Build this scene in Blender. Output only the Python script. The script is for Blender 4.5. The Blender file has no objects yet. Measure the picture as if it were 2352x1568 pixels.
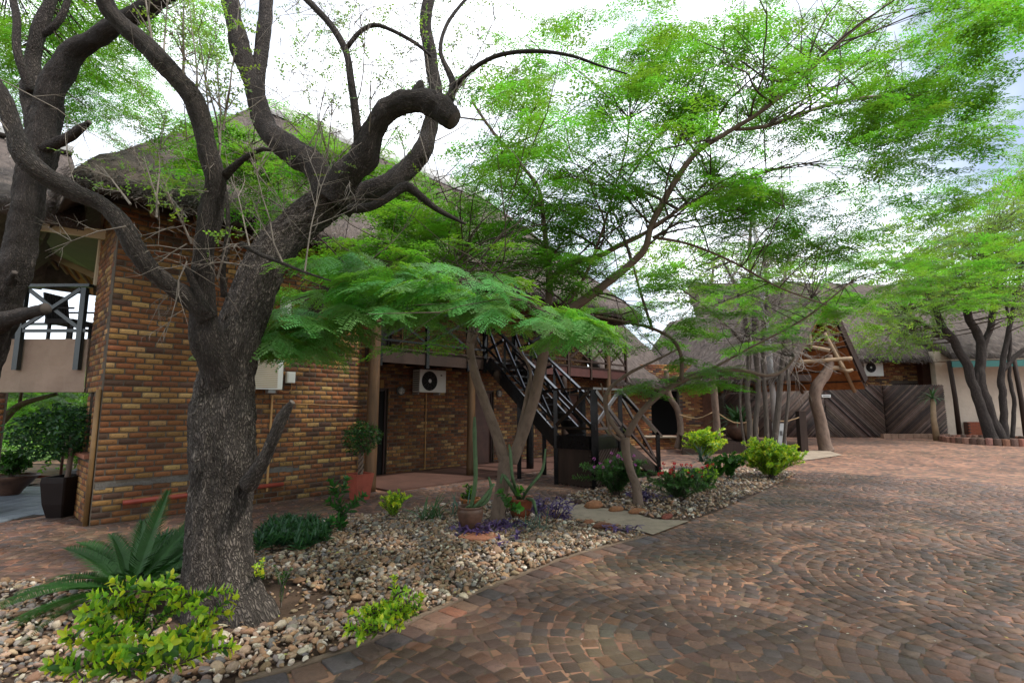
import bpy, bmesh, math, random
import numpy as np
from mathutils import Vector, Matrix, Euler, noise
R = random.Random(11)
rng = np.random.default_rng(5)
rad = math.radians
SC = bpy.context.scene
COL = SC.collection
# ------------------------------------------------------------------ camera, sky, sun, exposure
PITCH = rad(7.27); EYE = 1.65; FP = 1176.0          # FP: focal length in the 2352-wide sheet I measured on
cd = bpy.data.cameras.new('camera'); cam = bpy.data.objects.new('camera', cd); COL.objects.link(cam)
cam.location = (0, 0, EYE); cam.rotation_euler = (rad(90) + PITCH, 0, 0)
cd.lens = 18.0; cd.sensor_width = 36.0; cd.clip_start = 0.05; cd.clip_end = 2000
SC.camera = cam
SUN_EL, SUN_AZ = rad(58), rad(112)                   # azimuth clockwise from +Y: sun high on the right
w = bpy.data.worlds.new('World'); SC.world = w; w.use_nodes = True
nt = w.node_tree; nt.nodes.clear()
sky = nt.nodes.new('ShaderNodeTexSky'); sky.sky_type = 'NISHITA'; sky.sun_disc = False
sky.sun_elevation = SUN_EL; sky.sun_rotation = SUN_AZ; sky.dust_density = 2.0
tc = nt.nodes.new('ShaderNodeTexCoord')
cn = nt.nodes.new('ShaderNodeTexNoise'); cn.inputs['Scale'].default_value = 2.2; cn.inputs['Detail'].default_value = 5
cr = nt.nodes.new('ShaderNodeValToRGB'); cr.color_ramp.elements[0].position = .36; cr.color_ramp.elements[1].position = .62
cr.color_ramp.elements[0].color = (.08, .08, .08, 1); cr.color_ramp.elements[1].color = (1, 1, 1, 1)
mx = nt.nodes.new('ShaderNodeMix'); mx.data_type = 'RGBA'; mx.inputs[7].default_value = (13.6, 14.2, 15.2, 1)
bg = nt.nodes.new('ShaderNodeBackground'); bg.inputs[1].default_value = 0.15
wo = nt.nodes.new('ShaderNodeOutputWorld')
nt.links.new(tc.outputs['Generated'], cn.inputs['Vector']); nt.links.new(cn.outputs['Fac'], cr.inputs['Fac'])
nt.links.new(cr.outputs['Color'], mx.inputs[0]); nt.links.new(sky.outputs['Color'], mx.inputs[6])
nt.links.new(mx.outputs[2], bg.inputs[0]); nt.links.new(bg.outputs[0], wo.inputs[0])
sl = bpy.data.lights.new('sun', 'SUN'); sl.energy = 3.2; sl.angle = rad(4); sl.color = (1, .95, .86)
so = bpy.data.objects.new('sun', sl); COL.objects.link(so); so.location = (20, -10, 40)
sd = Vector((math.sin(SUN_AZ) * math.cos(SUN_EL), math.cos(SUN_AZ) * math.cos(SUN_EL), math.sin(SUN_EL)))
so.rotation_euler = sd.to_track_quat('Z', 'Y').to_euler()
SC.view_settings.view_transform = 'Standard'; SC.view_settings.look = 'None'
SC.view_settings.exposure = 0.24; SC.view_settings.gamma = 1.0; SC.view_settings.use_curve_mapping = False
SC.render.engine = 'CYCLES'; SC.cycles.use_denoising = True; SC.cycles.denoising_prefilter = 'ACCURATE'; SC.cycles.denoising_input_passes = 'RGB_ALBEDO_NORMAL'
SC.cycles.max_bounces = 10; SC.cycles.transmission_bounces = 8; SC.cycles.diffuse_bounces = 5; SC.cycles.sample_clamp_indirect = 4
# ------------------------------------------------------------------ measuring: a pixel of the photograph to a place in the world
def ray(px, py):
    x = (px - 1176) / FP; y = -(py - 784) / FP
    return Vector((x, math.cos(PITCH) - y * math.sin(PITCH), math.sin(PITCH) + y * math.cos(PITCH)))
CAM = Vector((0, 0, EYE))
def rise(x, y):
    """the courtyard climbs gently towards the far side"""
    return .03 * min(26.0, max(0.0, y - 14)) * min(1.0, max(0.0, (x - 2) / 8))
def G(px, py, z=0.0):
    r = ray(px, py); t = (z - EYE) / r.z; return CAM + r * t
def GR(px, py):
    r = ray(px, py); t = 1.0
    for _ in range(4000):
        p = CAM + r * t
        if p.z <= rise(p.x, p.y): break
        t += .02
    p.z = rise(p.x, p.y); return p
def A(px, py, Y):
    r = ray(px, py); return CAM + r * (Y / r.y)
TH = rad(47); DX = Vector((math.cos(TH), math.sin(TH), 0)); DY = Vector((-math.sin(TH), math.cos(TH), 0))
P0 = Vector((-5.89, 7.4, 0))
def L(s, y, z=0.0): return P0 + DX * s + DY * y + Vector((0, 0, z))
# ------------------------------------------------------------------ materials
MATS = {}
def mat(name, col, rough=.7, bump=0.0, bscale=30, vary=0.0, vscale=6, src=None, spec=.4, trans=0.0, tcol=None, col2=None, c2=(.45, .6), metal=0.0, wave=None, det=5, stretch=None, uv=False, rvar=0.0, crack=None):
    """src: None fixed colour, 'attr' face colours stored on the mesh, 'obj' the object's own colour, 'rand' varied by instance"""
    m = bpy.data.materials.new(name); m.use_nodes = True; n = m.node_tree.nodes; l = m.node_tree.links
    b = n['Principled BSDF']; b.inputs['Roughness'].default_value = rough; b.inputs['Specular IOR Level'].default_value = spec
    b.inputs['Metallic'].default_value = metal
    t = n.new('ShaderNodeTexCoord'); vec = t.outputs['UV'] if uv else t.outputs['Object']
    if stretch:
        mp = n.new('ShaderNodeMapping'); mp.inputs['Scale'].default_value = stretch; l.new(vec, mp.inputs['Vector']); vec = mp.outputs['Vector']
    rgb = n.new('ShaderNodeRGB'); rgb.outputs[0].default_value = (*col, 1); c = rgb.outputs[0]
    if src == 'attr':
        a = n.new('ShaderNodeAttribute'); a.attribute_name = 'tint'; c = a.outputs['Color']
    elif src == 'obj':
        a = n.new('ShaderNodeObjectInfo'); c = a.outputs['Color']
    def noise_tex(scale, detail=det, dist=0):
        q = n.new('ShaderNodeTexNoise'); q.inputs['Scale'].default_value = scale; q.inputs['Detail'].default_value = detail
        q.inputs['Roughness'].default_value = .62; q.inputs['Distortion'].default_value = dist; l.new(vec, q.inputs['Vector']); return q.outputs['Fac']
    def warp(v):
        q = n.new('ShaderNodeTexNoise'); q.inputs['Scale'].default_value = 26; q.inputs['Detail'].default_value = 3; l.new(v, q.inputs['Vector'])
        a = n.new('ShaderNodeMix'); a.data_type = 'RGBA'; a.blend_type = 'LINEAR_LIGHT'; a.inputs[0].default_value = .035; l.new(v, a.inputs[6]); l.new(q.outputs['Color'], a.inputs[7]); return a.outputs[2]
    if col2:
        rp = n.new('ShaderNodeValToRGB'); rp.color_ramp.elements[0].position = c2[0]; rp.color_ramp.elements[1].position = c2[1]
        l.new(noise_tex(vscale * 1.7), rp.inputs['Fac'])
        x = n.new('ShaderNodeMix'); x.data_type = 'RGBA'; x.inputs[7].default_value = (*col2, 1); l.new(rp.outputs['Color'], x.inputs[0]); l.new(c, x.inputs[6]); c = x.outputs[2]
    if vary or src == 'rand':
        hs = n.new('ShaderNodeHueSaturation'); l.new(c, hs.inputs['Color'])
        mr = n.new('ShaderNodeMapRange'); mr.inputs['From Min'].default_value = .25; mr.inputs['From Max'].default_value = .75
        mr.inputs['To Min'].default_value = 1 - vary; mr.inputs['To Max'].default_value = 1 + vary; l.new(noise_tex(vscale), mr.inputs['Value'])
        val = mr.outputs['Result']
        if src == 'rand':
            oi = n.new('ShaderNodeObjectInfo'); m2 = n.new('ShaderNodeMapRange'); m2.inputs['To Min'].default_value = 1 - rvar; m2.inputs['To Max'].default_value = 1 + rvar
            l.new(oi.outputs['Random'], m2.inputs['Value']); mm = n.new('ShaderNodeMath'); mm.operation = 'MULTIPLY'
            l.new(val, mm.inputs[0]); l.new(m2.outputs['Result'], mm.inputs[1]); val = mm.outputs[0]
            m3 = n.new('ShaderNodeMapRange'); m3.inputs['To Min'].default_value = .475; m3.inputs['To Max'].default_value = .525
            l.new(oi.outputs['Random'], m3.inputs['Value']); l.new(m3.outputs['Result'], hs.inputs['Hue'])
        l.new(val, hs.inputs['Value']); c = hs.outputs['Color']
    if crack:                                          # dark fissures between the plates of bark
        vo2 = n.new('ShaderNodeTexVoronoi'); vo2.feature = 'DISTANCE_TO_EDGE'; vo2.inputs['Scale'].default_value = wave; l.new(warp(vec), vo2.inputs['Vector'])
        r2 = n.new('ShaderNodeValToRGB'); r2.color_ramp.elements[0].position = .0; r2.color_ramp.elements[1].position = .34; l.new(vo2.outputs['Distance'], r2.inputs['Fac'])
        xc = n.new('ShaderNodeMix'); xc.data_type = 'RGBA'; xc.inputs[6].default_value = (*crack, 1); l.new(r2.outputs['Color'], xc.inputs[0]); l.new(c, xc.inputs[7]); c = xc.outputs[2]
    l.new(c, b.inputs['Base Color'])
    if bump:
        bp = n.new('ShaderNodeBump'); bp.inputs['Strength'].default_value = bump; bp.inputs['Distance'].default_value = .02
        h = noise_tex(bscale, 6, .3)
        if wave:
            vo = n.new('ShaderNodeTexVoronoi'); vo.feature = 'DISTANCE_TO_EDGE'; vo.inputs['Scale'].default_value = wave; l.new(warp(vec) if crack else vec, vo.inputs['Vector'])
            rr = n.new('ShaderNodeValToRGB'); rr.color_ramp.elements[1].position = .28; l.new(vo.outputs['Distance'], rr.inputs['Fac'])
            ad = n.new('ShaderNodeMath'); ad.operation = 'MULTIPLY_ADD'; ad.inputs[1].default_value = .8; l.new(rr.outputs['Color'], ad.inputs[0]); l.new(h, ad.inputs[2]); h = ad.outputs[0]
        l.new(h, bp.inputs['Height']); l.new(bp.outputs['Normal'], b.inputs['Normal'])
    if trans:
        tr = n.new('ShaderNodeBsdfTranslucent'); ms = n.new('ShaderNodeMixShader'); ms.inputs[0].default_value = trans
        if tcol:
            tm = n.new('ShaderNodeMix'); tm.data_type = 'RGBA'; tm.blend_type = 'MULTIPLY'; tm.inputs[0].default_value = 1; tm.inputs[7].default_value = (*tcol, 1)
            l.new(c, tm.inputs[6]); l.new(tm.outputs[2], tr.inputs['Color'])
        else: l.new(c, tr.inputs['Color'])
        l.new(b.outputs[0], ms.inputs[1]); l.new(tr.outputs[0], ms.inputs[2]); l.new(ms.outputs[0], n['Material Output'].inputs['Surface'])
    MATS[name] = m; return m
M_brick = mat('brick_faces', (.3, .12, .04), .8, .5, 60, .35, 14, src='attr', col2=(.025, .018, .016), c2=(.55, .67), spec=.25)
M_brick1 = mat('brick_faces_single', (.3, .12, .04), .8, .5, 12, .35, 3, src='obj', col2=(.025, .018, .016), c2=(.55, .67), spec=.25)
M_mortar = mat('mortar', (.1, .08, .063), .9, .5, 80, .3, 5, spec=.2)
M_patch = mat('grey_mortar_patch', (.11, .1, .09), .9, .8, 40, .3, 9)
M_paver = mat('paver', (.2, .1, .07), .58, .5, 45, .4, 9, src='attr', col2=(.045, .032, .028), c2=(.52, .75), spec=.36)
M_paver1 = mat('paver_single', (.2, .1, .07), .58, .5, 7, .4, 1.2, src='obj', col2=(.045, .032, .028), c2=(.52, .75), spec=.36)
M_stone = mat('pebble', (.3, .2, .13), .75, .5, 40, .3, 12, src='attr', spec=.35)
M_stone1 = mat('pebble_single', (.3, .2, .13), .75, .5, 3, .3, .9, src='obj', spec=.35)
M_soil = mat('soil', (.075, .045, .03), .95, .8, 20, .4, 4)
M_earth = mat('earth', (.14, .085, .05), .95, .6, 9, .35, .6)
M_conc = mat('concrete_path', (.3, .24, .18), .9, .35, 70, .2, 3, col2=(.15, .12, .09), c2=(.5, .8))
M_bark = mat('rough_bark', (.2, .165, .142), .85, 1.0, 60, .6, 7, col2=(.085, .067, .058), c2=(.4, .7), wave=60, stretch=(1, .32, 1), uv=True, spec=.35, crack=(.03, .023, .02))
M_limb = mat('backlit_limb_bark', (.1, .079, .068), .85, 1.0, 60, .6, 7, col2=(.04, .031, .027), c2=(.4, .7), wave=60, stretch=(1, .32, 1), uv=True, spec=.35, crack=(.03, .023, .02))  # darker copy of the trunk bark, backlit shade of the limbs put into the colour
M_bark2 = mat('smooth_bark', (.16, .112, .085), .8, .5, 40, .35, 6, col2=(.09, .06, .045), c2=(.5, .75), stretch=(1, .5, 1), uv=True, spec=.25)
M_bark3 = mat('grey_bark', (.085, .068, .056), .88, .8, 40, .45, 9, wave=26, stretch=(1, .4, 1), uv=True)
M_twig = mat('dry_twig', (.2, .17, .145), .85, .3, 60, .4, 8)
M_twigd = mat('dark_twig', (.07, .05, .038), .85, .3, 60, .4, 8)
M_thatch = mat('thatch', (.095, .074, .063), .95, 1.0, 45, .5, 7, stretch=(1, 1, .25), col2=(.07, .055, .05), c2=(.45, .7))
M_straw = mat('thatch_straw', (.2, .165, .15), .95, 0, 1, .3, 9, src='attr')
M_soffit = mat('thatch_underside', (.26, .1, .03), .9, .8, 50, .4, 9, stretch=(.3, 1, 1))
M_black = mat('black_paint_timber', (.007, .0068, .0075), .14, .1, 30, .3, 8, spec=.22)
M_dark = mat('dark_timber', (.032, .019, .014), .6, .35, 22, .4, 5, stretch=(1, 1, .2), spec=.2)
M_post = mat('varnished_pole', (.09, .047, .02), .55, .4, 18, .45, 5, stretch=(3, 3, .4))
M_pole = mat('weathered_pole', (.105, .07, .055), .7, .4, 18, .45, 4, src='attr', spec=.35)
M_pole1 = mat('weathered_pole_single', (.105, .07, .055), .7, .4, 18, .4, 4, src='obj', spec=.35)
M_pale = mat('pale_pole', (.22, .15, .085), .7, .3, 18, .3, 4)
M_cream = mat('cream_paint', (.5, .4, .27), .7, .1, 30, .1, 3)
M_plast = mat('beige_plaster', (.33, .235, .175), .9, .9, 7, .15, 2, det=3)
M_plast2 = mat('pale_plaster', (.5, .42, .33), .9, .9, 6, .12, 2, det=3)
M_white = mat('white_enamel', (.72, .72, .68), .4, .05, 30, .05, 3)
M_grey = mat('grey_plastic', (.06, .06, .06), .5)
M_galv = mat('galvanised', (.3, .31, .31), .5, .1, 30, .2, 4, metal=.3)
M_red = mat('red_oxide_pipe', (.28, .05, .03), .5, .2, 30, .25, 5)
M_terra = mat('terracotta', (.3, .065, .04), .7, .2, 30, .25, 6)
M_clay = mat('brown_glaze_clay', (.1, .05, .032), .5, .3, 20, .5, 6)
M_clay2 = mat('rust_clay', (.2, .055, .025), .5, .3, 20, .4, 6)
M_orange = mat('orange_clay', (.4, .15, .05), .7, .2, 20, .3, 6)
M_potblk = mat('dark_planter', (.014, .009, .008), .6, .1, 20, .2, 4, spec=.15)
M_slate = mat('slate', (.07, .07, .075), .7, .5, 15, .3, 5)
M_slab_red = mat('red_sandstone', (.3, .12, .07), .85, .6, 12, .3, 4)
M_rock = mat('orange_rock', (.34, .15, .07), .85, .8, 9, .4, 4, src='obj')
M_tile = mat('blue_grey_tile', (.22, .25, .28), .5, .15, 20, .15, 3, src='obj')
M_teal = mat('teal_sheet', (.03, .16, .14), .5, .1, 20, .1, 3)
M_door = mat('dark_door', (.03, .013, .01), .5, .2, 25, .3, 4)
M_brown = mat('brown_door', (.075, .03, .02), .5, .2, 25, .3, 4)
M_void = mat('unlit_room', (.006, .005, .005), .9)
M_glass = mat('window_glass', (.02, .025, .03), .08, spec=.6)
M_lampg = mat('frosted_glass', (.45, .43, .4), .25)
M_ochre = mat('ochre_pipe', (.4, .22, .08), .55, .1, 20, .15, 3)
M_lawn = mat('lawn', (.13, .24, .04), .9, .6, 40, .3, 2)
M_plastcap = mat('cement_ridge', (.36, .36, .35), .85, .4, 14, .2, 3)
M_wicker = mat('dark_wicker', (.02, .018, .018), .55, .6, 90, .3, 20)
M_rope = mat('rope', (.3, .2, .11), .9)
M_rail = mat('glossy_black_rail', (.007, .0068, .0075), .1, .08, 30, .3, 8, spec=.9)
M_paint_g = mat('dark_green_rail', (.012, .022, .022), .3, .1, 20, .2, 4, spec=.7)
LK = dict(rough=.48, spec=.35)
M_acacia = mat('acacia_leaf', (.08, .175, .033), trans=.6, tcol=(2.0, 2.15, .65), src='rand', rvar=.3, vary=.1, **LK)
M_acacia_n = mat('acacia_leaf_near', (.12, .29, .085), trans=.42, tcol=(1.9, 1.8, .4), src='rand', rvar=.25, vary=.1, **LK)
M_dleaf = mat('dark_canopy_leaf', (.075, .17, .033), trans=.6, tcol=(2.2, 2.3, .65), src='rand', rvar=.3, vary=.1, **LK)
M_lleaf = mat('pale_small_leaf', (.12, .2, .06), trans=.55, tcol=(1.9, 1.9, .6), src='rand', rvar=.3, vary=.1, **LK)
M_leafa = mat('plant_leaf', (.1, .2, .04), .4, src='attr', vary=.15, vscale=20, trans=.42, tcol=(1.3, 1.4, .5), spec=.4)
M_cycad = mat('cycad_leaf', (.022, .075, .013), .5, vary=.3, vscale=8, trans=.2, tcol=(1.4, 1.8, .4), spec=.3)
M_cactus = mat('cactus_skin', (.07, .12, .05), .6, .3, 40, .3, 9)
M_petal = mat('fallen_petal', (.6, .58, .5), .7, src=None)
M_flower = mat('flower', (.5, .1, .3), .6, src='attr', trans=.3)
# ground sheet that takes over from the built pavers far away
def paving_far():
    m = mat('paving_sheet', (.16, .095, .07), .65, .25, 30, .35, .8, spec=.35); n = m.node_tree.nodes; l = m.node_tree.links; b = n['Principled BSDF']
    t = n.new('ShaderNodeTexCoord'); vo = n.new('ShaderNodeTexVoronoi'); vo.inputs['Scale'].default_value = 8.2; vo.inputs['Randomness'].default_value = .55
    l.new(t.outputs['Object'], vo.inputs['Vector'])
    ve = n.new('ShaderNodeTexVoronoi'); ve.feature = 'DISTANCE_TO_EDGE'; ve.inputs['Scale'].default_value = 8.2; ve.inputs['Randomness'].default_value = .55; l.new(t.outputs['Object'], ve.inputs['Vector'])
    sp = n.new('ShaderNodeSeparateColor'); l.new(vo.outputs['Color'], sp.inputs[0])
    rp = n.new('ShaderNodeValToRGB'); e = rp.color_ramp.elements
    e[0].color = (.07, .05, .045, 1); e[1].color = (.31, .17, .11, 1); e.new(.45).color = (.2, .105, .075, 1); e.new(.75).color = (.25, .12, .075, 1)
    l.new(sp.outputs[0], rp.inputs['Fac'])
    er = n.new('ShaderNodeValToRGB'); er.color_ramp.elements[0].position = .02; er.color_ramp.elements[1].position = .07; l.new(ve.outputs['Distance'], er.inputs['Fac'])
    x = n.new('ShaderNodeMix'); x.data_type = 'RGBA'; x.inputs[6].default_value = (.12, .088, .055, 1); l.new(er.outputs['Color'], x.inputs[0]); l.new(rp.outputs['Color'], x.inputs[7])
    ns = n.new('ShaderNodeTexNoise'); ns.inputs['Scale'].default_value = .9; ns.inputs['Detail'].default_value = 6; l.new(t.outputs['Object'], ns.inputs['Vector'])
    hs = n.new('ShaderNodeHueSaturation'); mr = n.new('ShaderNodeMapRange'); mr.inputs[1].default_value = .3; mr.inputs[2].default_value = .7; mr.inputs[3].default_value = .7; mr.inputs[4].default_value = 1.3
    l.new(ns.outputs['Fac'], mr.inputs[0]); l.new(mr.outputs[0], hs.inputs['Value']); l.new(x.outputs[2], hs.inputs['Color']); l.new(hs.outputs['Color'], b.inputs['Base Color'])
    return m
M_pave = paving_far()
# ------------------------------------------------------------------ building blocks
def wm(o):
    m = o.matrix_basis.copy()
    while o.parent: o = o.parent; m = o.matrix_basis @ m
    return m
def tag(o, label=None, cat=None, group=None, kind=None):
    if label: o['label'] = label
    if cat: o['category'] = cat
    if group: o['group'] = group
    if kind: o['kind'] = kind
    return o
def thing(name, label, cat, loc, rz=0.0, group=None):
    o = bpy.data.objects.new(name, None); COL.objects.link(o); o.location = loc; o.rotation_euler = (0, 0, rz); o.empty_display_size = .2
    return tag(o, label, cat, group)
def link(name, me, parent=None, m=None):
    o = bpy.data.objects.new(name, me); COL.objects.link(o)
    if parent: o.parent = parent
    if m is not None: o.matrix_basis = m
    return o
def raw_mesh(name, V, F, mats, smooth=False, tint=None, uv=None):
    """V (n,3) array; F list of index arrays of equal width, or a list of lists"""
    me = bpy.data.meshes.new(name); V = np.asarray(V, dtype=np.float32)
    if isinstance(F, np.ndarray):
        nf, k = F.shape; me.vertices.add(len(V)); me.vertices.foreach_set('co', V.ravel())
        me.loops.add(nf * k); me.loops.foreach_set('vertex_index', F.astype(np.int32).ravel())
        me.polygons.add(nf); me.polygons.foreach_set('loop_start', np.arange(0, nf * k, k, dtype=np.int32))
        me.update(calc_edges=True); me.validate()
    else: me.from_pydata([tuple(v) for v in V], [], F)
    for m in (mats if isinstance(mats, (list, tuple)) else [mats]): me.materials.append(m)
    if smooth: me.polygons.foreach_set('use_smooth', np.ones(len(me.polygons), dtype=bool))
    if tint is not None:
        a = me.attributes.new('tint', 'FLOAT_COLOR', 'FACE'); t = np.ones((len(me.polygons), 4), dtype=np.float32); t[:, :3] = tint; a.data.foreach_set('color', t.ravel())
    if uv is not None:
        ul = me.uv_layers.new(name='UVMap'); ul.data.foreach_set('uv', np.asarray(uv, dtype=np.float32).ravel())
    return me
class MB:
    """collects boxes, bars and tubes in world (or parent) space; build() makes ONE mesh object of them"""
    def __init__(s): s.v = []; s.f = []; s.c = []; s.cur = None; s.uv = []
    def add(s, v, f, uv=None):
        o = len(s.v); s.v += [tuple(p) for p in v]; s.f += [[i + o for i in q] for q in f]; s.c += [s.cur] * len(f)
        s.uv += uv if uv else [[(0, 0)] * len(q) for q in f]
    def box(s, x0, x1, y0, y1, z0, z1):
        s.add([(x0, y0, z0), (x1, y0, z0), (x1, y1, z0), (x0, y1, z0), (x0, y0, z1), (x1, y0, z1), (x1, y1, z1), (x0, y1, z1)],
              [(3, 2, 1, 0), (4, 5, 6, 7), (0, 1, 5, 4), (1, 2, 6, 5), (2, 3, 7, 6), (3, 0, 4, 7)])
    def bar(s, p, q, w, h, up=(0, 0, 1)):
        p = Vector(p); q = Vector(q); d = (q - p).normalized(); u = Vector(up); a = d.cross(u)
        if a.length < 1e-4: a = d.cross(Vector((0, 1, 0)))
        a.normalize(); u = a.cross(d); a = a * (w / 2); u = u * (h / 2)
        s.add([p - a - u, p + a - u, p + a + u, p - a + u, q - a - u, q + a - u, q + a + u, q - a + u],
              [(0, 1, 2, 3), (7, 6, 5, 4), (0, 4, 5, 1), (1, 5, 6, 2), (2, 6, 7, 3), (3, 7, 4, 0)])
    def tube(s, pts, rs, n=8, bump=0.0, step=None, seed=0.0, freq=1.6, cap=True):
        P = [Vector(p) for p in pts]; rs = list(rs)
        if step:
            P, rs = smooth_path(P, rs, step)
            if bump > .1:                              # gnarled limbs wander
                P = [p + Vector((noise.noise(p * 2.6 + Vector((seed, 3, 0))), noise.noise(p * 2.6 + Vector((seed, 9, 4))), noise.noise(p * 2.6 + Vector((seed, 1, 8))))) * min(.05, r * .42) for p, r in zip(P, rs)]
        k = len(P); T = [(P[min(i + 1, k - 1)] - P[max(i - 1, 0)]).normalized() for i in range(k)]
        a = T[0].cross(Vector((0, 1, .3))).normalized(); V = []; U = []; dist = 0
        for i in range(k):
            a = (a - T[i] * a.dot(T[i])).normalized(); b = T[i].cross(a)
            if i: dist += (P[i] - P[i - 1]).length
            for j in range(n):
                an = 2 * math.pi * j / n; dr = a * math.cos(an) + b * math.sin(an); r = rs[i]
                if bump:
                    q = P[i] + dr * r
                    r *= 1 + bump * (noise.noise(Vector((q.x, q.y, q.z * .45)) * freq * 2 + Vector((seed, 0, 0))) * 1.1 + .55 * noise.noise(Vector((q.x, q.y, q.z * .3)) * freq * 7) + .3 * noise.noise(Vector((q.x, q.y, q.z * .4)) * freq * 19))
                V.append(P[i] + dr * r)
            U.append(dist)
        F = []; UV = []; cir = 2 * math.pi * max(rs)
        for i in range(k - 1):
            for j in range(n):
                j2 = (j + 1) % n; F.append((i * n + j, i * n + j2, (i + 1) * n + j2, (i + 1) * n + j))
                UV.append([(j / n * cir, U[i]), ((j + 1) / n * cir, U[i]), ((j + 1) / n * cir, U[i + 1]), (j / n * cir, U[i + 1])])
        if cap:
            F.append(tuple(range(n - 1, -1, -1))); F.append(tuple((k - 1) * n + j for j in range(n))); UV += [[(0, 0)] * n, [(0, 0)] * n]
        s.add(V, F, UV)
    def lathe(s, prof, n=20, c=(0, 0, 0), sq=0.0):
        V = []
        for r, z in prof:
            for j in range(n):
                an = 2 * math.pi * j / n; V.append((c[0] + r * math.cos(an), c[1] + r * math.sin(an), c[2] + z))
        F = [(i * n + j, i * n + (j + 1) % n, (i + 1) * n + (j + 1) % n, (i + 1) * n + j) for i in range(len(prof) - 1) for j in range(n)]
        F.append(tuple(range(n - 1, -1, -1))); F.append(tuple((len(prof) - 1) * n + j for j in range(n))); s.add(V, F)
    def build(s, name, m, parent=None, smooth=False, local=False, kind=None, label=None):
        V = np.array(s.v, dtype=np.float32)
        if parent is not None and not local:
            inv = np.array(wm(parent).inverted()); V = V @ inv[:3, :3].T + inv[:3, 3]
        me = raw_mesh(name, V, s.f, m, smooth)
        ul = me.uv_layers.new(name='UVMap'); ul.data.foreach_set('uv', np.array([x for q in s.uv for p in q for x in p], dtype=np.float32))
        if any(c is not None for c in s.c):
            a = me.attributes.new('tint', 'FLOAT_COLOR', 'FACE'); a.data.foreach_set('color', np.array([(*(c or (.2, .2, .2)), 1) for c in s.c], dtype=np.float32).ravel())
        o = link(name, me, parent)
        if kind: o['kind'] = kind
        if label: o['label'] = label
        return o
def smooth_path(P, rs, step):
    out = []; ro = []; n = len(P)
    for i in range(n - 1):
        p0 = P[max(i - 1, 0)]; p1 = P[i]; p2 = P[i + 1]; p3 = P[min(i + 2, n - 1)]; k = max(1, int((p2 - p1).length / step))
        for j in range(k):
            t = j / k; t2 = t * t; t3 = t2 * t
            out.append(.5 * ((2 * p1) + (p2 - p0) * t + (2 * p0 - 5 * p1 + 4 * p2 - p3) * t2 + (3 * p1 - p0 - 3 * p2 + p3) * t3)); u = t * t * (3 - 2 * t); ro.append(rs[i] * (1 - u) + rs[i + 1] * u)
    out.append(P[-1]); ro.append(rs[-1]); return out, ro
def eulers(E):
    """(n,3) XYZ Euler angles to (n,3,3) matrices"""
    E = np.asarray(E); cx, cy, cz = np.cos(E).T; sx, sy, sz = np.sin(E).T; m = np.empty((len(E), 3, 3))
    m[:, 0, 0] = cy * cz; m[:, 0, 1] = sx * sy * cz - cx * sz; m[:, 0, 2] = cx * sy * cz + sx * sz
    m[:, 1, 0] = cy * sz; m[:, 1, 1] = sx * sy * sz + cx * cz; m[:, 1, 2] = cx * sy * sz - sx * cz
    m[:, 2, 0] = -sy; m[:, 2, 1] = sx * cy; m[:, 2, 2] = cx * cy; return m
def mass(name, tv, tf, P, E, S, m, parent=None, tint=None, kind='stuff', smooth=False):
    """many copies of one small template joined into ONE mesh (for what goes past the limits)"""
    tv = np.asarray(tv, float); tf = np.asarray(tf); n = len(P); P = np.asarray(P, float); S = np.asarray(S, float)
    if S.ndim == 1: S = np.repeat(S[:, None], 3, 1)
    V = np.einsum('nij,nkj->nki', eulers(E), tv[None] * S[:, None, :]) + P[:, None, :]
    V = V.reshape(-1, 3)
    if parent is not None:
        inv = np.array(wm(parent).inverted()); V = V @ inv[:3, :3].T + inv[:3, 3]
    F = (tf[None] + (np.arange(n) * len(tv))[:, None, None]).reshape(-1, tf.shape[1])
    t = None if tint is None else np.repeat(np.asarray(tint, np.float32), len(tf), 0)
    o = link(name, raw_mesh(name, V, F, m, smooth, t), parent)
    if kind: o['kind'] = kind
    return o
GN = {}
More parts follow.
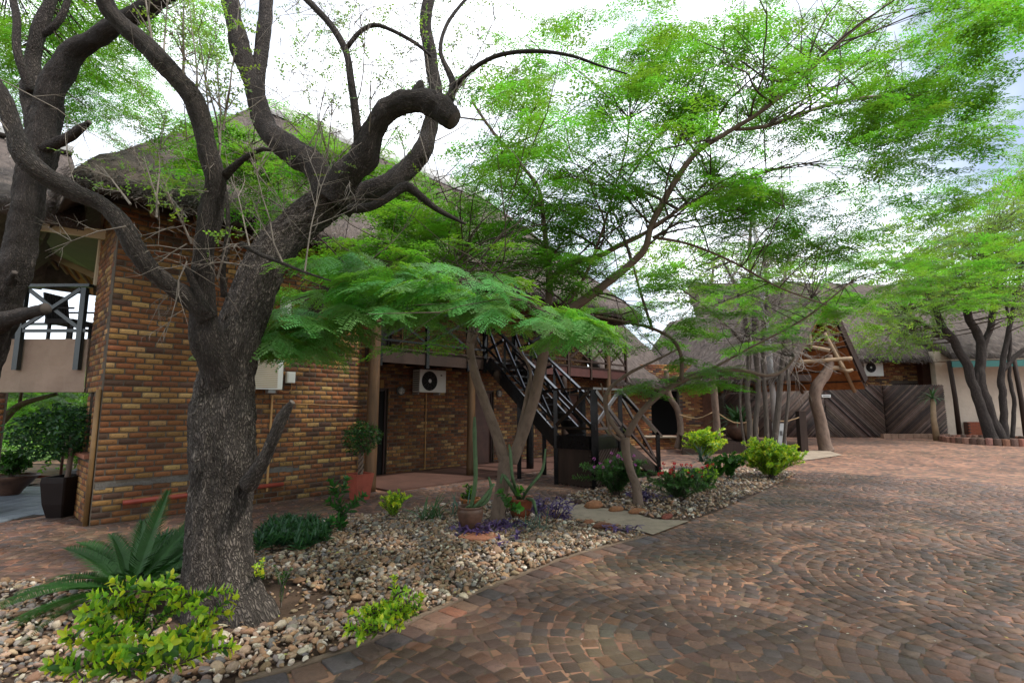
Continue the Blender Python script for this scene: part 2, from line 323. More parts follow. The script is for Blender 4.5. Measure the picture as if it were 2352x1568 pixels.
def scatter(name, src, P, E, S, parent=None, kind='stuff'):
    """one object whose points carry copies of a leaf that itself hangs in the tree (geometry nodes)"""
    P = np.asarray(P, np.float32); me = bpy.data.meshes.new(name)
    Q = P.copy()
    if parent is not None:
        inv = np.array(wm(parent).inverted()); Q = Q @ inv[:3, :3].T + inv[:3, 3]
    me.vertices.add(len(Q)); me.vertices.foreach_set('co', Q.astype(np.float32).ravel())
    a = me.attributes.new('rot', 'FLOAT_VECTOR', 'POINT'); a.data.foreach_set('vector', np.asarray(E, np.float32).ravel())
    a = me.attributes.new('scl', 'FLOAT', 'POINT'); a.data.foreach_set('value', np.asarray(S, np.float32))
    if src.name not in GN:
        g = bpy.data.node_groups.new('leaf_scatter', 'GeometryNodeTree')
        g.interface.new_socket('Geometry', in_out='INPUT', socket_type='NodeSocketGeometry'); g.interface.new_socket('Geometry', in_out='OUTPUT', socket_type='NodeSocketGeometry')
        n = g.nodes; l = g.links; gi = n.new('NodeGroupInput'); go = n.new('NodeGroupOutput')
        ip = n.new('GeometryNodeInstanceOnPoints'); oi = n.new('GeometryNodeObjectInfo'); oi.inputs[0].default_value = src; oi.transform_space = 'ORIGINAL'
        r = n.new('GeometryNodeInputNamedAttribute'); r.data_type = 'FLOAT_VECTOR'; r.inputs[0].default_value = 'rot'
        q = n.new('GeometryNodeInputNamedAttribute'); q.data_type = 'FLOAT'; q.inputs[0].default_value = 'scl'
        er = n.new('FunctionNodeEulerToRotation'); l.new(r.outputs[0], er.inputs[0])
        l.new(gi.outputs[0], ip.inputs['Points']); l.new(oi.outputs['Geometry'], ip.inputs['Instance']); l.new(er.outputs[0], ip.inputs['Rotation']); l.new(q.outputs[0], ip.inputs['Scale'])
        l.new(ip.outputs[0], go.inputs[0]); GN[src.name] = g
    for mm in src.data.materials: me.materials.append(mm)
    o = link(name, me, parent); md = o.modifiers.new('scatter', 'NODES'); md.node_group = GN[src.name]; o['kind'] = kind
    return o
def pin(poly, x, y):
    c = False; n = len(poly); j = n - 1
    for i in range(n):
        xi, yi = poly[i][0], poly[i][1]; xj, yj = poly[j][0], poly[j][1]
        if (yi > y) != (yj > y) and x < (xj - xi) * (y - yi) / (yj - yi) + xi: c = not c
        j = i
    return c
BEV = None
def block_template(b=.12):
    """a worn block: x,y -.5..+.5, top at z=0, bevelled rim, open underneath (9 quads)"""
    o = .5; i = .5 - b * .5
    V = [(-o, -o, -1), (o, -o, -1), (o, o, -1), (-o, o, -1), (-o, -o, -b), (o, -o, -b), (o, o, -b), (-o, o, -b), (-i, -i, 0), (i, -i, 0), (i, i, 0), (-i, i, 0)]
    F = [(8, 9, 10, 11)] + [(k, (k + 1) % 4, 4 + (k + 1) % 4, 4 + k) for k in range(4)] + [(4 + k, 4 + (k + 1) % 4, 8 + (k + 1) % 4, 8 + k) for k in range(4)]
    return np.array(V, float), np.array(F)
BV, BF = block_template(.1); BKV, BKF = BV.copy(), BF
for _i in range(12):
    if _i >= 8: BKV[_i, 0] *= .96 / .9
# ------------------------------------------------------------------ ground, paving, beds
def poly_sheet(name, pts, m, kind='structure', z=None):
    bm = bmesh.new(); vs = [bm.verts.new((p[0], p[1], p[2] if z is None else z)) for p in pts]; f = bm.faces.new(vs)
    if f.normal.z < 0: f.normal_flip()
    bmesh.ops.triangulate(bm, faces=bm.faces[:]); me = bpy.data.meshes.new(name); bm.to_mesh(me); bm.free(); me.materials.append(m)
    o = link(name, me); o['kind'] = kind; return o
g = MB(); xs = [-400, -60, 2, 4, 6, 8, 10, 60, 400]; ys = [-300, -20, 14, 18, 22, 26, 33, 40, 90, 500]
for i in range(8):
    for j in range(9):
        q = [(xs[a], ys[b]) for a, b in ((i, j), (i + 1, j), (i + 1, j + 1), (i, j + 1))]
        g.add([(x, y, rise(x, y) - .09) for x, y in q], [(0, 1, 2, 3)])
g.build('ground', M_earth, kind='structure')
g = MB(); xs = [-24, -8, 2, 4, 6, 8, 10, 20, 48]; ys = [-8, 6, 14, 18, 22, 27, 34, 40]
for i in range(8):
    for j in range(7):
        q = [(xs[a], ys[b]) for a, b in ((i, j), (i + 1, j), (i + 1, j + 1), (i, j + 1))]
        g.add([(x, y, rise(x, y) - .006) for x, y in q], [(0, 1, 2, 3)])
paving = g.build('courtyard_paving', M_pave, kind='structure')
BED1 = [G(*p) for p in ((380, 1640), (540, 1568), (660, 1540), (800, 1495), (900, 1450), (1000, 1403), (1150, 1340), (1300, 1282), (1400, 1255), (1482, 1232), (1440, 1212), (1380, 1201), (1330, 1196), (1275, 1178), (1255, 1160),
        (1150, 1157), (1000, 1162), (880, 1180), (780, 1190), (600, 1224), (420, 1247), (300, 1297), (150, 1337), (0, 1350), (-150, 1370), (-420, 1480), (-700, 1700), (-300, 1900))]
BED2 = [G(*p) for p in ((1580, 1196), (1500, 1192), (1440, 1173), (1380, 1166), (1310, 1152), (1300, 1140), (1340, 1128), (1420, 1120), (1500, 1102), (1580, 1083), (1680, 1076), (1760, 1078), (1830, 1088), (1800, 1106), (1700, 1150), (1640, 1176))]
PATH = [G(*p) for p in ((1500, 1229), (1440, 1211), (1380, 1200), (1330, 1195), (1275, 1177), (1258, 1158), (1300, 1139), (1311, 1152), (1380, 1167), (1440, 1174), (1500, 1193), (1584, 1197))]
TERR = [G(*p) for p in ((-160, 1215), (60, 1190), (120, 1180), (186, 1168), (188, 1105), (100, 1108), (0, 1136), (-200, 1150))]
def in_lodge(x, y):
    v = Vector((x, y, 0)) - P0; s = v.dot(DX); t = v.dot(DY)
    return (s > -.02 and t > -.0 and s < 4.5) or (s >= 4.3 and t > -.62) or (t > 1.2 and s > -.6 and s < 4.5)
def inset_hit(poly, x, y, m):
    return any(pin(poly, x + a, y + b) for a, b in ((0, 0), (m, 0), (-m, 0), (0, m), (0, -m)))
PAVCOL = [((.165, .088, .062), 3), ((.12, .075, .06), 3.4), ((.085, .07, .07), 3.2), ((.21, .115, .08), 1.3), ((.25, .155, .11), .5), ((.095, .06, .048), 2.6), ((.21, .09, .055), .8)]
def pick(pal):
    t = R.uniform(0, sum(q[1] for q in pal))
    for c, q in pal:
        t -= q
        if t <= 0: break
    k = R.uniform(.8, 1.2); return tuple(min(.8, x * k * R.uniform(.94, 1.06)) for x in c)
pv = []                                               # pavers: (x, y, z, yaw, sx, sy, colour)
RF, RP = 1.45, .12
rot = rad(24); cr_, sr_ = math.cos(rot), math.sin(rot)
def add_paver(x, y, yaw, sx, sy):
    x += .05 * noise.noise(Vector((x * .7, y * .7, 2))); y += .05 * noise.noise(Vector((x * .7, y * .7, 6)))
    d = math.hypot(x, y)
    if d > 15.5 or abs(x) > 1.06 * y + .4 or y < 2.6: return
    if inset_hit(BED1, x, y, .06) or inset_hit(BED2, x, y, .05) or inset_hit(PATH, x, y, .03) or in_lodge(x, y) or pin(TERR, x, y): return
    k = 1 + .55 * noise.noise(Vector((x * .45, y * .45, 1))) + .25 * noise.noise(Vector((x * 1.7, y * 1.7, 4))); c = pick(PAVCOL); ms = max(0, noise.noise(Vector((x * .8, y * .8, 9))) - .1) * .6
    k *= .84; c = tuple((a * .74 + b_ * .38) * k for a, b_ in zip(c, (.13, .075, .054))); c = (c[0] * (1 - ms * .25), c[1] * (1 + ms * .12), c[2] * (1 - ms * .3))
    pv.append((x, y, rise(x, y) + R.uniform(-.0025, .0025), yaw, sx, sy, c))
for j in range(-34, 34):
    for i in range(-18, 18):
        cx = i * 2 * RF + (j % 2) * RF; cy = j * RF
        wx, wy = cr_ * cx - sr_ * cy, sr_ * cx + cr_ * cy
        if math.hypot(wx, wy) > 18 or wy < -2: continue
        over = [(cx - RF, cy - RF), (cx + RF, cy - RF), (cx, cy - 2 * RF)]
        r = RF - RP / 2
        while r > .03:
            nn = max(3, int(2 * math.pi * r / .128)); ph = R.uniform(0, 6)
            for k in range(nn):
                a = ph + 2 * math.pi * k / nn; x, y = cx + r * math.cos(a), cy + r * math.sin(a)
                if any((x - ox) ** 2 + (y - oy) ** 2 < (RF + .035) ** 2 for ox, oy in over): continue
                jx, jy = R.gauss(0, .008), R.gauss(0, .008)
                add_paver(cr_ * (x + jx) - sr_ * (y + jy), sr_ * (x + jx) + cr_ * (y + jy), a + rot + R.gauss(0, .1), (RP - .006) * R.uniform(.88, 1.04), (2 * math.pi * r / nn - .006) * R.uniform(.86, 1.03))
            r -= RP
# a header course of bricks along the edge of the pebble bed
edge = [G(*p) for p in ((540, 1568), (660, 1540), (800, 1495), (900, 1450), (1000, 1403), (1150, 1340), (1300, 1282), (1400, 1255), (1482, 1232))]
sp, _ = smooth_path([Vector(p) for p in edge], [1] * len(edge), .155)
hd = []
for a, b in zip(sp, sp[1:]):
    d = (b - a).normalized(); nrm = Vector((d.y, -d.x, 0)); c = (a + b) / 2 + nrm * .125
    hd.append((c.x, c.y, .012 + R.uniform(-.004, .006), math.atan2(d.y, d.x) + R.gauss(0, .04), (b - a).length - .014, .2 * R.uniform(.94, 1.02), pick(PAVCOL)))
pv = [p for p in pv if min((p[0] - h[0]) ** 2 + (p[1] - h[1]) ** 2 for h in hd) > .021] + hd
pv.sort(key=lambda p: math.hypot(p[0], p[1]) + (0 if p[1] > 3.05 and abs(p[0]) < p[1] * .98 else 50))
def split_blocks(name, items, m1, mm, parent, depth, place, tpl=(BV, BF)):
    """the 300 largest in view as objects of their own, the rest joined"""
    me = raw_mesh(name, tpl[0], tpl[1], m1); out = []
    for it in items[:300]:
        loc, e, sc, c = place(it); o = link(name, me, parent, Matrix.Translation(loc) @ Euler(e).to_matrix().to_4x4() @ Matrix.Diagonal((*sc, 1))); o.color = (*c, 1); out.append(o)
    rest = [place(it) for it in items[300:]]
    if rest:
        P = np.array([tuple(r[0]) for r in rest]); M4 = np.array(wm(parent)); P = P @ M4[:3, :3].T + M4[:3, 3]
        yaw = math.atan2(M4[1, 0], M4[0, 0]); E = np.array([r[1] for r in rest]); E[:, 2] += yaw
        mass(name + '_mass', tpl[0], tpl[1], P, E, np.array([r[2] for r in rest]), mm, parent, [r[3] for r in rest])
    return out
split_blocks('paver', pv, M_paver1, M_paver, paving, .06, lambda p: ((p[0], p[1], p[2]), (R.gauss(0, .012), R.gauss(0, .012), p[3]), (p[4], p[5], .05), p[6]))
kb = MB()
sp2, _ = smooth_path([Vector(p) for p in edge], [1] * len(edge), .3)
for a, b in zip(sp2, sp2[1:]):
    d = (b - a).normalized(); nr = Vector((d.y, -d.x, 0)); kb.bar(a + nr * .0 - Vector((0, 0, .014)), b + Vector((0, 0, -.01)) + d * .004, .05, .07 + R.uniform(-.004, .004))
kb.build('bed_kerb', mat('kerb_haunch', (.17, .12, .085), .9, .5, 40, .35, 4), kind='structure')
poly_sheet('concrete_path', PATH, M_conc, z=.012)
# pebble beds
def mound(x, y): return .02 + .035 * noise.noise(Vector((x * .9, y * .9, 0))) + .02 * noise.noise(Vector((x * 3, y * 3, 5)))
cb = bmesh.new(); bmesh.ops.create_cube(cb, size=2); bmesh.ops.subdivide_edges(cb, edges=cb.edges[:], cuts=1, use_grid_fill=True)
CBV = np.array([v.co.normalized()[:] for v in cb.verts]); CBF = np.array([[v.index for v in f.verts] for f in cb.faces]); cb.free()
def stone_tpl(seed):
    V = CBV.copy()
    for i, v in enumerate(V):
        q = Vector(v); V[i] = v * (1 + .30 * noise.noise(q * 1.1 + Vector((seed * 7, 0, 0))) + .14 * noise.noise(q * 3 + Vector((seed * 3, 9, 0))))
        for pl in range(3):                          # a few flat broken faces
            nn = Vector((math.sin(seed * 3 + pl * 2.1), math.cos(seed * 5 + pl), math.sin(pl * 1.7 + seed))).normalized(); dd = Vector(V[i]).dot(nn)
            if dd > .68: V[i] = V[i] - np.array(nn) * (dd - .68)
    return V, CBF
PEBCOL = [((.30, .2, .125), 3.0), ((.23, .13, .07), 2.6), ((.19, .155, .13), 2.6), ((.38, .3, .22), 1.6), ((.28, .15, .075), 1.6), ((.13, .115, .11), 1.2), ((.48, .41, .33), .7), ((.14, .09, .06), 1.2)]
PEBCOL = [(tuple((v * .88 + (sum(c) / 3 + .02) * .12) * 1.12 for v in c), q) for c, q in PEBCOL]
def pebble_bed(name, poly, n, skip):
    o = poly_sheet(name, poly, M_soil, z=.004)
    xs = [p[0] for p in poly]; ys = [p[1] for p in poly]; st = []
    while len(st) < n:
        x, y = R.uniform(min(xs), max(xs)), R.uniform(max(2.2, min(ys)), max(ys))
        if abs(x) > 1.08 * y + .4 or not pin(poly, x, y): continue
        if skip(x, y): n -= 1 if R.random() < .6 else 0; continue
        s = max(.011, min(.055, R.lognormvariate(math.log(.0185), .4)))
        st.append((x, y, mound(x, y) + s * .15 + R.uniform(0, .012), s))
    st.sort(key=lambda p: -p[3] / math.hypot(p[0], p[1]) if p[1] > 3 and abs(p[0]) < p[1] * .97 else 9)
    tp = [stone_tpl(k) for k in range(5)]; mes = [raw_mesh('stone', t[0], t[1], M_stone1, False) for t in tp]
    def pl(p): return (p[0], p[1], p[2]), (R.gauss(0, .45), R.gauss(0, .45), R.uniform(0, 6.28)), (p[3] * R.uniform(.95, 1.5), p[3] * R.uniform(.7, 1.1), p[3] * R.uniform(.42, .72)), pick(PEBCOL)
    big = 300 if name == 'pebble_bed' else 120
    for k, p in enumerate(st[:big]):
        l, e, s, c = pl(p); q = link('stone', mes[k % 5], o, Matrix.Translation(l) @ Euler(e).to_matrix().to_4x4() @ Matrix.Diagonal((*s, 1))); q.color = (*c, 1)
    for k in range(5):
        rest = [pl(p) for p in st[big:][k::5]]
        mass('gravel', tp[k][0], tp[k][1], [r[0] for r in rest], [r[1] for r in rest], np.array([r[2] for r in rest]), M_stone, o, [r[3] for r in rest])
    return o
TB = G(512, 1405); 
def bare(x, y): return ((x - TB.x) / .75) ** 2 + ((y - TB.y - .1) / .55) ** 2 < 1 and R.random() < .85
pebble_bed('pebble_bed', BED1, 18000, bare)
pebble_bed('pebble_bed_far', BED2, 4800, lambda x, y: False)['label'] = 'pebble bed'
def litter(name, poly, n, label):
    xs = [p[0] for p in poly]; ys = [p[1] for p in poly]; P, E, S, C = [], [], [], []
    lv = np.array([(0, 0, 0), (.5, .24, .05), (1, 0, 0), (.5, -.24, .05)]); lf = np.array([(0, 1, 2, 3)])
    while len(P) < n:
        x, y = R.uniform(min(xs), max(xs)), R.uniform(max(2.4, min(ys)), max(ys))
        if not pin(poly, x, y) or abs(x) > y * 1.05: continue
        P.append((x, y, mound(x, y) + R.uniform(.02, .05))); E.append((R.gauss(0, .5), R.gauss(0, .4), R.uniform(0, 6.28))); q = R.uniform(.02, .055); S.append((q, q * R.uniform(.6, 1.2), q)); C.append(pick([((.16, .09, .045), 3), ((.28, .19, .09), 2), ((.09, .055, .035), 2), ((.3, .28, .07), .6)]))
    tag(mass(name, lv, lf, P, E, np.array(S), M_flower_, None, C), label, 'leaf litter')
M_flower_ = mat('dead_leaf', (.2, .12, .06), .85, src='attr')
litter('leaf_litter', BED1, 900, 'dry brown leaf litter lying on the large pebble bed'); litter('leaf_litter', BED2, 300, 'dry brown leaf litter lying on the far pebble bed')
# terrace of grey-blue tiles, lawn and gravel strip beyond it
terrace = poly_sheet('terrace', TERR, M_mortar, z=.006)
tme = raw_mesh('tile', BV, BF, M_tile)
for i in range(-26, 14):
    for j in range(-2, 10):
        x, y = -7.2 + i * .305, 8.0 + j * .305
        if pin(TERR, x, y) and abs(x) < y * 1.06:
            o = link('tile', tme, terrace, Matrix.Translation((x, y, .02 + R.uniform(-.002, .002))) @ Matrix.Diagonal((.296, .296, .05, 1))); k = R.uniform(.85, 1.12); o.color = (.2 * k, .23 * k, .26 * k, 1)
poly_sheet('gravel_strip', [L(-.5, 2.3), L(-9, -1.4), L(-12, 1.5), L(-.5, 4.2)], M_earth, z=.004)
lawn = poly_sheet('lawn', [L(-.45, 3.9), L(-12, 1.2), (-60, 14, 0), (-60, 60, 0), (2, 60, 0), L(-.45, 12)], M_lawn, z=.008)
# ------------------------------------------------------------------ the lodge: local axes s along the front, y into the house
lodge = thing('brick_lodge', 'two storey face brick lodge with a balcony and grey thatched roof', 'building', P0, TH)
BRICOL = [((.30, .16, .055), 3.0), ((.26, .105, .038), 2.8), ((.15, .062, .032), 2.6), ((.08, .045, .033), 1.2), ((.40, .25, .10), 1.3), ((.22, .08, .033), 2.2)]
BL, BH, JT = .235, .085, .017
bricks = []                                            # local: (x, y, z, yaw, length, seen-first key, colour)
def brick_wall(origin, axis, length, z0, z1, holes=(), weight=0, dim=1.0):
    """running bond along axis ('s' faces -y, 'y' faces -s); holes are (a0, a1, z0, z1)"""
    k = 0; z = z0
    while z + BH <= z1 + .001:
        a = -(BL / 2 if k % 2 else 0)
        while a < length:
            a0, a1 = max(a, 0), min(a + BL, length)
            segs = [(a0, a1)]
            for h in holes:
                if z + BH / 2 > h[2] and z + BH / 2 < h[3]:
                    ns = []
                    for p, q in segs:
                        if q <= h[0] or p >= h[1]: ns.append((p, q))
                        else:
                            if p < h[0]: ns.append((p, h[0]))
                            if q > h[1]: ns.append((h[1], q))
                    segs = ns
            for p, q in segs:
                if q - p > .05:
                    m = (p + q) / 2; jj = R.uniform(-.002, .003)
                    if axis == 's': c = (origin[0] + m, origin[1] - jj, z + BH / 2); yaw = 0
                    else: c = (origin[0] - jj, origin[1] + m, z + BH / 2); yaw = -math.pi / 2
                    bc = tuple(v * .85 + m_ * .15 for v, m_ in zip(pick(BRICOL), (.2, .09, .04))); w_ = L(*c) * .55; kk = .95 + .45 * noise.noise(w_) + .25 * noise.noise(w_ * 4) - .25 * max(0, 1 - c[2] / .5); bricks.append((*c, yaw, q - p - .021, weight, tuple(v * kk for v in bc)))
            a += BL
        z += BH; k += 1
brick_wall((-.038, .32), 'y', .93, -.085, .9, weight=3)
D_HOLES = [(.45, 1.35, 0, 2.1), (4.1, 5.05, 0, 2.1), (6.1, 6.85, .95, 1.95), (8.6, 9.5, 0, 2.1), (.55, 1.4, 2.9, 5.0), (6.9, 7.7, 2.9, 5.0)]
brick_wall((0, 0), 's', 4.5, -.085, 5.1, weight=0)
brick_wall((0, .11), 'y', 1.39, 1.87, 5.0, weight=3)
brick_wall((0, .11), 'y', .2, -.085, 1.87, weight=3); brick_wall((0, .6), 'y', .12, .97, 1.87, weight=3); brick_wall((0, 1.0), 'y', .25, .97, 1.87, weight=3)
brick_wall((4.5, 1.6), 's', 13.4, 0, 2.9, [h for h in D_HOLES], weight=8); brick_wall((4.5, 1.6), 's', 10.0, 2.89, 5.15, [h for h in D_HOLES], weight=9)
brick_wall((-1.35, 1.9), 's', .45, -.085, 1.87, weight=20)
m = MB(); m.box(0, 4.49, .008, .24, -.12, 5.1); w_front = m.build('wall', M_mortar, lodge, local=True)
m = MB(); m.box(.008, .24, .25, 1.5, 1.87, 5.0); m.box(.008, .24, .25, .31, -.1, 1.86); m.box(.008, .24, .6, .72, .96, 1.86); m.box(.008, .24, 1.0, 1.25, .96, 1.86)
m.build('side_wall', M_mortar, lodge, local=True)
m = MB(); m.box(-.03, .26, .32, 1.25, -.1, .9); m.build('parapet_wall', M_mortar, lodge, local=True)
m = MB(); m.box(-.09, .3, .33, 1.27, .9, .955); m.build('window_sill', M_slab_red, lodge, local=True)
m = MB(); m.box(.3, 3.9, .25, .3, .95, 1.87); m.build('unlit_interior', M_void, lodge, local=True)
m = MB(); m.box(-1.36, -.88, 1.91, 2.3, -.1, 1.87); m.build('pillar', M_mortar, lodge, local=True)
m = MB(); m.box(4.26, 4.49, .25, 1.6, -.1, 5.1); m.build('return_wall', M_mortar, lodge, local=True)
def wall_with_holes(name, y0, y1, s0, s1, z0, z1, holes):
    m = MB(); cuts = sorted({s0, s1, *[h[0] for h in holes], *[h[1] for h in holes]})
    for a, b in zip(cuts, cuts[1:]):
        hs = sorted([h for h in holes if h[0] <= a + .001 and h[1] >= b - .001], key=lambda h: h[2]); z = z0
        for h in hs:
            if h[2] > z: m.box(a, b, y0, y1, z, h[2])
            z = h[3]
        if z < z1: m.box(a, b, y0, y1, z, z1)
    return m.build(name, M_mortar, lodge, local=True)
wall_with_holes('verandah_wall', 1.608, 1.85, 4.5, 14.5, -.05, 5.2, [(h[0] + 4.5, h[1] + 4.5, max(h[2], -.05), h[3]) for h in D_HOLES if h[0] < 10])
wall_with_holes('annex_wall', 1.608, 1.85, 14.505, 17.9, -.05, 2.9, [])
m = MB(); m.box(14.26, 14.5, 1.86, 6.0, 2.9, 5.2); m.build('gable_wall', M_mortar, lodge, local=True)
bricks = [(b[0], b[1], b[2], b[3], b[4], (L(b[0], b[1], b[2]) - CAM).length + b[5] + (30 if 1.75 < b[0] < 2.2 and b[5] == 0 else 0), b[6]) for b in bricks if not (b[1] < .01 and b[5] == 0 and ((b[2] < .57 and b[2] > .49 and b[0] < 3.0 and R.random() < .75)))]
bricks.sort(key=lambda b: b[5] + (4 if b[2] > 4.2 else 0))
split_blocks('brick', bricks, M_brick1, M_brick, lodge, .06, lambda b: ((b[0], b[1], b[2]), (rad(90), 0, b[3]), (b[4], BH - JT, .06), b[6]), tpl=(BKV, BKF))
m = MB()                                               # smeared repair mortar along one course
for k in range(26):
    s = .02 + k * .112
    m.box(s, s + .12, -.006 - R.uniform(0, .004), .02, .495 + R.uniform(-.01, .02) , .575 + R.uniform(-.02, .025))
m.build('mortar_patch', M_patch, lodge, local=True)
# doors, window, rooms behind the openings
def door(s0, s1, z0, z1, mt, opened=False):
    d = MB(); d.box(s0 + .06, s1 - .06, 1.70, 1.745, z0 + .01, z1 - .06); o = d.build('door', M_void if opened else mt, lodge, local=True)  # opened: black sheet across the doorway, the room's darkness put into its colour
    f = MB(); f.box(s0, s0 + .058, 1.66, 1.78, z0, z1); f.box(s1 - .058, s1, 1.66, 1.78, z0, z1); f.box(s0 + .06, s1 - .06, 1.66, 1.78, z1 - .058, z1); f.build('door_frame', M_door, o, local=True)
    if not opened:
        h = MB(); h.bar((s0 + .14, 1.68, z0 + 1.02), (s0 + .25, 1.68, z0 + 1.02), .02, .02); h.build('handle', M_galv, o, local=True)
        for k in range(2):
            p = MB(); p.box(s0 + .14, s1 - .14, 1.685, 1.70, z0 + .15 + k * .95, z0 + .95 + k * .95); p.build('door_panel', mt, o, local=True)
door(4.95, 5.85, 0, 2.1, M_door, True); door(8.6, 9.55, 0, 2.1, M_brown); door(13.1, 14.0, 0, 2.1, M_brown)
door(5.05, 5.9, 2.9, 5.0, M_door); door(11.4, 12.2, 2.9, 5.0, M_brown)
wf = MB(); s0, s1, z0, z1 = 10.6, 11.35, .95, 1.95
for a in (s0, (s0 + s1) / 2 - .03, s1 - .06): wf.box(a, a + .06, 1.64, 1.72, z0, z1)
wf.box(s0 + .062, s1 - .062, 1.645, 1.715, z0, z0 + .06); wf.box(s0 + .062, s1 - .062, 1.645, 1.715, z1 - .06, z1)
win = wf.build('window', M_door, lodge, local=True)
for a in (s0 + .06, s0 + .405): p = MB(); p.box(a, a + .285, 1.675, 1.685, z0 + .06, z1 - .06); p.build('pane', M_glass, win, local=True)
for k in range(11):
    p = MB(); p.box(s0 - .05 + k * .078, s0 - .05 + k * .078 + .066, 1.5, 1.62, z0 - .12, z0 - .005); q = p.build('sill_brick', M_brick1, win, local=True); q.color = (*pick(BRICOL), 1)
for i in range(8):                                     # soldier bricks over the first door
    p = MB(); p.box(4.92 + i * .115, 4.92 + i * .115 + .1, 1.592, 1.64, 2.11, 2.31); q = p.build('lintel_brick', M_brick1, lodge, local=True); q.color = (*pick(BRICOL), 1)
# verandah floor, balcony
m = MB(); m.box(4.52, 17.2, -.62, 1.6, -.08, .03); m.build('verandah_floor', mat('red_screed', (.085, .042, .032), .7, .3, 14, .35, 2.5, spec=.35), lodge, local=True)
for s0, s1, mt in ((4.2, 9.4, M_dark), (9.405, 14.45, mat('red_brown_beam', (.06, .018, .014), .6, .3, 20, .3, 4))):
    m = MB(); m.box(s0, s1, -.1, .0, 2.58, 2.86); m.build('balcony_beam', mt, lodge, local=True)
for k in range(18):
    m = MB(); m.box(4.52 + k * .55, 4.52 + k * .55 + .545, -.13, 1.6, 2.865, 2.905); m.build('deck_board', M_dark, lodge, local=True)
for k in range(13): 
    m = MB(); m.box(4.8 + k * .78, 4.87 + k * .78, .002, 1.6, 2.68, 2.86); m.build('joist', M_dark, lodge, local=True)
for s, y, r, mt, z1 in ((4.27, -.24, .12, M_post, 5.0), (7.15, -.02, .105, M_post, 2.58), (9.1, -.22, .1, M_black, 2.58), (10.85, -.05, .1, M_dark, 2.58), (13.25, -.05, .1, M_post, 4.9), (7.4, .2, .1, M_post, 5.0)):
    m = MB(); z0 = 2.9 if (s, y) == (7.4, .2) else -.02
    m.tube([(s, y, z0), (s + .01, y, (z0 + z1) / 2), (s, y, z1)], [r, r * .97, r * .93], 14, bump=.03, step=.3); m.build('post', mt, lodge, smooth=True, local=True)
RZ0, RZ1 = 2.9, 3.78
def railing_bay(s0, s1, mt=M_black, y=-.09, par=lodge, first=True):
    for s in ([s0, s1] if first else [s1]):
        m = MB(); m.box(s - .04, s + .04, y - .045, y + .03, 2.5, RZ1 - .03); m.build('railing_post', mt, par, local=True)
    for nm, z, h in (('handrail', RZ1, .05), ('bottom_rail', 3.06, .05)):
        m = MB(); m.box(s0 + .042 if nm != 'handrail' else s0 - .04, s1 - .042 if nm != 'handrail' else s1 + .039, y - .06, y + .045, z - h / 2, z + h / 2) if nm == 'handrail' else m.box(s0 + .042, s1 - .042, y - .03, y + .02, z - h / 2, z + h / 2)
        m.build(nm, mt, par, local=True)
    for a, b, dy in ((3.1, RZ1 - .06, 0), (RZ1 - .06, 3.1, .03)):
        m = MB(); m.bar((s0 + .05, y - .02 + dy, a), (s1 - .05, y - .02 + dy, b), .028, .06); m.build('brace', mt, par, local=True)
ss = [4.5, 5.72, 6.96, 7.52]
for i, (a, b) in enumerate(zip(ss, ss[1:])): railing_bay(a, b, first=i == 0)
ss = [8.66, 9.9, 11.0, 12.2, 13.3, 14.35]
for i, (a, b) in enumerate(zip(ss, ss[1:])): railing_bay(a, b, M_black if a < 9 else M_dark, first=i == 0)
# pipes and cables on the front wall
m = MB(); m.tube([(.35, -.05, .28), (1.5, -.05, .29), (2.65, -.05, .3)], [.035] * 3, 10); m.build('drain_pipe', M_red, lodge, smooth=True, local=True)
m = MB(); m.tube([(-.035, .06, -.05), (-.035, .06, 1.9)], [.034, .034], 10); m.build('gutter_downpipe', mat('brown_downpipe', (.17, .095, .035), .6, .2, 20, .3, 5), lodge, smooth=True, local=True)
m = MB(); m.box(2.37, 2.40, -.03, -.004, .2, 1.85); m.build('conduit', M_ochre, lodge, local=True)
m = MB(); m.box(2.44, 2.49, -.05, -.004, 2.1, 3.35); m.build('conduit', M_ochre, lodge, local=True)
m = MB(); m.tube([(2.45, -.012, 1.72), (3.3, -.012, 1.69), (4.15, -.012, 1.66)], [.006] * 3, 5, step=.2); m.build('cable', M_ochre, lodge, local=True)
m = MB(); m.box(7.0, 7.02, 1.57, 1.592, .05, 2.0); m.build('conduit', M_ochre, lodge, local=True)
m = MB(); m.box(6.2, 6.22, 1.57, 1.592, 2.9, 5.0); m.build('conduit', M_ochre, lodge, local=True)
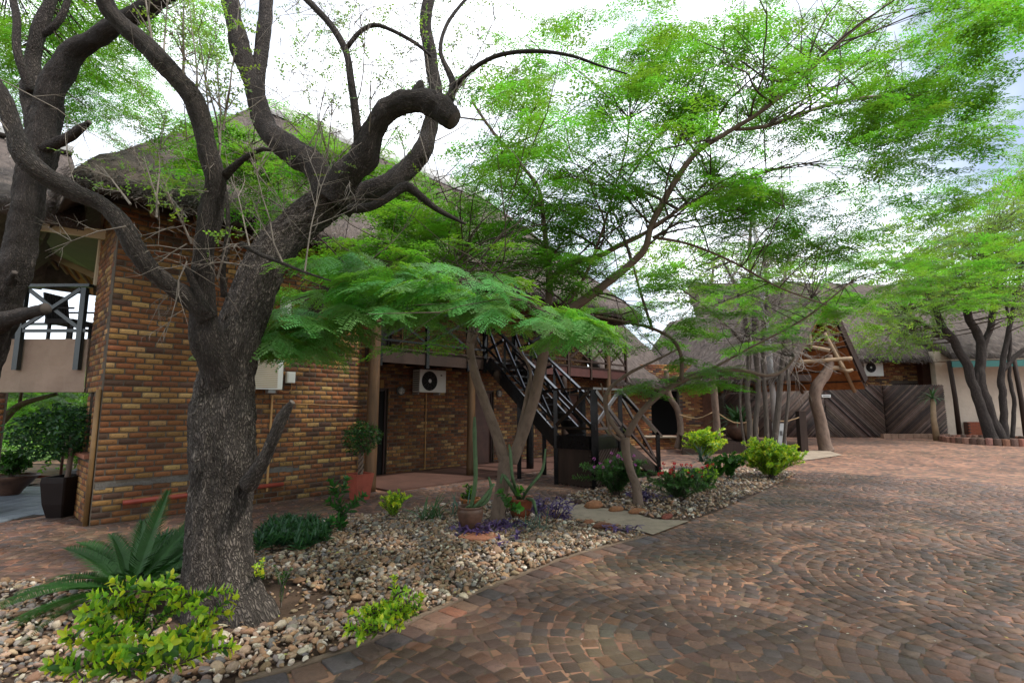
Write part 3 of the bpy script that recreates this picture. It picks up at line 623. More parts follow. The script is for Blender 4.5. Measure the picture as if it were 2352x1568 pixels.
# thatched roofs: slopes as closed slabs with a ragged surface and loose straw at the eaves
STRAW = [((.11, .087, .077), 3), ((.07, .055, .048), 2.2), ((.17, .14, .125), 1.2), ((.04, .031, .027), 1.4)]
def slope(m, a, b, c, d, thick, nu, nv, amp=.04):
    """quad a-b (eave) to d-c (ridge), Vectors; a slab with noise on its top"""
    nrm = (b - a).cross(d - a).normalized(); V = []; F = []
    for lay in (0, 1):
        for j in range(nv + 1):
            for i in range(nu + 1):
                u, v = i / nu, j / nv; p = (a * (1 - u) + b * u) * (1 - v) + (d * (1 - u) + c * u) * v
                k = amp * (noise.noise(p * 1.3) + .7 * noise.noise(p * 4.1)); ed = 1.0
                if lay == 0: p = p + nrm * (k - (.07 if j == 0 else 0))
                else: p = p - Vector((0, 0, thick)) + Vector((0, 0, k * .6))
                V.append(p)
    q = (nu + 1) * (nv + 1)
    for j in range(nv):
        for i in range(nu):
            o = j * (nu + 1) + i; F.append((o, o + 1, o + nu + 2, o + nu + 1)); F.append((q + o, q + o + nu + 1, q + o + nu + 2, q + o + 1))
    for i in range(nu):
        F.append((i, q + i, q + i + 1, i + 1)); o = nv * (nu + 1) + i; F.append((o, o + 1, q + o + 1, q + o))
    for j in range(nv):
        o = j * (nu + 1); F.append((o, o + nu + 1, q + o + nu + 1, q + o)); o += nu; F.append((o, q + o, q + o + nu + 1, o + nu + 1))
    m.add(V, F)
def straw(name, quads, n, parent, length=.22, w=.008, fringe=.5):
    P = []; E = []; S = []; C = []
    tv = np.array([(-.5, 0, 0), (.5, 0, 0), (.35, 1, 0), (-.35, 1, 0)]); tf = np.array([(0, 1, 2, 3)])
    wts = [((b - a).length + (c - d).length) * (d - a).length for a, b, c, d in quads]
    for (a, b, c, d), wt in zip(quads, wts):
        nrm = (b - a).cross(d - a).normalized(); down = (a - d).normalized(); sx = (b - a).normalized()
        for k in range(int(n * wt / sum(wts))):
            u = R.random(); v = R.random() ** 1.2 if R.random() > fringe else R.uniform(-.005, .012)
            p = (a * (1 - u) + b * u) * (1 - v) + (d * (1 - u) + c * u) * v + nrm * R.uniform(.0, .06) - (Vector((0, 0, R.uniform(0, .25))) if v < .013 else Vector())
            dr = (down + sx * R.gauss(0, .3) + nrm * R.gauss(.06, .16)).normalized(); xx = dr.cross(nrm).normalized(); zz = xx.cross(dr)
            P.append(p); E.append(Matrix((xx, dr, zz)).transposed().to_euler()[:]); S.append((w * R.uniform(.6, 1.8), length * R.uniform(.4, 1.2), 1)); C.append(pick(STRAW))
    o = mass(name, tv, tf, P, E, np.array(S), M_straw, parent, C); return o
e0, e1, rz = -.65, 14.6, 9.3
q_front = (L(e0, -.65, 4.85), L(e1, -.65, 4.85), L(10.4, 3.5, rz), L(3.25, 3.5, rz))
q_left = (L(e0, 7.65, 4.85), L(e0, -.65, 4.85), L(3.25, 3.5, rz), L(3.25, 3.501, rz))
q_right = (L(e1, -.65, 4.85), L(e1, 7.65, 4.85), L(10.4, 3.501, rz), L(10.4, 3.5, rz))
q_back = (L(e1, 7.65, 4.85), L(e0, 7.65, 4.85), L(3.25, 3.5, rz), L(10.4, 3.5, rz))
m = MB()
for q, nu in ((q_front, 60), (q_left, 30), (q_right, 30), (q_back, 20)): slope(m, *q, .3, nu, 24)
roof = m.build('thatched_roof', M_thatch, lodge, smooth=True)
straw('loose_thatch', [q_front, q_left, q_right], 24000, roof)
rc = MB()
for k in range(12):
    a, b = 3.1 + k * .62, 3.1 + k * .62 + .614
    rc.cur = None; c = MB(); p = [L(a, 3.5, rz + .1), L(b, 3.5, rz + .1)]
    c.add([L(a, 3.0, rz - .38), L(b, 3.0, rz - .38), L(b, 3.5, rz + .12), L(a, 3.5, rz + .12), L(a, 4.0, rz - .38), L(b, 4.0, rz - .38), L(a, 3.0, rz - .5), L(b, 3.0, rz - .5)],
          [(0, 1, 2, 3), (3, 2, 5, 4), (6, 7, 1, 0)]); c.build('ridge_cap', M_plastcap, roof)
# rafters under the eave, soffit boards
for k in range(25):
    m = MB(); s = -.3 + k * .6; m.tube([L(s, -.6, 4.42), L(s, .5, 5.35)], [.045, .05], 7); m.build('rafter', M_post, lodge, smooth=True)
m = MB(); m.bar(L(-.5, -.3, 4.62), L(14.4, -.3, 4.62), .1, .12); m.build('wall_plate', M_dark, lodge)
# left wing: plastered balcony parapet, its roof and railing run out to the left
bl = thing('plastered_balcony', 'beige plastered balcony with dark crossed railing at the left end of the lodge', 'balcony', L(0, 1.5), 0)
BA = L(-.02, 1.55); BX = Vector((-1, .02, 0)).normalized()
def BP(t, z, o=0.0): return BA + BX * t + Vector((0, 1, 0)) * o + Vector((0, 0, z))
m = MB(); V = []; F = []
nx, nz = 60, 10
for lay, off in ((0, 0), (1, .25)):
    for j in range(nz + 1):
        for i in range(nx + 1):
            p = BP(i * .12, 1.89 + .88 * j / nz, off); p.y += (.02 * noise.noise(p * 4) if lay == 0 else 0); V.append(p)
for j in range(nz):
    for i in range(nx):
        o = j * (nx + 1) + i; F.append((o, o + nx + 1, o + nx + 2, o + 1))
q = (nx + 1) * (nz + 1)
for i in range(nx): F.append((i, i + 1, q + i + 1, q + i)); o = nz * (nx + 1) + i; F.append((o, q + o, q + o + 1, o + 1))
F.append((0, q, q + nz * (nx + 1), nz * (nx + 1)))
m.add(V, F); m.build('parapet', M_plast, bl, smooth=False)
m = MB(); m.add([BP(0, 2.7, .26), BP(7, 2.7, .26), BP(7, 2.7, 4), BP(0, 2.7, 4)], [(0, 1, 2, 3)]); m.add([BP(0, 2.62, .26), BP(7, 2.62, .26), BP(7, 2.62, 4), BP(0, 2.62, 4)], [(3, 2, 1, 0)]); m.build('balcony_floor', M_conc, bl)
for k, t in enumerate((.1, 1.12, 2.14, 3.16)):
    m = MB(); m.bar(BP(t, 2.25, -.06), BP(t, 3.62, -.06), .075, .085, up=(1, 0, 0)); m.build('railing_post', M_paint_g, bl)
m = MB(); m.bar(BP(0.0, 3.66, -.06), BP(4.2, 3.66, -.06), .1, .05); m.build('handrail', M_paint_g, bl)
m = MB(); m.bar(BP(0, 2.9, -.06), BP(4.2, 2.9, -.06), .05, .05); m.build('bottom_rail', M_paint_g, bl)
for t in (.1, 1.12, 2.14):
    m = MB(); m.bar(BP(t + .05, 2.95, -.05), BP(t + .97, 3.6, -.05), .03, .06); m.build('brace', M_paint_g, bl); m = MB(); m.bar(BP(t + .05, 3.6, -.085), BP(t + .97, 2.95, -.085), .03, .06); m.build('brace', M_paint_g, bl)
# far side railing seen through the near one
for t in (.2, 1.6, 3.0): m = MB(); m.bar(BP(t, 2.7, 3.6), BP(t, 3.6, 3.6), .07, .07, up=(1, 0, 0)); m.build('railing_post', M_paint_g, bl)
m = MB(); m.bar(BP(-.4, 3.62, 3.6), BP(5, 3.62, 3.6), .09, .05); m.build('handrail', M_paint_g, bl)
for t in (.2, 1.6): m = MB(); m.bar(BP(t, 2.8, 3.6), BP(t + 1.4, 3.58, 3.6), .05, .05); m.build('brace', M_paint_g, bl); m = MB(); m.bar(BP(t, 3.58, 3.64), BP(t + 1.4, 2.8, 3.64), .05, .05); m.build('brace', M_paint_g, bl)
# balcony roof: boarded soffit, cream fascia, thatch over
F1, F2, F3, F4 = A(40, 512, 8.2), A(246, 540, 8.2), A(228, 632, 11.0), A(70, 560, 11.0)
m = MB(); m.add([F1, F2, F3, F4], [(0, 1, 2, 3)]); m.add([p + Vector((0, 0, .04)) for p in (F1, F2, F3, F4)], [(3, 2, 1, 0)]); m.build('soffit', M_brown, bl)
m = MB(); m.bar(F1, F2, .05, .16); m.build('fascia', M_cream, bl); m = MB(); m.bar(F4 - Vector((0, 0, .05)), F3 - Vector((0, 0, .05)), .06, .14); m.build('fascia', M_cream, bl)
for k in range(7):
    u = k / 6; a = F4.lerp(F3, u); m = MB(); m.tube([a + Vector((0, .1, .12)), a + Vector((-.25, 1.0, -.3))], [.04, .035], 6); m.build('rafter', M_pale, bl)
qs = (A(85, 548, 12.6), A(216, 660, 12.6), F3 + Vector((0, -.2, .6)), F4 + Vector((0, -.2, .6)))
m = MB(); slope(m, qs[1], qs[0], qs[3], qs[2], .2, 16, 6); m.build('thatch_eave', M_soffit, bl)
q2 = (L(-5.5, .9, 4.7), L(-.3, .9, 4.7), L(-.3, 3.9, 6.7), L(-5.5, 3.9, 6.7)); q3 = (L(-.3, 7, 4.7), L(-5.5, 7, 4.7), L(-5.5, 3.9, 6.7), L(-.3, 3.9, 6.7))
m = MB(); slope(m, *q2, .3, 30, 16); slope(m, *q3, .3, 10, 6); o = m.build('thatched_roof', M_thatch, bl, smooth=True); straw('loose_thatch', [q2], 2500, o)
m = MB(); m.bar(L(-5.5, 3.9, 6.75), L(-.3, 3.9, 6.75), .5, .12); m.build('ridge_cap', M_plastcap, o)
m = MB(); m.tube([BP(.05, 3.7, .1), BP(.02, 5.2, .1)], [.05, .05], 8); m.build('post', M_cream, bl)
# ------------------------------------------------------------------ black staircase in front of the balcony
st = thing('timber_staircase', 'black timber staircase with a square landing and crossed handrails', 'staircase', L(8.1, -2.7, 0), TH)
def SB(name, p, q, w, h, mt=M_black, up=(0, 0, 1)):
    m = MB(); m.bar(L(*p), L(*q), w, h, up); return m.build(name, M_rail if name in ('handrail', 'bottom_rail', 'stringer', 'brace') else mt, st)
A0, A1, B0, B1, LZ = 7.55, 8.62, -3.25, -2.27, 1.05
for k in range(9):
    y = B0 + .01 + k * .108; SB('landing_board', (A0 + .02, y + .05, LZ - .02), (A1 - .02, y + .05, LZ - .02), .1, .035)
for p, q in (((A0, B0, .9), (A1, B0, .9)), ((A0, B1, .9), (A1, B1, .9)), ((A0, B0 + .032, .9), (A0, B1 - .032, .9)), ((A1, B0 + .032, .9), (A1, B1 - .032, .9))): SB('fascia', p, q, .055, .26)
for s, y in ((A0, B0), (A1, B0), (A0, B1), (A1, B1)):
    SB('newel_post', (s - .01, y - .05, 0), (s - .01, y - .05, 2.0), .085, .085, up=(1, 0, 0))
SB('newel_post', (A0 + .1, B0 - .05, .4), (A0 + .1, B0 - .05, 2.0), .075, .075, up=(1, 0, 0))
SB('handrail', (A0 - .06, B0 - .05, 2.03), (A1 + .06, B0 - .05, 2.03), .11, .045); SB('handrail', (A0 - .01, B0 + .01, 2.03), (A0 - .01, B1 + .04, 2.03), .1, .045)
SB('bottom_rail', (A0 + .05, B0 - .05, 1.2), (A1 - .05, B0 - .05, 1.2), .05, .05); SB('bottom_rail', (A0, B0, 1.2), (A0, B1 - .1, 1.2), .05, .05)
for p, q in (((A0 + .05, B0 - .05, 1.25), (A1 - .05, B0 - .05, 1.98)), ((A0 + .05, B0 - .085, 1.98), (A1 - .05, B0 - .085, 1.25)), ((A0, B0, 1.25), (A0, B1 - .1, 1.98)), ((A0 - .035, B0, 1.98), (A0 - .035, B1 - .1, 1.25))): SB('brace', p, q, .035, .075)
for k in range(18):                                    # slatted skirt: poles laid on the slant
    for face in (0, 1):
        off = -.72 + k * .1; pts = []
        for t in (0, 1):
            a = off + t * .78; zz = .02 + t * .76; pts.append([a, zz])
        w0 = 1.0; (a0, z0), (a1, z1) = pts
        if a1 <= 0.02 or a0 >= w0 - .02: continue
        sl_ = (z1 - z0) / (a1 - a0)
        if a0 < 0: z0 -= sl_ * a0; a0 = 0
        if a1 > w0: z1 -= sl_ * (a1 - w0); a1 = w0
        if face: SB('skirt_slat', (A0 + .03, B1 - a0 * .96, z0), (A0 + .03, B1 - a1 * .96, z1), .045, .07, M_dark)
        else: SB('skirt_slat', (A0 + a0 * 1.05, B0 + .03, z0), (A0 + a1 * 1.05, B0 + .03, z1), .07, .045, M_dark)
y0, z0, y1, z1 = B1, LZ, .0, 2.9
for s in (A0 + .05, A1 - .05):
    SB('stringer', (s, y0 - .02, z0 - .14), (s, y1 - .14, z1 - .14), .055, .3)
    SB('handrail', (s, y0 - .1, z0 + .93), (s, y1 - .1, z1 + .93), .1, .045); SB('bottom_rail', (s, y0 - .05, z0 + .22), (s, y1 - .1, z1 + .22), .05, .045)
    for t in (.02, .36, .7, .98):
        yy = y0 + (y1 - y0) * t; zz = z0 + (z1 - z0) * t; SB('baluster_post', (s + .045, yy, zz - .25), (s + .045, yy, zz + .92), .06, .06, up=(1, 0, 0))
    for t0, t1 in ((.02, .36), (.36, .7), (.7, .98)):
        f = lambda t, h: (s, y0 + (y1 - y0) * t, z0 + (z1 - z0) * t + h)
        SB('brace', f(t0 + .02, .25), f(t1 - .02, .9), .035, .065); f2 = lambda t, h: (s + .035, y0 + (y1 - y0) * t, z0 + (z1 - z0) * t + h); SB('brace', f2(t0 + .02, .9), f2(t1 - .02, .25), .035, .065)
for k in range(10):
    t = (k + .7) / 10.5; yy = y0 + (y1 - y0) * t; zz = z0 + (z1 - z0) * t; SB('tread', (A0 + .08, yy, zz), (A1 - .08, yy, zz), .24, .04)
for s, y in ((A0 + .1, -1.15), (A1 - .05, -1.15)): SB('support_post', (s, y, 0), (s, y, 1.75), .1, .1, up=(1, 0, 0))
s0, s1 = A1, 10.45
for y in (B0 + .02, B1 - .03):
    SB('stringer', (s0 + .02, y, LZ - .16), (s1, y, -.0), .055, .28)
    SB('newel_post', (s1 - .1, y - .05, 0), (s1 - .1, y - .05, .98), .085, .085, up=(0, 1, 0)); SB('handrail', (s0, y - .05, LZ + .97), (s1 + .06, y - .05, .93), .1, .05); SB('bottom_rail', (s0, y - .03, LZ + .3), (s1 - .1, y - .03, .28), .05, .05)
    SB('brace', (s0 + .05, y - .02, LZ + .9), (s1 - .1, y - .02, .3), .035, .07)
for k in range(6):
    t = (k + .6) / 6.2; SB('tread', (s0 + (s1 - s0) * t, B0 + .06, LZ * (1 - t)), (s0 + (s1 - s0) * t, B1 - .06, LZ * (1 - t)), .26, .04)
m = MB(); m.bar(L(s1 - .2, -2.78, .03), L(s1 + .75, -2.78, .03), 1.15, .06); m.build('footing_slab', M_conc, st)
# ------------------------------------------------------------------ things on the lodge walls
def aircon(name, label, base, rz, w=.86, h=.58, dp=.3, label2=None):
    t = thing(name, label, 'air conditioner', base, rz)
    m = MB(); m.box(0, w, 0, dp, .0, h); o = m.build('case', M_white, t, local=True); bv = o.modifiers.new('edge', 'BEVEL'); bv.width = .012; bv.segments = 2
    m = MB(); c = (w * .36, -.012, h * .5); n = 28
    for r0, r1 in ((.0, .05), ):
        m.add([(c[0] + r1 * math.cos(2 * math.pi * j / n), c[1] - .012, c[2] + r1 * math.sin(2 * math.pi * j / n)) for j in range(n)], [tuple(range(n - 1, -1, -1))])
    m.build('fan_hub', M_white, t, local=True)
    m = MB(); m.add([(c[0] + .245 * math.cos(2 * math.pi * j / n), -.004, c[2] + .245 * math.sin(2 * math.pi * j / n)) for j in range(n)], [tuple(range(n))[::-1]]); m.build('fan_recess', M_void, t, local=True)
    for r in (.09, .13, .17, .21, .245):
        m = MB(); m.tube([(c[0] + r * math.cos(2 * math.pi * j / n), -.01, c[2] + r * math.sin(2 * math.pi * j / n)) for j in range(n + 1)], [.005] * (n + 1), 4); m.build('guard_ring', M_grey, t, local=True)
    for k in range(10):
        a = k * math.pi / 5; m = MB(); m.bar((c[0] + .05 * math.cos(a), -.012, c[2] + .05 * math.sin(a)), (c[0] + .245 * math.cos(a), -.012, c[2] + .245 * math.sin(a)), .006, .006); m.build('guard_spoke', M_grey, t, local=True)
    m = MB(); m.box(w * .78, w * .84, -.006, -.001, h * .74, h * .8); m.build('badge', M_grey, t, local=True)
    m = MB(); m.bar((w * .1, dp * .5, -.03), (w * .1, dp + .1, -.03), .04, .04); m.bar((w * .9, dp * .5, -.03), (w * .9, dp + .1, -.03), .04, .04); m.build('bracket', M_galv, t, local=True)
    for k in range(9): m = MB(); m.box(-.006, -.001, .03, dp - .03, .05 + k * .055, .07 + k * .055); m.build('side_grille', M_grey, t, local=True)
    return t
aircon('air_conditioner', 'white air conditioner with round black fan under the balcony beam', L(6.5, 1.2, 2.02), TH)
acw = thing('window_air_conditioner', 'beige ribbed air conditioner on the brick wall behind the big trunk', 'air conditioner', L(1.92, 0, 1.95), TH)
m = MB(); m.box(0, .52, -.28, .0, 0, .52); m.build('case', M_white, acw, local=True)
for k in range(15): m = MB(); m.box(.02, .43, -.292, -.281, .03 + k * .032, .046 + k * .032); m.build('grille_bar', M_ochre if k < 0 else M_cream, acw, local=True)
m = MB(); m.box(.04, .1, -.2, -.1, -.09, -.002); m.box(.3, .42, -.25, -.12, -.06, -.002); m.build('drain_box', M_galv, acw, local=True)
mb = thing('meter_box', 'small white box on the brick wall beside the ribbed air conditioner', 'box', L(2.6, 0, 2.08), TH)
m = MB(); m.box(0, .15, -.08, 0, 0, .2); m.build('case', M_white, mb, local=True); m = MB(); m.box(.015, .135, -.09, -.081, .015, .185); m.build('door', M_white, mb, local=True)
m = MB(); m.tube([(.1, -.05, 0), (.1, -.05, -.12), (0, -.04, -.17), (-.15, -.03, -.1)], [.006] * 4, 5, step=.03); m.build('cable', M_ochre, mb, local=True)
ub = thing('upper_wall_box', 'white box high on the brick wall at the right edge of the big trunk', 'box', L(2.44, 0, 3.3), TH)
m = MB(); m.box(0, .16, -.1, 0, 0, .34); m.build('case', M_white, ub, local=True); m = MB(); m.box(.015, .145, -.11, -.101, .02, .32); m.build('lid', M_white, ub, local=True)
for i, (s, lb) in enumerate(((6.2, 'round bulkhead lamp on the brick wall left of the air conditioner'), (9.75, 'round bulkhead lamp between the brown door and the window'))):
    t = thing('wall_lamp', lb, 'lamp', L(s, 1.595, 2.05), TH, 'bulkhead lamps under the balcony')
    m = MB(); n = 20
    def ringp(r, y): return [(r * math.cos(2 * math.pi * j / n), y, r * math.sin(2 * math.pi * j / n)) for j in range(n)]
    pr = [(.12, 0), (.12, -.04), (.09, -.05)]; V = [p for r, y in pr for p in ringp(r, y)]; m.add(V, [(k * n + j, (k + 1) * n + j, (k + 1) * n + (j + 1) % n, k * n + (j + 1) % n) for k in range(2) for j in range(n)]); m.build('base', M_grey, t, local=True)
    m = MB(); pr = [(.09, -.045), (.08, -.075), (.05, -.1), (.005, -.108)]; V = [p for r, y in pr for p in ringp(r, y)]; m.add(V, [(k * n + j, (k + 1) * n + j, (k + 1) * n + (j + 1) % n, k * n + (j + 1) % n) for k in range(3) for j in range(n)]); m.build('glass', M_lampg, t, smooth=True, local=True)
    m = MB(); m.bar((-.1, -.1, 0), (.1, -.1, 0), .012, .012); m.bar((0, -.112, -.1), (0, -.112, .1), .012, .012, up=(1, 0, 0)); m.build('guard', M_grey, t, local=True)
# wicker chairs on the left balcony
def chair(t0, o, rz, label):
    t = thing('wicker_chair', label, 'chair', BP(t0, 2.7, o), rz, 'dark chairs on the left balcony')
    for x, y in ((.05, .05), (.45, .05), (.05, .45), (.45, .45)): m = MB(); m.box(x - .02, x + .02, y - .02, y + .02, 0, .42); m.build('leg', M_wicker, t, local=True)
    m = MB(); m.box(.0, .5, 0, .5, .42, .5); m.build('seat', M_wicker, t, local=True)
    for k in range(9): m = MB(); m.bar((.03 + k * .055, .49, .5), (.03 + k * .055, .58, .98), .04, .03); m.build('backrest_slat', M_wicker, t, local=True)
    for x in (.0, .47): m = MB(); m.box(x, x + .035, .02, .5, .68, .71); m.build('armrest', M_wicker, t, local=True)
chair(.75, .5, rad(90), 'dark wicker chair on the left balcony next to the brick wall'); chair(1.9, .7, rad(200), 'dark wicker chair on the left balcony farther from the brick wall')
# ------------------------------------------------------------------ far side: thatched porch, pole fence, hall, deck
hall = thing('thatched_hall', 'long thatched hall with brick and pale plaster walls across the courtyard', 'building', (18, 27, .3))
HY = 25.6
def HB(name, x0, x1, y0, y1, z0, z1, mt): m = MB(); m.box(x0, x1, y0, y1, z0, z1); return m.build(name, mt, hall)
HB('brick_wall', 7.9, 21.2, HY, HY + .3, .2, 4.6, M_mortar)
hb = []
z = .35; k = 0
while z < 4.5:
    x = 12.0 + (.12 if k % 2 else 0)
    while x < 21.2:
        if not (18.9 < x < 20.3 and z < 2.9): hb.append((x, z, pick(BRICOL)))
        x += .235
    z += .085; k += 1
mass('brick', BV, BF, [(x, HY - .006, z) for x, z, c in hb], [(rad(90), 0, 0)] * len(hb), np.array([(.224, .074, .05)] * len(hb)), M_brick, hall, [c for x, z, c in hb])
HB('door', 19.0, 20.2, HY - .03, HY - .012, .3, 2.8, M_door); HB('door_frame', 14.6, 15.8, HY - .05, HY - .012, 2.62, 2.72, M_dark)
HB('plaster_wall', 20.2, 34, HY - 1.2, HY - .9, .2, 4.3, M_plast2)
HB('end_post', 20.75, 21.05, HY - .55, HY - .25, .2, 4.1, M_dark)
HB('brick_pier', 20.25, 20.7, HY - .35, HY - .012, .3, 4.2, M_brown)
hq = [(Vector((9.5, HY - 1.0, 4.1)), Vector((21.6, HY - 1.0, 4.1)), Vector((20.6, HY + 4.4, 9.0)), Vector((10.5, HY + 4.4, 9.0))), (Vector((20.6, HY - 1.6, 4.2)), Vector((36, HY - 1.6, 4.2)), Vector((36, HY + 4.0, 8.8)), Vector((19.4, HY + 4.0, 8.8)))]
m = MB(); slope(m, *hq[0], .35, 50, 20, .07); slope(m, *hq[1], .35, 50, 20, .07); hr = m.build('thatched_roof', M_thatch, hall, smooth=True); straw('loose_thatch', hq, 9000, hr, .3, .02)
m = MB(); m.bar((19.9, HY - 2.0, 3.75), (33, HY - 3.2, 3.9), 1.1, .04); m.build('awning_sheet', M_conc, hall); m = MB(); m.bar((19.8, HY - 2.6, 3.55), (33, HY - 3.8, 3.7), .06, .28); m.build('awning_fascia', M_teal, hall)
for x, y in ((19.9, HY - 2.5), (22.5, HY - 2.85), (26.0, HY - 3.2)):
    m = MB(); m.tube([(x, y, .2), (x - .02, y, 2), (x - .12, y, 3.72)], [.1, .09, .09], 10); m.build('verandah_post', M_dark, hall, smooth=True)
HB('plinth_wall', 21.25, 22.2, HY - 1.5, HY - 1.21, .25, .95, M_brown)
for k in range(40):
    x = 21.27 + (k % 4) * .232 + (.0 if (k // 4) % 2 else .1); o = link('brick', raw_mesh('brick', BV, BF, M_brick1), hall, Matrix.Translation(Vector((x + .05, HY - 1.506, .34 + (k // 4) * .065)) - hall.location) @ Euler((rad(90), 0, 0)).to_matrix().to_4x4() @ Matrix.Diagonal((.22, .055, .04, 1))); o.color = (.26, .07, .03, 1)
HB('plaster_bench', 22.3, 24.6, HY - 1.9, HY - 1.21, .25, .7, M_plast2)
aircon('air_conditioner', 'white air conditioner on the far hall under the thatch beside the gable', (17.35, HY - .4, 3.15), 0, .95, .85, .3)
# entrance wall at the end of the lodge, facing the courtyard
ent = thing('entrance_wall', 'brick entrance wall with a dark doorway at the end of the lodge', 'wall', (6.4, 21.3, 0)); EY = 21.3
def EB(name, x0, x1, y0, y1, z0, z1, mt): m = MB(); m.box(x0, x1, y0, y1, z0, z1); return m.build(name, mt, ent)
EB('wall', 4.7, 5.74, EY, EY + .25, -.05, 3.4, M_mortar); EB('wall', 6.9, 7.75, EY, EY + .25, -.05, 3.4, M_mortar); EB('wall', 5.742, 6.898, EY, EY + .25, 2.3, 3.4, M_mortar)
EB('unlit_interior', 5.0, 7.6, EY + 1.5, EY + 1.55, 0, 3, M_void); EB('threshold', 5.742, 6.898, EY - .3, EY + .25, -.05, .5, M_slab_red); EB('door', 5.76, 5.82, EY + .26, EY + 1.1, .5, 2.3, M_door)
eb = []; z = 0; k = 0
while z < 3.35:
    x = 4.7 + (.117 if k % 2 else 0)
    while x < 7.7:
        if not (5.64 < x < 6.9 and z < 2.3) and not (x + .11 > 5.74 and x < 5.74 and z < 2.3): eb.append((x + .11, z + .04, pick(BRICOL)))
        x += .235
    z += .085; k += 1
split_blocks('brick', [(x - 6.4, z, c) for x, z, c in eb], M_brick1, M_brick, ent, .06, lambda b: ((b[0], -.006, b[1]), (rad(90), 0, 0), (.224, .074, .05), b[2]), tpl=(BKV, BKF))
stp = thing('brick_step', 'low brick step block at the foot of the crooked trunk by the doorway', 'step', (5.6, 19.6, 0))
m = MB(); m.box(5.05, 6.15, 19.5, 20.1, -.05, .5); m.build('core', M_mortar, stp); m = MB(); m.box(5.0, 6.2, 19.42, 20.15, .505, .55); m.build('coping', M_conc, stp)
for k in range(6):
    for j in range(5):
        o = link('brick', raw_mesh('brick', BKV, BKF, M_brick1), stp, Matrix.Translation((-.46 + j * .235 - (.06 if k % 2 else 0), -.106, .04 + k * .083)) @ Euler((rad(90), 0, 0)).to_matrix().to_4x4() @ Matrix.Diagonal((.224, .074, .05, 1))); o.color = (*pick(BRICOL), 1)
# porch
porch = thing('thatched_porch', 'steep thatched gable porch with orange underside on crooked log post', 'porch', (10, 19, .15))
AP = A(1897, 672, 18.6); rd = Vector((-.5, .866, 0)) * 7.6; gd = Vector((.866, .5, 0))
FR = A(1985, 868, 19.7); FL = AP - gd * 2.75 + Vector((0, 0, -3.0))
pq = [(FL + rd, FL, AP, AP + rd), (FR, FR + rd, AP + rd, AP)]
m = MB(); slope(m, *pq[0], .32, 40, 24, .06); slope(m, *pq[1], .32, 40, 24, .06); pr_ = m.build('thatched_roof', M_thatch, porch, smooth=True); straw('loose_thatch', pq, 7000, pr_, .3, .018)
for a, b, c, d in pq:                                  # soffit just under the thatch
    dn = Vector((0, 0, -.42)); m = MB(); ins = rd.normalized() * .06; m.add([a + dn, b + dn + ins * (1 if b in (FL,) else 0), c + dn, d + dn], [(0, 1, 2, 3)]); m.build('soffit', M_soffit, porch)
for foot in (FL, FR):
    for k in range(7):
        u = (k + .6) / 7.4; p = AP.lerp(foot, u) + Vector((0, 0, -.46)); m = MB(); m.bar(p, p + rd, .05, .05); m.build('purlin', M_dark, porch)
    for k in range(4):
        o = rd * (.05 + k * .27) + Vector((0, 0, -.52)); m = MB(); m.tube([AP + o, foot + o], [.075, .07], 8); m.build('rafter', M_pale if k == 0 else M_post, porch, smooth=True)
m = MB(); m.bar(AP + Vector((0, 0, -.1)), FR + Vector((.03, 0, -.1)), .1, .3); m.build('barge_board', M_dark, porch)
for p, q, r in (((1852, 795), (1906, 805), .1), ((1830, 832), (1956, 823), .1), ((1856, 720), (1862, 795), .07), ((1893, 765), (1938, 848), .09)):
    m = MB(); m.tube([A(*p, 18.3), A(*q, 18.0)], [r * .8, r * .75], 10, bump=.03, step=.2); m.build('tie_pole', M_pale, porch, smooth=True)
def logpost(pts, Y, label=None):
    m = MB(); m.tube([A(x, y, Y + dy) for x, y, r, dy in pts], [r * .58 * Y / FP for x, y, r, dy in pts], 18, bump=.1, step=.06, freq=2.2); return m
m = logpost([(1898, 1036, 27, 0), (1893, 1015, 23, 0), (1884, 965, 22, 0), (1872, 915, 21, 0), (1876, 888, 21, .0), (1894, 862, 20, 0), (1905, 838, 17, 0), (1903, 815, 13, 0)], 18.2)
lp = m.build('log_post', M_bark2, porch, smooth=True, label='crooked log post with a cut branch stub')
m = logpost([(1900, 845, 11, 0), (1925, 845, 9, 0), (1945, 852, 7, 0), (1958, 849, 6, 0)], 18.15); m.build('branch_stub', M_pale, lp, smooth=True)
for pts, Y in (([(1648, 1010, 14, 0), (1645, 960, 13, 0), (1640, 900, 13, 0), (1634, 850, 12, 0)], 17.6), ([(1556, 1030, 13, 0), (1563, 985, 12, 0), (1555, 940, 11, 0), (1536, 905, 11, 0), (1530, 850, 10, 0)], 18.4)):
    logpost(pts, Y).build('log_post', M_bark2, porch, smooth=True)
HBB = MB(); HBB.bar(A(1590, 862, 18), A(1860, 868, 18), .2, .22); HBB.build('beam', M_dark, porch)
# low thatch over the annex between lodge and porch
aq = (L(14.2, .6, 2.75), L(20.8, .6, 2.75), L(20.4, 5.0, 7.0), L(14.6, 5.0, 7.0))
annex = thing('annex_roof', 'low grey thatched roof joining the brick lodge to the porch', 'roof', L(17, 2, 2.7))
m = MB(); slope(m, *aq, .35, 40, 24, .06); m.build('thatch', M_thatch, annex, smooth=True); straw('loose_thatch', [aq], 5000, annex, .28, .014)
m = MB(); m.bar(L(14.4, 5.0, 7.05), L(20.6, 5.0, 7.05), .5, .14); m.build('ridge_cap', M_plastcap, annex)
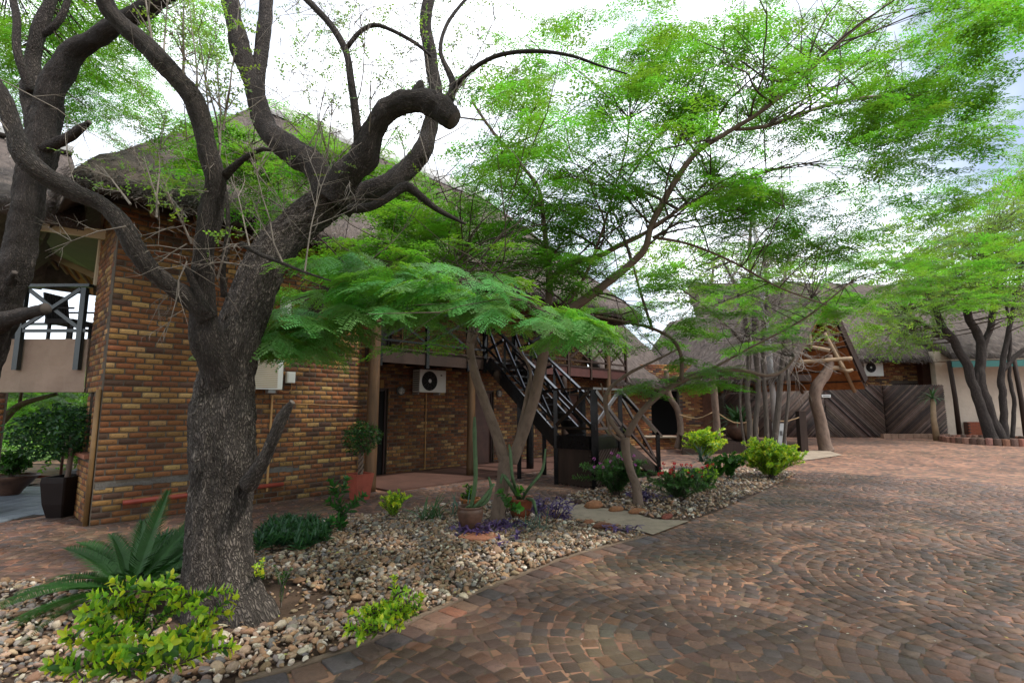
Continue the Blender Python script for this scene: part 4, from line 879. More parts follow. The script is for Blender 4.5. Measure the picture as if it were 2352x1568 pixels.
# pole fences: every pole a part
PCOL = [((.08, .05, .038), 2), ((.05, .034, .028), 2), ((.12, .085, .07), 1), ((.035, .025, .022), 1)]
def pole_fence(label, a, b, z0, z1, lean, pitch=.085):
    t = thing('pole_fence', label, 'fence', (a + b) / 2 + Vector((0, 0, z0)), math.atan2(b.y - a.y, b.x - a.x), 'slanting pole fences')
    W = (b - a).length; H = z1 - z0; n = int((W + H * 1.0) / pitch); o0 = -W / 2
    for k in range(n):
        x0 = -H + k * pitch; x1 = x0 + H; zz0, zz1 = 0, H
        if x1 <= .03 or x0 >= W - .03: continue
        if x0 < 0: zz0 = -x0; x0 = 0
        if x1 > W: zz1 = H - (x1 - W); x1 = W
        if lean < 0: p, q = (o0 + W - x0, 0, zz0), (o0 + W - x1, 0, zz1)
        else: p, q = (o0 + x0, 0, zz0), (o0 + x1, 0, zz1)
        m = MB(); r = pitch * .5 * R.uniform(.75, 1.0); j = R.uniform(-.02, .02); m.tube([(p[0], j, p[2]), (q[0], j, q[2])], [r, r], 6); o = m.build('pole', M_pole1, t, smooth=True, local=True); o.color = (*pick(PCOL), 1)
    for x in (-W / 2 + .05, W / 2 - .05): m = MB(); m.box(x - .05, x + .05, .03, .12, 0, H); m.build('fence_post', M_dark, t, local=True)
    m = MB(); m.box(-W / 2, W / 2, .045, .06, 0, H - .02); m.build('backing_board', M_dark, t, local=True)
FY = 23.6
def FX(px, Y=FY): return Vector(((px - 1176) / FP * Y * 1.0, Y, 0))
zb = rise(14, FY); zt = A(1900, 885, FY).z
pole_fence('pole fence of poles slanting up to the right, behind the crooked log post', FX(1662), FX(1888), zb, zt, 1)
pole_fence('pole fence panel of poles slanting down to the right, in the middle of the three', FX(1890), FX(2022), zb, zt, -1)
pole_fence('dark pole fence panel reaching the pale plaster wall', FX(2025), FX(2163, FY - .6) + Vector((0, 0, 0)), zb, zt, 1)
m = thing('upright_pole_fence', 'brown fence of upright poles beside the brick pier at the porch', 'fence', FX(1620, 21.5))
for k in range(16):
    t = MB(); p = FX(1600 + k * 2.9, 21.5); t.tube([p, p + Vector((0, 0, 2.55 + R.uniform(-.06, .06)))], [.03, .03], 6); o = t.build('pole', M_pole1, m); o.color = (.13, .055, .03, 1)
nb = thing('notice_board', 'small white notice on the pole fence behind the crooked log', 'sign', A(1898, 909, FY - .2))
t = MB(); c = A(1898, 909, FY - .2); t.box(c.x - .2, c.x + .2, c.y, c.y + .02, c.z - .06, c.z + .06); t.build('plate', M_white, nb); t = MB(); t.box(c.x - .15, c.x + .15, c.y - .006, c.y - .002, c.z - .015, c.z + .015); t.build('print', M_grey, nb)
# timber deck
deck = thing('timber_walkway', 'dark timber boardwalk sloping down to the courtyard from the lodge door', 'walkway', A(1700, 1010, 17.5))
d0, d1 = A(1565, 1000, 17.6), GR(1850, 1036); d1.z += .05; wv = Vector((.35, 1.7, 0))
for k in range(34):
    u0, u1 = k / 34, (k + .9) / 34; a, b = d0.lerp(d1, u0), d0.lerp(d1, u1); t = MB(); dz = Vector((0, 0, .045))
    t.add([a, b, b + wv, a + wv, a - dz, b - dz, b + wv - dz, a + wv - dz], [(0, 1, 2, 3), (7, 6, 5, 4), (0, 4, 5, 1), (1, 5, 6, 2), (2, 6, 7, 3), (3, 7, 4, 0)]); t.build('deck_board', M_dark, deck)
t = MB(); e = Vector((0, -.02, 0)); a, b = d0 + e - Vector((0, 0, .05)), d1 + e - Vector((0, 0, .05)); t.add([a, b, Vector((b.x, b.y, b.z - .1)), Vector((a.x, a.y, 0))], [(3, 2, 1, 0)]); t.add([p + Vector((0, .05, 0)) for p in (a, b, Vector((b.x, b.y, b.z - .1)), Vector((a.x, a.y, 0)))], [(0, 1, 2, 3)]); t.build('side_board', M_dark, deck)
t = poly_sheet('ramp_apron', [GR(1790, 1044), GR(1852, 1035), GR(1905, 1036), GR(1935, 1046), GR(1850, 1058)], M_conc, kind='structure')
for v in t.data.vertices: v.co.z += .02
for px, pt, pb, Y, lb in ((1845, 944, 1036, 17.9, 'square timber bollard right of the boardwalk by the log post'), (1772, 962, 1030, 18.6, 'timber bollard behind the grey bare stems')):
    t = thing('bollard', lb, 'bollard', A(px, pb, Y), 0, 'bollards along the boardwalk'); c = A(px, pb, Y); tz = A(px, pt, Y).z
    mm = MB(); mm.box(c.x - .12, c.x + .12, c.y - .12, c.y + .12, c.z - .3, tz); mm.build('post', M_dark, t); mm = MB(); mm.add([(c.x - .12, c.y - .12, tz), (c.x + .12, c.y - .12, tz), (c.x + .12, c.y + .12, tz), (c.x - .12, c.y + .12, tz), (c.x, c.y, tz + .05)], [(0, 1, 4), (1, 2, 4), (2, 3, 4), (3, 0, 4)]); mm.build('cap', M_dark, t)
for p, q, sg, lb in (((1560, 952), (1640, 945), .18, 'sagging rope left of the thick porch post'), ((1644, 945), (1726, 968), .2, 'sagging rope right of the thick porch post'), ((1772, 965), (1843, 955), .1, 'rope between the two timber bollards')):
    a, b = A(*p, 17.8), A(*q, 17.8); t = MB(); t.tube([a, a.lerp(b, .5) - Vector((0, 0, sg)), b], [.018] * 3, 6, step=.2); tag(t.build('barrier_rope', M_rope, smooth=True), lb, 'rope', 'ropes along the boardwalk')
# galvanised pole and its box by the bare stems
gp = thing('utility_pole', 'grey metal pole with a junction box among the bare stems', 'pole', GR(1787, 1040)); c = GR(1787, 1040)
t = MB(); t.tube([c, c + Vector((-.1, 0, 4)), c + Vector((-.35, 0, 8.6))], [.1, .09, .08], 12); t.build('shaft', M_galv, gp, smooth=True)
t = MB(); t.box(c.x - .2, c.x + .18, c.y - .25, c.y - .1, c.z - .1, c.z + 1.0); t.build('junction_box', M_galv, gp); t = MB(); t.box(c.x - .02, c.x + .06, c.y - .265, c.y - .252, c.z + .6, c.z + .75); t.build('lock', M_grey, gp)
# ------------------------------------------------------------------ leaves
def leaf_poly(Ln, W, k=3, fold=.0, tip=.5):
    """one leaflet along +x as 2 quads"""
    return [(0, 0, 0), (Ln * .45, W / 2, fold), (Ln, 0, 0), (Ln * .45, -W / 2, fold)]
def bipinnate(npairs, nleaf, Lr, Lp, ll, lw, seed, jit=.1, drop=0.0):
    """a feathery compound leaf: rachis along +x, pinnae in pairs, oblong leaflets on each; all quads"""
    q = random.Random(seed); V = []; F = []
    def quad(a): o = len(V); V.extend(a); F.append((o, o + 1, o + 2, o + 3))
    for i in range(npairs):
        x = Lr * (.18 + .82 * (i / max(1, npairs - 1))); ln = Lp * math.sin(math.pi * (.28 + .55 * i / npairs)) * q.uniform(.9, 1.1)
        for sgn in (1, -1):
            an = sgn * rad(q.uniform(50, 64) - 20 * i / npairs); cx, sx = math.cos(an), math.sin(an); dz = -q.uniform(.05, .3)
            w = .0016; quad([(x - sx * w, cx * w, -.03 * x), (x + sx * w, -cx * w, -.03 * x), (x + cx * ln + sx * w, sx * ln - cx * w, -.03 * x + dz * ln), (x + cx * ln - sx * w, sx * ln + cx * w, -.03 * x + dz * ln)])
            for j in range(nleaf):
                t = (j + .6) / nleaf; bx, by, bz = x + cx * ln * t, sx * ln * t, -.03 * x + dz * ln * t * t; L2 = ll * (1 - .35 * abs(t - .45))
                for s2 in (1, -1):
                    if q.random() < drop: continue
                    L2 = ll * (1 - .35 * abs(t - .45)) * q.uniform(1 - jit, 1 + jit * .6); bx += q.uniform(-1, 1) * jit * .03; by += q.uniform(-1, 1) * jit * .03
                    a2 = an + s2 * rad(62) + q.uniform(-1, 1) * jit * 1.3; ux, uy = math.cos(a2), math.sin(a2); vx, vy = -uy, ux; zz = q.uniform(-.25, .05)
                    quad([(bx, by, bz), (bx + ux * L2 * .5 + vx * lw / 2, by + uy * L2 * .5 + vy * lw / 2, bz + zz * L2 * .4), (bx + ux * L2, by + uy * L2, bz + zz * L2), (bx + ux * L2 * .5 - vx * lw / 2, by + uy * L2 * .5 - vy * lw / 2, bz + zz * L2 * .4)])
    w = .003; quad([(-.05, w, 0), (-.05, -w, 0), (Lr, -w, -.03 * Lr), (Lr, w, -.03 * Lr)])
    return np.array(V), np.array(F)
def sprig(n, ln, ll, lw, seed):
    q = random.Random(seed); V = []; F = []
    def quad(a): o = len(V); V.extend(a); F.append((o, o + 1, o + 2, o + 3))
    w = .002; quad([(0, w, 0), (0, -w, 0), (ln, -w, 0), (ln, w, 0)])
    for i in range(n):
        x = ln * (i + .5) / n; an = (1 if i % 2 else -1) * rad(q.uniform(30, 75)); el = q.uniform(-.5, .7); u = Vector((math.cos(an) * math.cos(el), math.sin(an) * math.cos(el), math.sin(el))); v = u.cross(Vector((q.uniform(-.4, .4), q.uniform(-.4, .4), 1))).normalized()
        a = Vector((x, 0, 0)); L2 = ll * q.uniform(.7, 1.15); quad([a, a + u * L2 * .5 + v * lw / 2, a + u * L2, a + u * L2 * .5 - v * lw / 2])
    return np.array([tuple(p) for p in V]), np.array(F)
def dir_euler(d, roll=0.0):
    d = Vector(d).normalized(); return (roll, math.asin(max(-1, min(1, -d.z))), math.atan2(d.y, d.x))
def spray(c, az, ln, pitch, nl, out, spread=.85, jit=.25, tilt=.22, sc=1.0):
    """leaves set alternately along a nearly level shoot starting at c"""
    for i in range(nl):
        t = (i + .7) / nl; sg = 1 if i % 2 else -1
        p = Vector(c) + Vector((math.cos(az), math.sin(az), -pitch * t)) * ln * t
        a = az + sg * spread * (1.15 - .7 * t) + R.gauss(0, jit)
        out.append((tuple(p), (R.gauss(0, tilt), R.uniform(-.1, .45) + pitch * .3, a), R.uniform(.75, 1.15) * sc))
def in_poly_sample(poly, n, d0, d1, clump=None, thr=-.1):
    xs = [p[0] for p in poly]; ys = [p[1] for p in poly]; res = []; tries = 0
    while len(res) < n and tries < n * 60:
        tries += 1; x, y = R.uniform(min(xs), max(xs)), R.uniform(min(ys), max(ys))
        if not pin(poly, x, y): continue
        D = R.uniform(d0, d1); p = A(x, y, D)
        if clump and noise.noise(Vector((p.x, p.y, p.z * 1.8)) * clump) < thr: continue
        res.append(p)
    return res
class Tree:
    def __init__(s, name, label, base, bark, group=None, k=1.0):
        s.k = k; s.o = thing(name, label, 'tree', base, 0, group); s.bark = bark; s.nodes = []; s.tw = MB(); s.nl = 0
    def limb(s, pts, name='branch', n=14, bump=.08, step=.05, freq=1.8, bark=None):
        """pts: (px, py, radius px, depth m)"""
        m = MB(); P = [A(p[0], p[1], p[3]) for p in pts]; r = [p[2] * p[3] / FP * s.k for p in pts]
        m.tube(P, r, n, bump=bump, step=step, freq=freq, seed=len(s.nodes)); s.nodes += [(a, b) for a, b in zip(*smooth_path(P, r, .15))]
        return m.build(name, bark or s.bark, s.o, smooth=True)
    def link(s, p, r=.006, sag=.12, maxd=3.5, taper=.4):
        best = min(s.nodes, key=lambda q: (q[0] - p).length + (0 if q[0].z < p.z + .3 else .5) + (1.5 if q[1] < .01 else 0))
        a = best[0]; d = (p - a).length
        if d > maxd or d < .05: return
        mid = a.lerp(p, .5) + Vector((R.gauss(0, .1), R.gauss(0, .1), sag * R.uniform(-.4, 1.2))) * d * .6
        s.tw.tube([a, mid, p], [min(best[1] * .6, r * (1 + d * .7)), r * 1.1, r * taper], 4, step=.22, cap=False)
    def twigs(s, m=None):
        if s.tw.v: s.tw.build('twigs', m or M_twigd, s.o, kind='stuff', smooth=True)
    def leaves(s, tpls, out, parts=0, name='leaf', mass_name='foliage'):
        """tpls: meshes; the first `parts` leaves nearest the camera hang as objects of their own"""
        out.sort(key=lambda q: (Vector(q[0]) - CAM).length); srcs = []
        inv = wm(s.o).inverted()
        for k, (p, e, sc) in enumerate(out[:max(parts, len(tpls))]):
            o = link(name, tpls[k % len(tpls)], s.o, inv @ (Matrix.Translation(p) @ Euler(e).to_matrix().to_4x4() @ Matrix.Diagonal((sc, sc, sc, 1)))); srcs.append(o)
        rest = out[max(parts, len(tpls)):]
        for k in range(len(tpls)):
            r = rest[k::len(tpls)]
            if r: scatter(mass_name, srcs[k], [q[0] for q in r], [q[1] for q in r], [q[2] for q in r], s.o)
def tpl_mesh(name, vf, m): return raw_mesh(name, vf[0], vf[1], m)
AC_FAR = [tpl_mesh('feathery_leaf', bipinnate(4, 4, .26, .21, .068, .028, k, .45, .12), M_acacia) for k in (1, 2, 12, 13)]
AC_NEAR = [tpl_mesh('feathery_leaf', bipinnate(4, 8, .18, .21, .044, .019, k), M_acacia_n) for k in (3, 4, 5)]
DK = [tpl_mesh('feathery_leaf', bipinnate(4, 4, .26, .21, .07, .029, k, .45, .12), M_dleaf) for k in (6, 7, 14)]
SM = [tpl_mesh('leafy_twig', sprig(11, .28, .05, .026, k), M_lleaf) for k in (8, 9)]
SMD = [tpl_mesh('leafy_twig', sprig(13, .34, .06, .032, k), M_dleaf) for k in (10, 11)]
# ------------------------------------------------------------------ the big gnarled tree
TBp = G(512, 1405)
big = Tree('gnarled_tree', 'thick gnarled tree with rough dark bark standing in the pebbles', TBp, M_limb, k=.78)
Y0 = TBp.y
ROOT_A = 6.0
def trunk_big():
    m = MB(); rings = [(508, 1440, 92), (510, 1405, 88), (508, 1370, 82), (506, 1320, 78), (505, 1250, 74), (507, 1180, 73), (512, 1100, 74), (516, 1030, 78), (516, 960, 78), (520, 900, 70), (528, 850, 62), (540, 800, 58), (555, 750, 57), (574, 700, 57), (592, 650, 55), (616, 600, 53), (650, 552, 53), (700, 505, 51), (745, 470, 49), (775, 445, 45)]
    P = [A(x, y, Y0 + (0 if y > 800 else (800 - y) * .0012)) for x, y, r in rings]; rs = [r * .77 * Y0 / FP for x, y, r in rings]
    P, rs = smooth_path(P, rs, .022); n = 84; V = []; F = []; UV = []; k = len(P); dist = 0; U = []
    T = [(P[min(i + 1, k - 1)] - P[max(i - 1, 0)]).normalized() for i in range(k)]; a = Vector((1, 0, 0))
    for i in range(k):
        a = (a - T[i] * a.dot(T[i])).normalized(); b = T[i].cross(a); dist += (P[i] - P[i - 1]).length if i else 0; U.append(dist)
        low = max(0, 1 - P[i].z / .55)
        for j in range(n):
            an = 2 * math.pi * j / n; d = a * math.cos(an) + b * math.sin(an); r = rs[i]
            lobes = .17 * (abs(math.cos(1.5 * an + .3 + P[i].z * .25)) - .6) + .07 * (abs(math.cos(2.5 * an + 1.3)) - .6); root = low ** 1.6 * (.06 + .3 * max(0, math.cos(an * 3 + 2.4)) ** 2 + .75 * max(0, math.cos(an - ROOT_A)) ** 6)
            r *= 1 + lobes * (1 if P[i].z < 2 else .4) + root
            q = P[i] + d * r; f1 = noise.noise(Vector((q.x, q.y, q.z * .5)) * 3); 
            ridg = 1 - abs(noise.noise(Vector((an * 6.5 + .35 * f1 * 3, U[i] * 3.0, 2)))) * 2; ridg2 = 1 - abs(noise.noise(Vector((an * 11, U[i] * 11.0, 7)))) * 2
            r += .07 * f1 * rs[i] + .024 * ridg + .013 * ridg2; V.append(P[i] + d * r)
    cir = 2 * math.pi * .27
    for i in range(k - 1):
        for j in range(n):
            j2 = (j + 1) % n; F.append((i * n + j, i * n + j2, (i + 1) * n + j2, (i + 1) * n + j)); UV.append([(j / n * cir, U[i]), ((j + 1) / n * cir, U[i]), ((j + 1) / n * cir, U[i + 1]), (j / n * cir, U[i + 1])])
    m.add(V, F, UV); big.nodes += list(zip(P, rs)); return m.build('trunk', M_bark, big.o, smooth=True)
trunk_big()
LB = dict(n=32, bump=.2, step=.03, freq=3.2)
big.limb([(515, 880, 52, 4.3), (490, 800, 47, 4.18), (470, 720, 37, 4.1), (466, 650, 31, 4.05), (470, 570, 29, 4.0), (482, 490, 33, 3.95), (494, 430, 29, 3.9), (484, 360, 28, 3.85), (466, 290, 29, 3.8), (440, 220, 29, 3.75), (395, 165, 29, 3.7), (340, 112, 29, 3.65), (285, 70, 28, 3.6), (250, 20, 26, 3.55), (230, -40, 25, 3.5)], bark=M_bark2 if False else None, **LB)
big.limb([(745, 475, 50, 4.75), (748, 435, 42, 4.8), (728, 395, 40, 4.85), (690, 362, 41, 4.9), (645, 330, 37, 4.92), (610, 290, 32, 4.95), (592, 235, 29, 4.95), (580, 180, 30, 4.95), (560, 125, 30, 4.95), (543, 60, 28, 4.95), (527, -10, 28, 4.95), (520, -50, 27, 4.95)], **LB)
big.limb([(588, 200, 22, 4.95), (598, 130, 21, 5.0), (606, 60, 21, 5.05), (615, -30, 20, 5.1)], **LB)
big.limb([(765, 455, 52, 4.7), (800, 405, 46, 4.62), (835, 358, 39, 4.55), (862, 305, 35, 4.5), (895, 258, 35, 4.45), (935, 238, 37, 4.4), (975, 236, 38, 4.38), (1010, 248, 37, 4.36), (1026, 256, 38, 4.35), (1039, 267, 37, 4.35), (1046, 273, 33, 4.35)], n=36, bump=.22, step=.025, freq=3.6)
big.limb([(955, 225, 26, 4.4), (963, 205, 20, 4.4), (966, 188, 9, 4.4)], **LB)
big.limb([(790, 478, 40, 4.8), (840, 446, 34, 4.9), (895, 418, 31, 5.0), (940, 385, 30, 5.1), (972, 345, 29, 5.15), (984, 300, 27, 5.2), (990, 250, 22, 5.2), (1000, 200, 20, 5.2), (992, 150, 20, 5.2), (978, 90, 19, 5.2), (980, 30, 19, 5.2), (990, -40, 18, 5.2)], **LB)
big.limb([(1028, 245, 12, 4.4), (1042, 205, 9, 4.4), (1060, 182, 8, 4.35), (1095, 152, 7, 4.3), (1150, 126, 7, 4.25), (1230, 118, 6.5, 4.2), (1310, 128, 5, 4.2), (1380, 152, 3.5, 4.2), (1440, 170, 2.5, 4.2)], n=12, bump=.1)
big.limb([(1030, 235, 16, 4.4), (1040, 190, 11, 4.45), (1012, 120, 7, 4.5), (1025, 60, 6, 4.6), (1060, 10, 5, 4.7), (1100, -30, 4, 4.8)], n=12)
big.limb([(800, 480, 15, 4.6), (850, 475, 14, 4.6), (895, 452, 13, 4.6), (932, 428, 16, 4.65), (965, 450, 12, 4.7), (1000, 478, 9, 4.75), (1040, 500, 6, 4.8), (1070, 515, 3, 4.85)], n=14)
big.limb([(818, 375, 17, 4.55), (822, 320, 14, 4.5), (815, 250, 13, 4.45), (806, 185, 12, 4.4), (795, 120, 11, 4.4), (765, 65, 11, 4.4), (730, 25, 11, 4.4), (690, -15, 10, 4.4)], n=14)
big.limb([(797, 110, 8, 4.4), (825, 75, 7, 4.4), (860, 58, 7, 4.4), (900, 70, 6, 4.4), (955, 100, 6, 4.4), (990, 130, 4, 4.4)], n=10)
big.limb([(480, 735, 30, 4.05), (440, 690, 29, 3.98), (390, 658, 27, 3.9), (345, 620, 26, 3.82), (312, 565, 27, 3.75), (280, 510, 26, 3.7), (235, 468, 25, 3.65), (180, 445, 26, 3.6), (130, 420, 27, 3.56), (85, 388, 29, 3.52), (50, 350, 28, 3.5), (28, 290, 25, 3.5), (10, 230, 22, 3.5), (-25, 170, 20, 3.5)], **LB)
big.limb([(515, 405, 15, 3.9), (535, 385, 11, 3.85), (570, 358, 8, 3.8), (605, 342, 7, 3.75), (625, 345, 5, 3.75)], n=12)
big.limb([(572, 1108, 28, 4.25), (596, 1078, 20, 4.15), (616, 1035, 18, 4.1), (634, 988, 16, 4.05), (650, 952, 17, 4.03), (672, 922, 8, 4.0)], n=24, bump=.2, step=.025, freq=3.6, bark=M_bark)
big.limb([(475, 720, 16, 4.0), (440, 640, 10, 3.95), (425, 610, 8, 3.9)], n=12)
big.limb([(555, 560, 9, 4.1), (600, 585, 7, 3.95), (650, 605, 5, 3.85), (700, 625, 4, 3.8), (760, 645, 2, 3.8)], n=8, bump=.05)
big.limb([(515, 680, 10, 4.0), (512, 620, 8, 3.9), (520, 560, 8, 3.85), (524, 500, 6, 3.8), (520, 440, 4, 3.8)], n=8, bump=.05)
# bare thorny shoots, upright from the limbs and hanging below them
dry = MB()
def shoot(p, d, ln, r, kids=3, wig=.12, depth=0):
    P = [Vector(p)]; d = Vector(d).normalized(); n = max(3, int(ln / .16))
    for i in range(n):
        d = (d + Vector((R.gauss(0, wig), R.gauss(0, wig), R.gauss(0, wig)))).normalized(); P.append(P[-1] + d * ln / n)
        if R.random() < .5 and r > .002: dry.tube([P[-1], P[-1] + Vector((R.gauss(0, 1), R.gauss(0, 1), R.gauss(0, 1))).normalized() * .05], [r * .5, .0006], 3, cap=False)
    dry.tube(P, [r * (1 - .75 * i / n) for i in range(n + 1)], 5, cap=False)
    if depth < 2:
        for _ in range(kids):
            i = R.randrange(1, n); shoot(P[i], d + Vector((R.gauss(0, .8), R.gauss(0, .8), R.gauss(0, .8))), ln * R.uniform(.3, .6), r * .55, max(1, kids - 1), wig, depth + 1)
    return P
leafy = []
def upshoot(px, py, Y, ex, ey, r, leaf=5):
    a, b = A(px, py, Y), A(ex, ey, Y + R.uniform(-.3, .3)); P = shoot(a, b - a, (b - a).length, r, 4, .05)
    for p in P[2:]:
        for _ in range(leaf):
            if R.random() < .5: leafy.append((tuple(p + Vector((R.gauss(0, .06), R.gauss(0, .06), R.gauss(0, .06)))), (R.uniform(0, 6), R.uniform(-1, 1), R.uniform(0, 6)), R.uniform(.45, .8)))
for q in ((480, 290, 3.85, 470, 30), (505, 330, 3.85, 490, 60), (375, 150, 3.7, 385, -30), (500, 400, 3.9, 505, 150), (455, 245, 3.8, 440, -20), (535, 150, 4.9, 560, -20), (350, 120, 3.7, 330, -40), (420, 190, 3.7, 415, 0), (718, 380, 4.8, 735, 180), (512, 300, 3.9, 540, 110), (745, 390, 4.8, 760, 220)):
    upshoot(*q, R.uniform(.006, .013))
for q in ((360, 500, 3.7, 380, 300), (365, 470, 3.7, 320, 330), (440, 560, 3.9, 385, 430), (300, 470, 3.65, 240, 380), (430, 500, 3.9, 350, 400), (500, 640, 3.9, 520, 520)): upshoot(*q, R.uniform(.006, .01), 9)
for k in range(26):
    n0 = R.choice([q for q in big.nodes if q[0].z > 2.3]); shoot(n0[0], Vector((R.gauss(0, .6), R.gauss(0, .6), R.uniform(-.6, .9))), R.uniform(.5, 1.2), R.uniform(.003, .006), 3, .18)
for q in ((430, 560, 3.85, 330, 640), (425, 610, 3.85, 330, 760), (430, 600, 3.85, 350, 780), (400, 520, 3.8, 300, 560), (290, 520, 3.6, 130, 600), (1050, 200, 4.35, 900, 330), (980, 120, 5.0, 1040, 330), (960, 300, 5.0, 1000, 480)):
    a, b = A(*q[:3]), A(q[3], q[4], q[2]); shoot(a, b - a, (b - a).length, .006, 4, .14)
for k in range(40):                                    # many more thin shoots along every limb
    n0 = R.choice([q for q in big.nodes if q[0].z > 2.6]); a = n0[0]; d = Vector((R.gauss(0, .35), R.gauss(0, .3), 1)); P = shoot(a, d, R.uniform(.5, 1.3), R.uniform(.003, .008), 4, .1)
    for p in P[1:]:
        if R.random() < .55: leafy.append((tuple(p + Vector((R.gauss(0, .07), R.gauss(0, .07), R.gauss(0, .07)))), (R.uniform(0, 6), R.uniform(-1, 1), R.uniform(0, 6)), R.uniform(.4, .75)))
for k in range(110):                                   # a haze of fine twigs round the two upright stems
    a = A(R.uniform(640, 1180), R.uniform(-20, 240), R.uniform(4.3, 5.4)); shoot(a, Vector((R.gauss(0, 1), R.gauss(0, .6), R.gauss(0, .8))), R.uniform(.35, .8), .0035, 3, .2, 1)
dry.build('dry_twigs', M_twig, big.o, kind='stuff', smooth=True)
for p in in_poly_sample([(860, 0), (1200, 0), (1180, 130), (1000, 320), (900, 300), (640, 160), (660, 0)], 230, 4.6, 5.8): leafy.append((tuple(p), (R.uniform(0, 6), R.uniform(-1, 1), R.uniform(0, 6)), R.uniform(.5, .9)))
for p in in_poly_sample([(420, 0), (560, 0), (540, 200), (480, 240), (440, 120)], 60, 3.7, 4.3): leafy.append((tuple(p), (R.uniform(0, 6), R.uniform(-1, 1), R.uniform(0, 6)), R.uniform(.4, .7)))
big.leaves(SM, leafy, 120, 'leafy_twig')
# ------------------------------------------------------------------ tree at the left edge
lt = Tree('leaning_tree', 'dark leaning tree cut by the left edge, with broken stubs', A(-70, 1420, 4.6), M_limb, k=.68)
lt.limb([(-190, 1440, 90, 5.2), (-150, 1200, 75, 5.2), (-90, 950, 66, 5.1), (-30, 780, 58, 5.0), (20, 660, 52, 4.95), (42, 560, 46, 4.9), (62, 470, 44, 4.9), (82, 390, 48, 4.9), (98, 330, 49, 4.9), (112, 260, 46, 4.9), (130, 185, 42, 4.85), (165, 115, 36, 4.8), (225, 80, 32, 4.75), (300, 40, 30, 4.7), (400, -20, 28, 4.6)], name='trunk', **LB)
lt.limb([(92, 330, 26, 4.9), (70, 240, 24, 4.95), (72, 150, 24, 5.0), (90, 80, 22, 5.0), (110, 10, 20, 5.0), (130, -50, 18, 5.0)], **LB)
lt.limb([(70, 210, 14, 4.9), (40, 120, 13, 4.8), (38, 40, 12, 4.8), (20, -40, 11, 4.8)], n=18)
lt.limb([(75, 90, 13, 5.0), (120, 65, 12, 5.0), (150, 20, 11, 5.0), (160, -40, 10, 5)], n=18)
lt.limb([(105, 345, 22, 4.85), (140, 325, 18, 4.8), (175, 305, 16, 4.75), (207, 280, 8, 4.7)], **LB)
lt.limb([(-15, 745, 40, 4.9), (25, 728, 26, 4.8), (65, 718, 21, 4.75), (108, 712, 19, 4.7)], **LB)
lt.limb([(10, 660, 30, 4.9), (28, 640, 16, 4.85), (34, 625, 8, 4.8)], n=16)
out = []
for poly, n, a, b in (([(0, 0), (230, 0), (200, 110), (60, 250), (0, 260)], 60, 5, 7), ([(160, 110), (340, 120), (330, 290), (200, 290), (130, 220)], 46, 6, 8.5), ([(150, 0), (430, 0), (420, 120), (330, 90), (230, 60)], 34, 5, 7)):
    for p in in_poly_sample(poly, n, a, b):
        spray(p, R.uniform(0, 6.28), .6, .2, 7, out); lt.link(p, .004)
for k, q in enumerate(out): out[k] = (q[0], q[1], q[2] * .62)
lt.twigs(); lt.leaves(AC_FAR, out, 60, 'feathery_leaf')
# ------------------------------------------------------------------ the feathery tree in the middle
ab = G(1140, 1197)
ac = Tree('feathery_tree', 'forked feathery leaved tree between the clay pots, branches spreading to the right', ab, M_bark2, k=.5)
ya = ab.y
SB2 = dict(n=18, bump=.05, step=.06)
ac.limb([(1142, 1215, 40, ya), (1143, 1190, 33, ya), (1148, 1150, 30, ya), (1155, 1110, 30, ya), (1160, 1075, 33, ya), (1165, 1045, 34, ya)], name='trunk', **SB2)
ac.limb([(1160, 1060, 28, ya), (1138, 990, 24, ya), (1112, 920, 22, ya), (1090, 855, 21, ya), (1080, 800, 19, ya + .1), (1082, 740, 15, ya + .2), (1068, 660, 14, ya + .3), (1060, 580, 12, ya + .4), (1050, 510, 10, ya + .5), (1035, 460, 8, ya + .6)], **SB2)
ac.limb([(1175, 1060, 28, ya), (1205, 985, 26, ya - .1), (1228, 910, 25, ya - .2), (1243, 840, 25, ya - .3), (1256, 780, 27, ya - .4), (1290, 728, 26, ya - .5), (1340, 690, 22, ya - .6), (1400, 645, 19, ya - .7), (1450, 605, 17, ya - .8), (1482, 570, 16, ya - .9), (1495, 520, 15, ya - 1.0), (1520, 470, 15, ya - 1.0), (1555, 410, 14, ya - 1.1), (1600, 350, 13, ya - 1.2), (1670, 305, 11, ya - 1.3), (1750, 255, 10, ya - 1.4), (1830, 190, 8, ya - 1.5), (1900, 125, 7, ya - 1.6), (1960, 70, 5, ya - 1.7), (2040, 10, 3, ya - 1.8)], **SB2)
ac.limb([(1255, 770, 20, ya - .4), (1260, 700, 18, ya - .3), (1262, 640, 17, ya - .2), (1255, 570, 13, ya - .1), (1248, 500, 11, ya), (1235, 430, 9, ya + .1), (1180, 360, 8, ya + .1), (1130, 300, 7, ya + .1), (1085, 235, 6, ya)], **SB2)
ac.limb([(1265, 640, 13, ya - .2), (1310, 605, 14, ya - .1), (1370, 590, 13, ya), (1430, 560, 12, ya + .1), (1490, 530, 9, ya + .2), (1560, 480, 7, ya + .3), (1640, 400, 5, ya + .3)], **SB2)
ac.limb([(1190, 1000, 12, ya), (1205, 940, 12, ya - .1), (1212, 900, 11, ya - .1), (1218, 850, 7, ya), (1190, 800, 5, ya)], **SB2)
ac.limb([(1082, 790, 10, ya + .1), (1110, 740, 9, ya), (1150, 700, 8, ya), (1210, 660, 6, ya - .1), (1290, 560, 5, ya)], **SB2)
ac.limb([(1690, 298, 8, ya - 1.3), (1760, 290, 9, ya - 1.2), (1840, 262, 8, ya - 1.1), (1920, 235, 7, ya - 1.0), (2010, 222, 6, ya - .9), (2120, 220, 4, ya - .8), (2230, 230, 3, ya - .7)], **SB2)
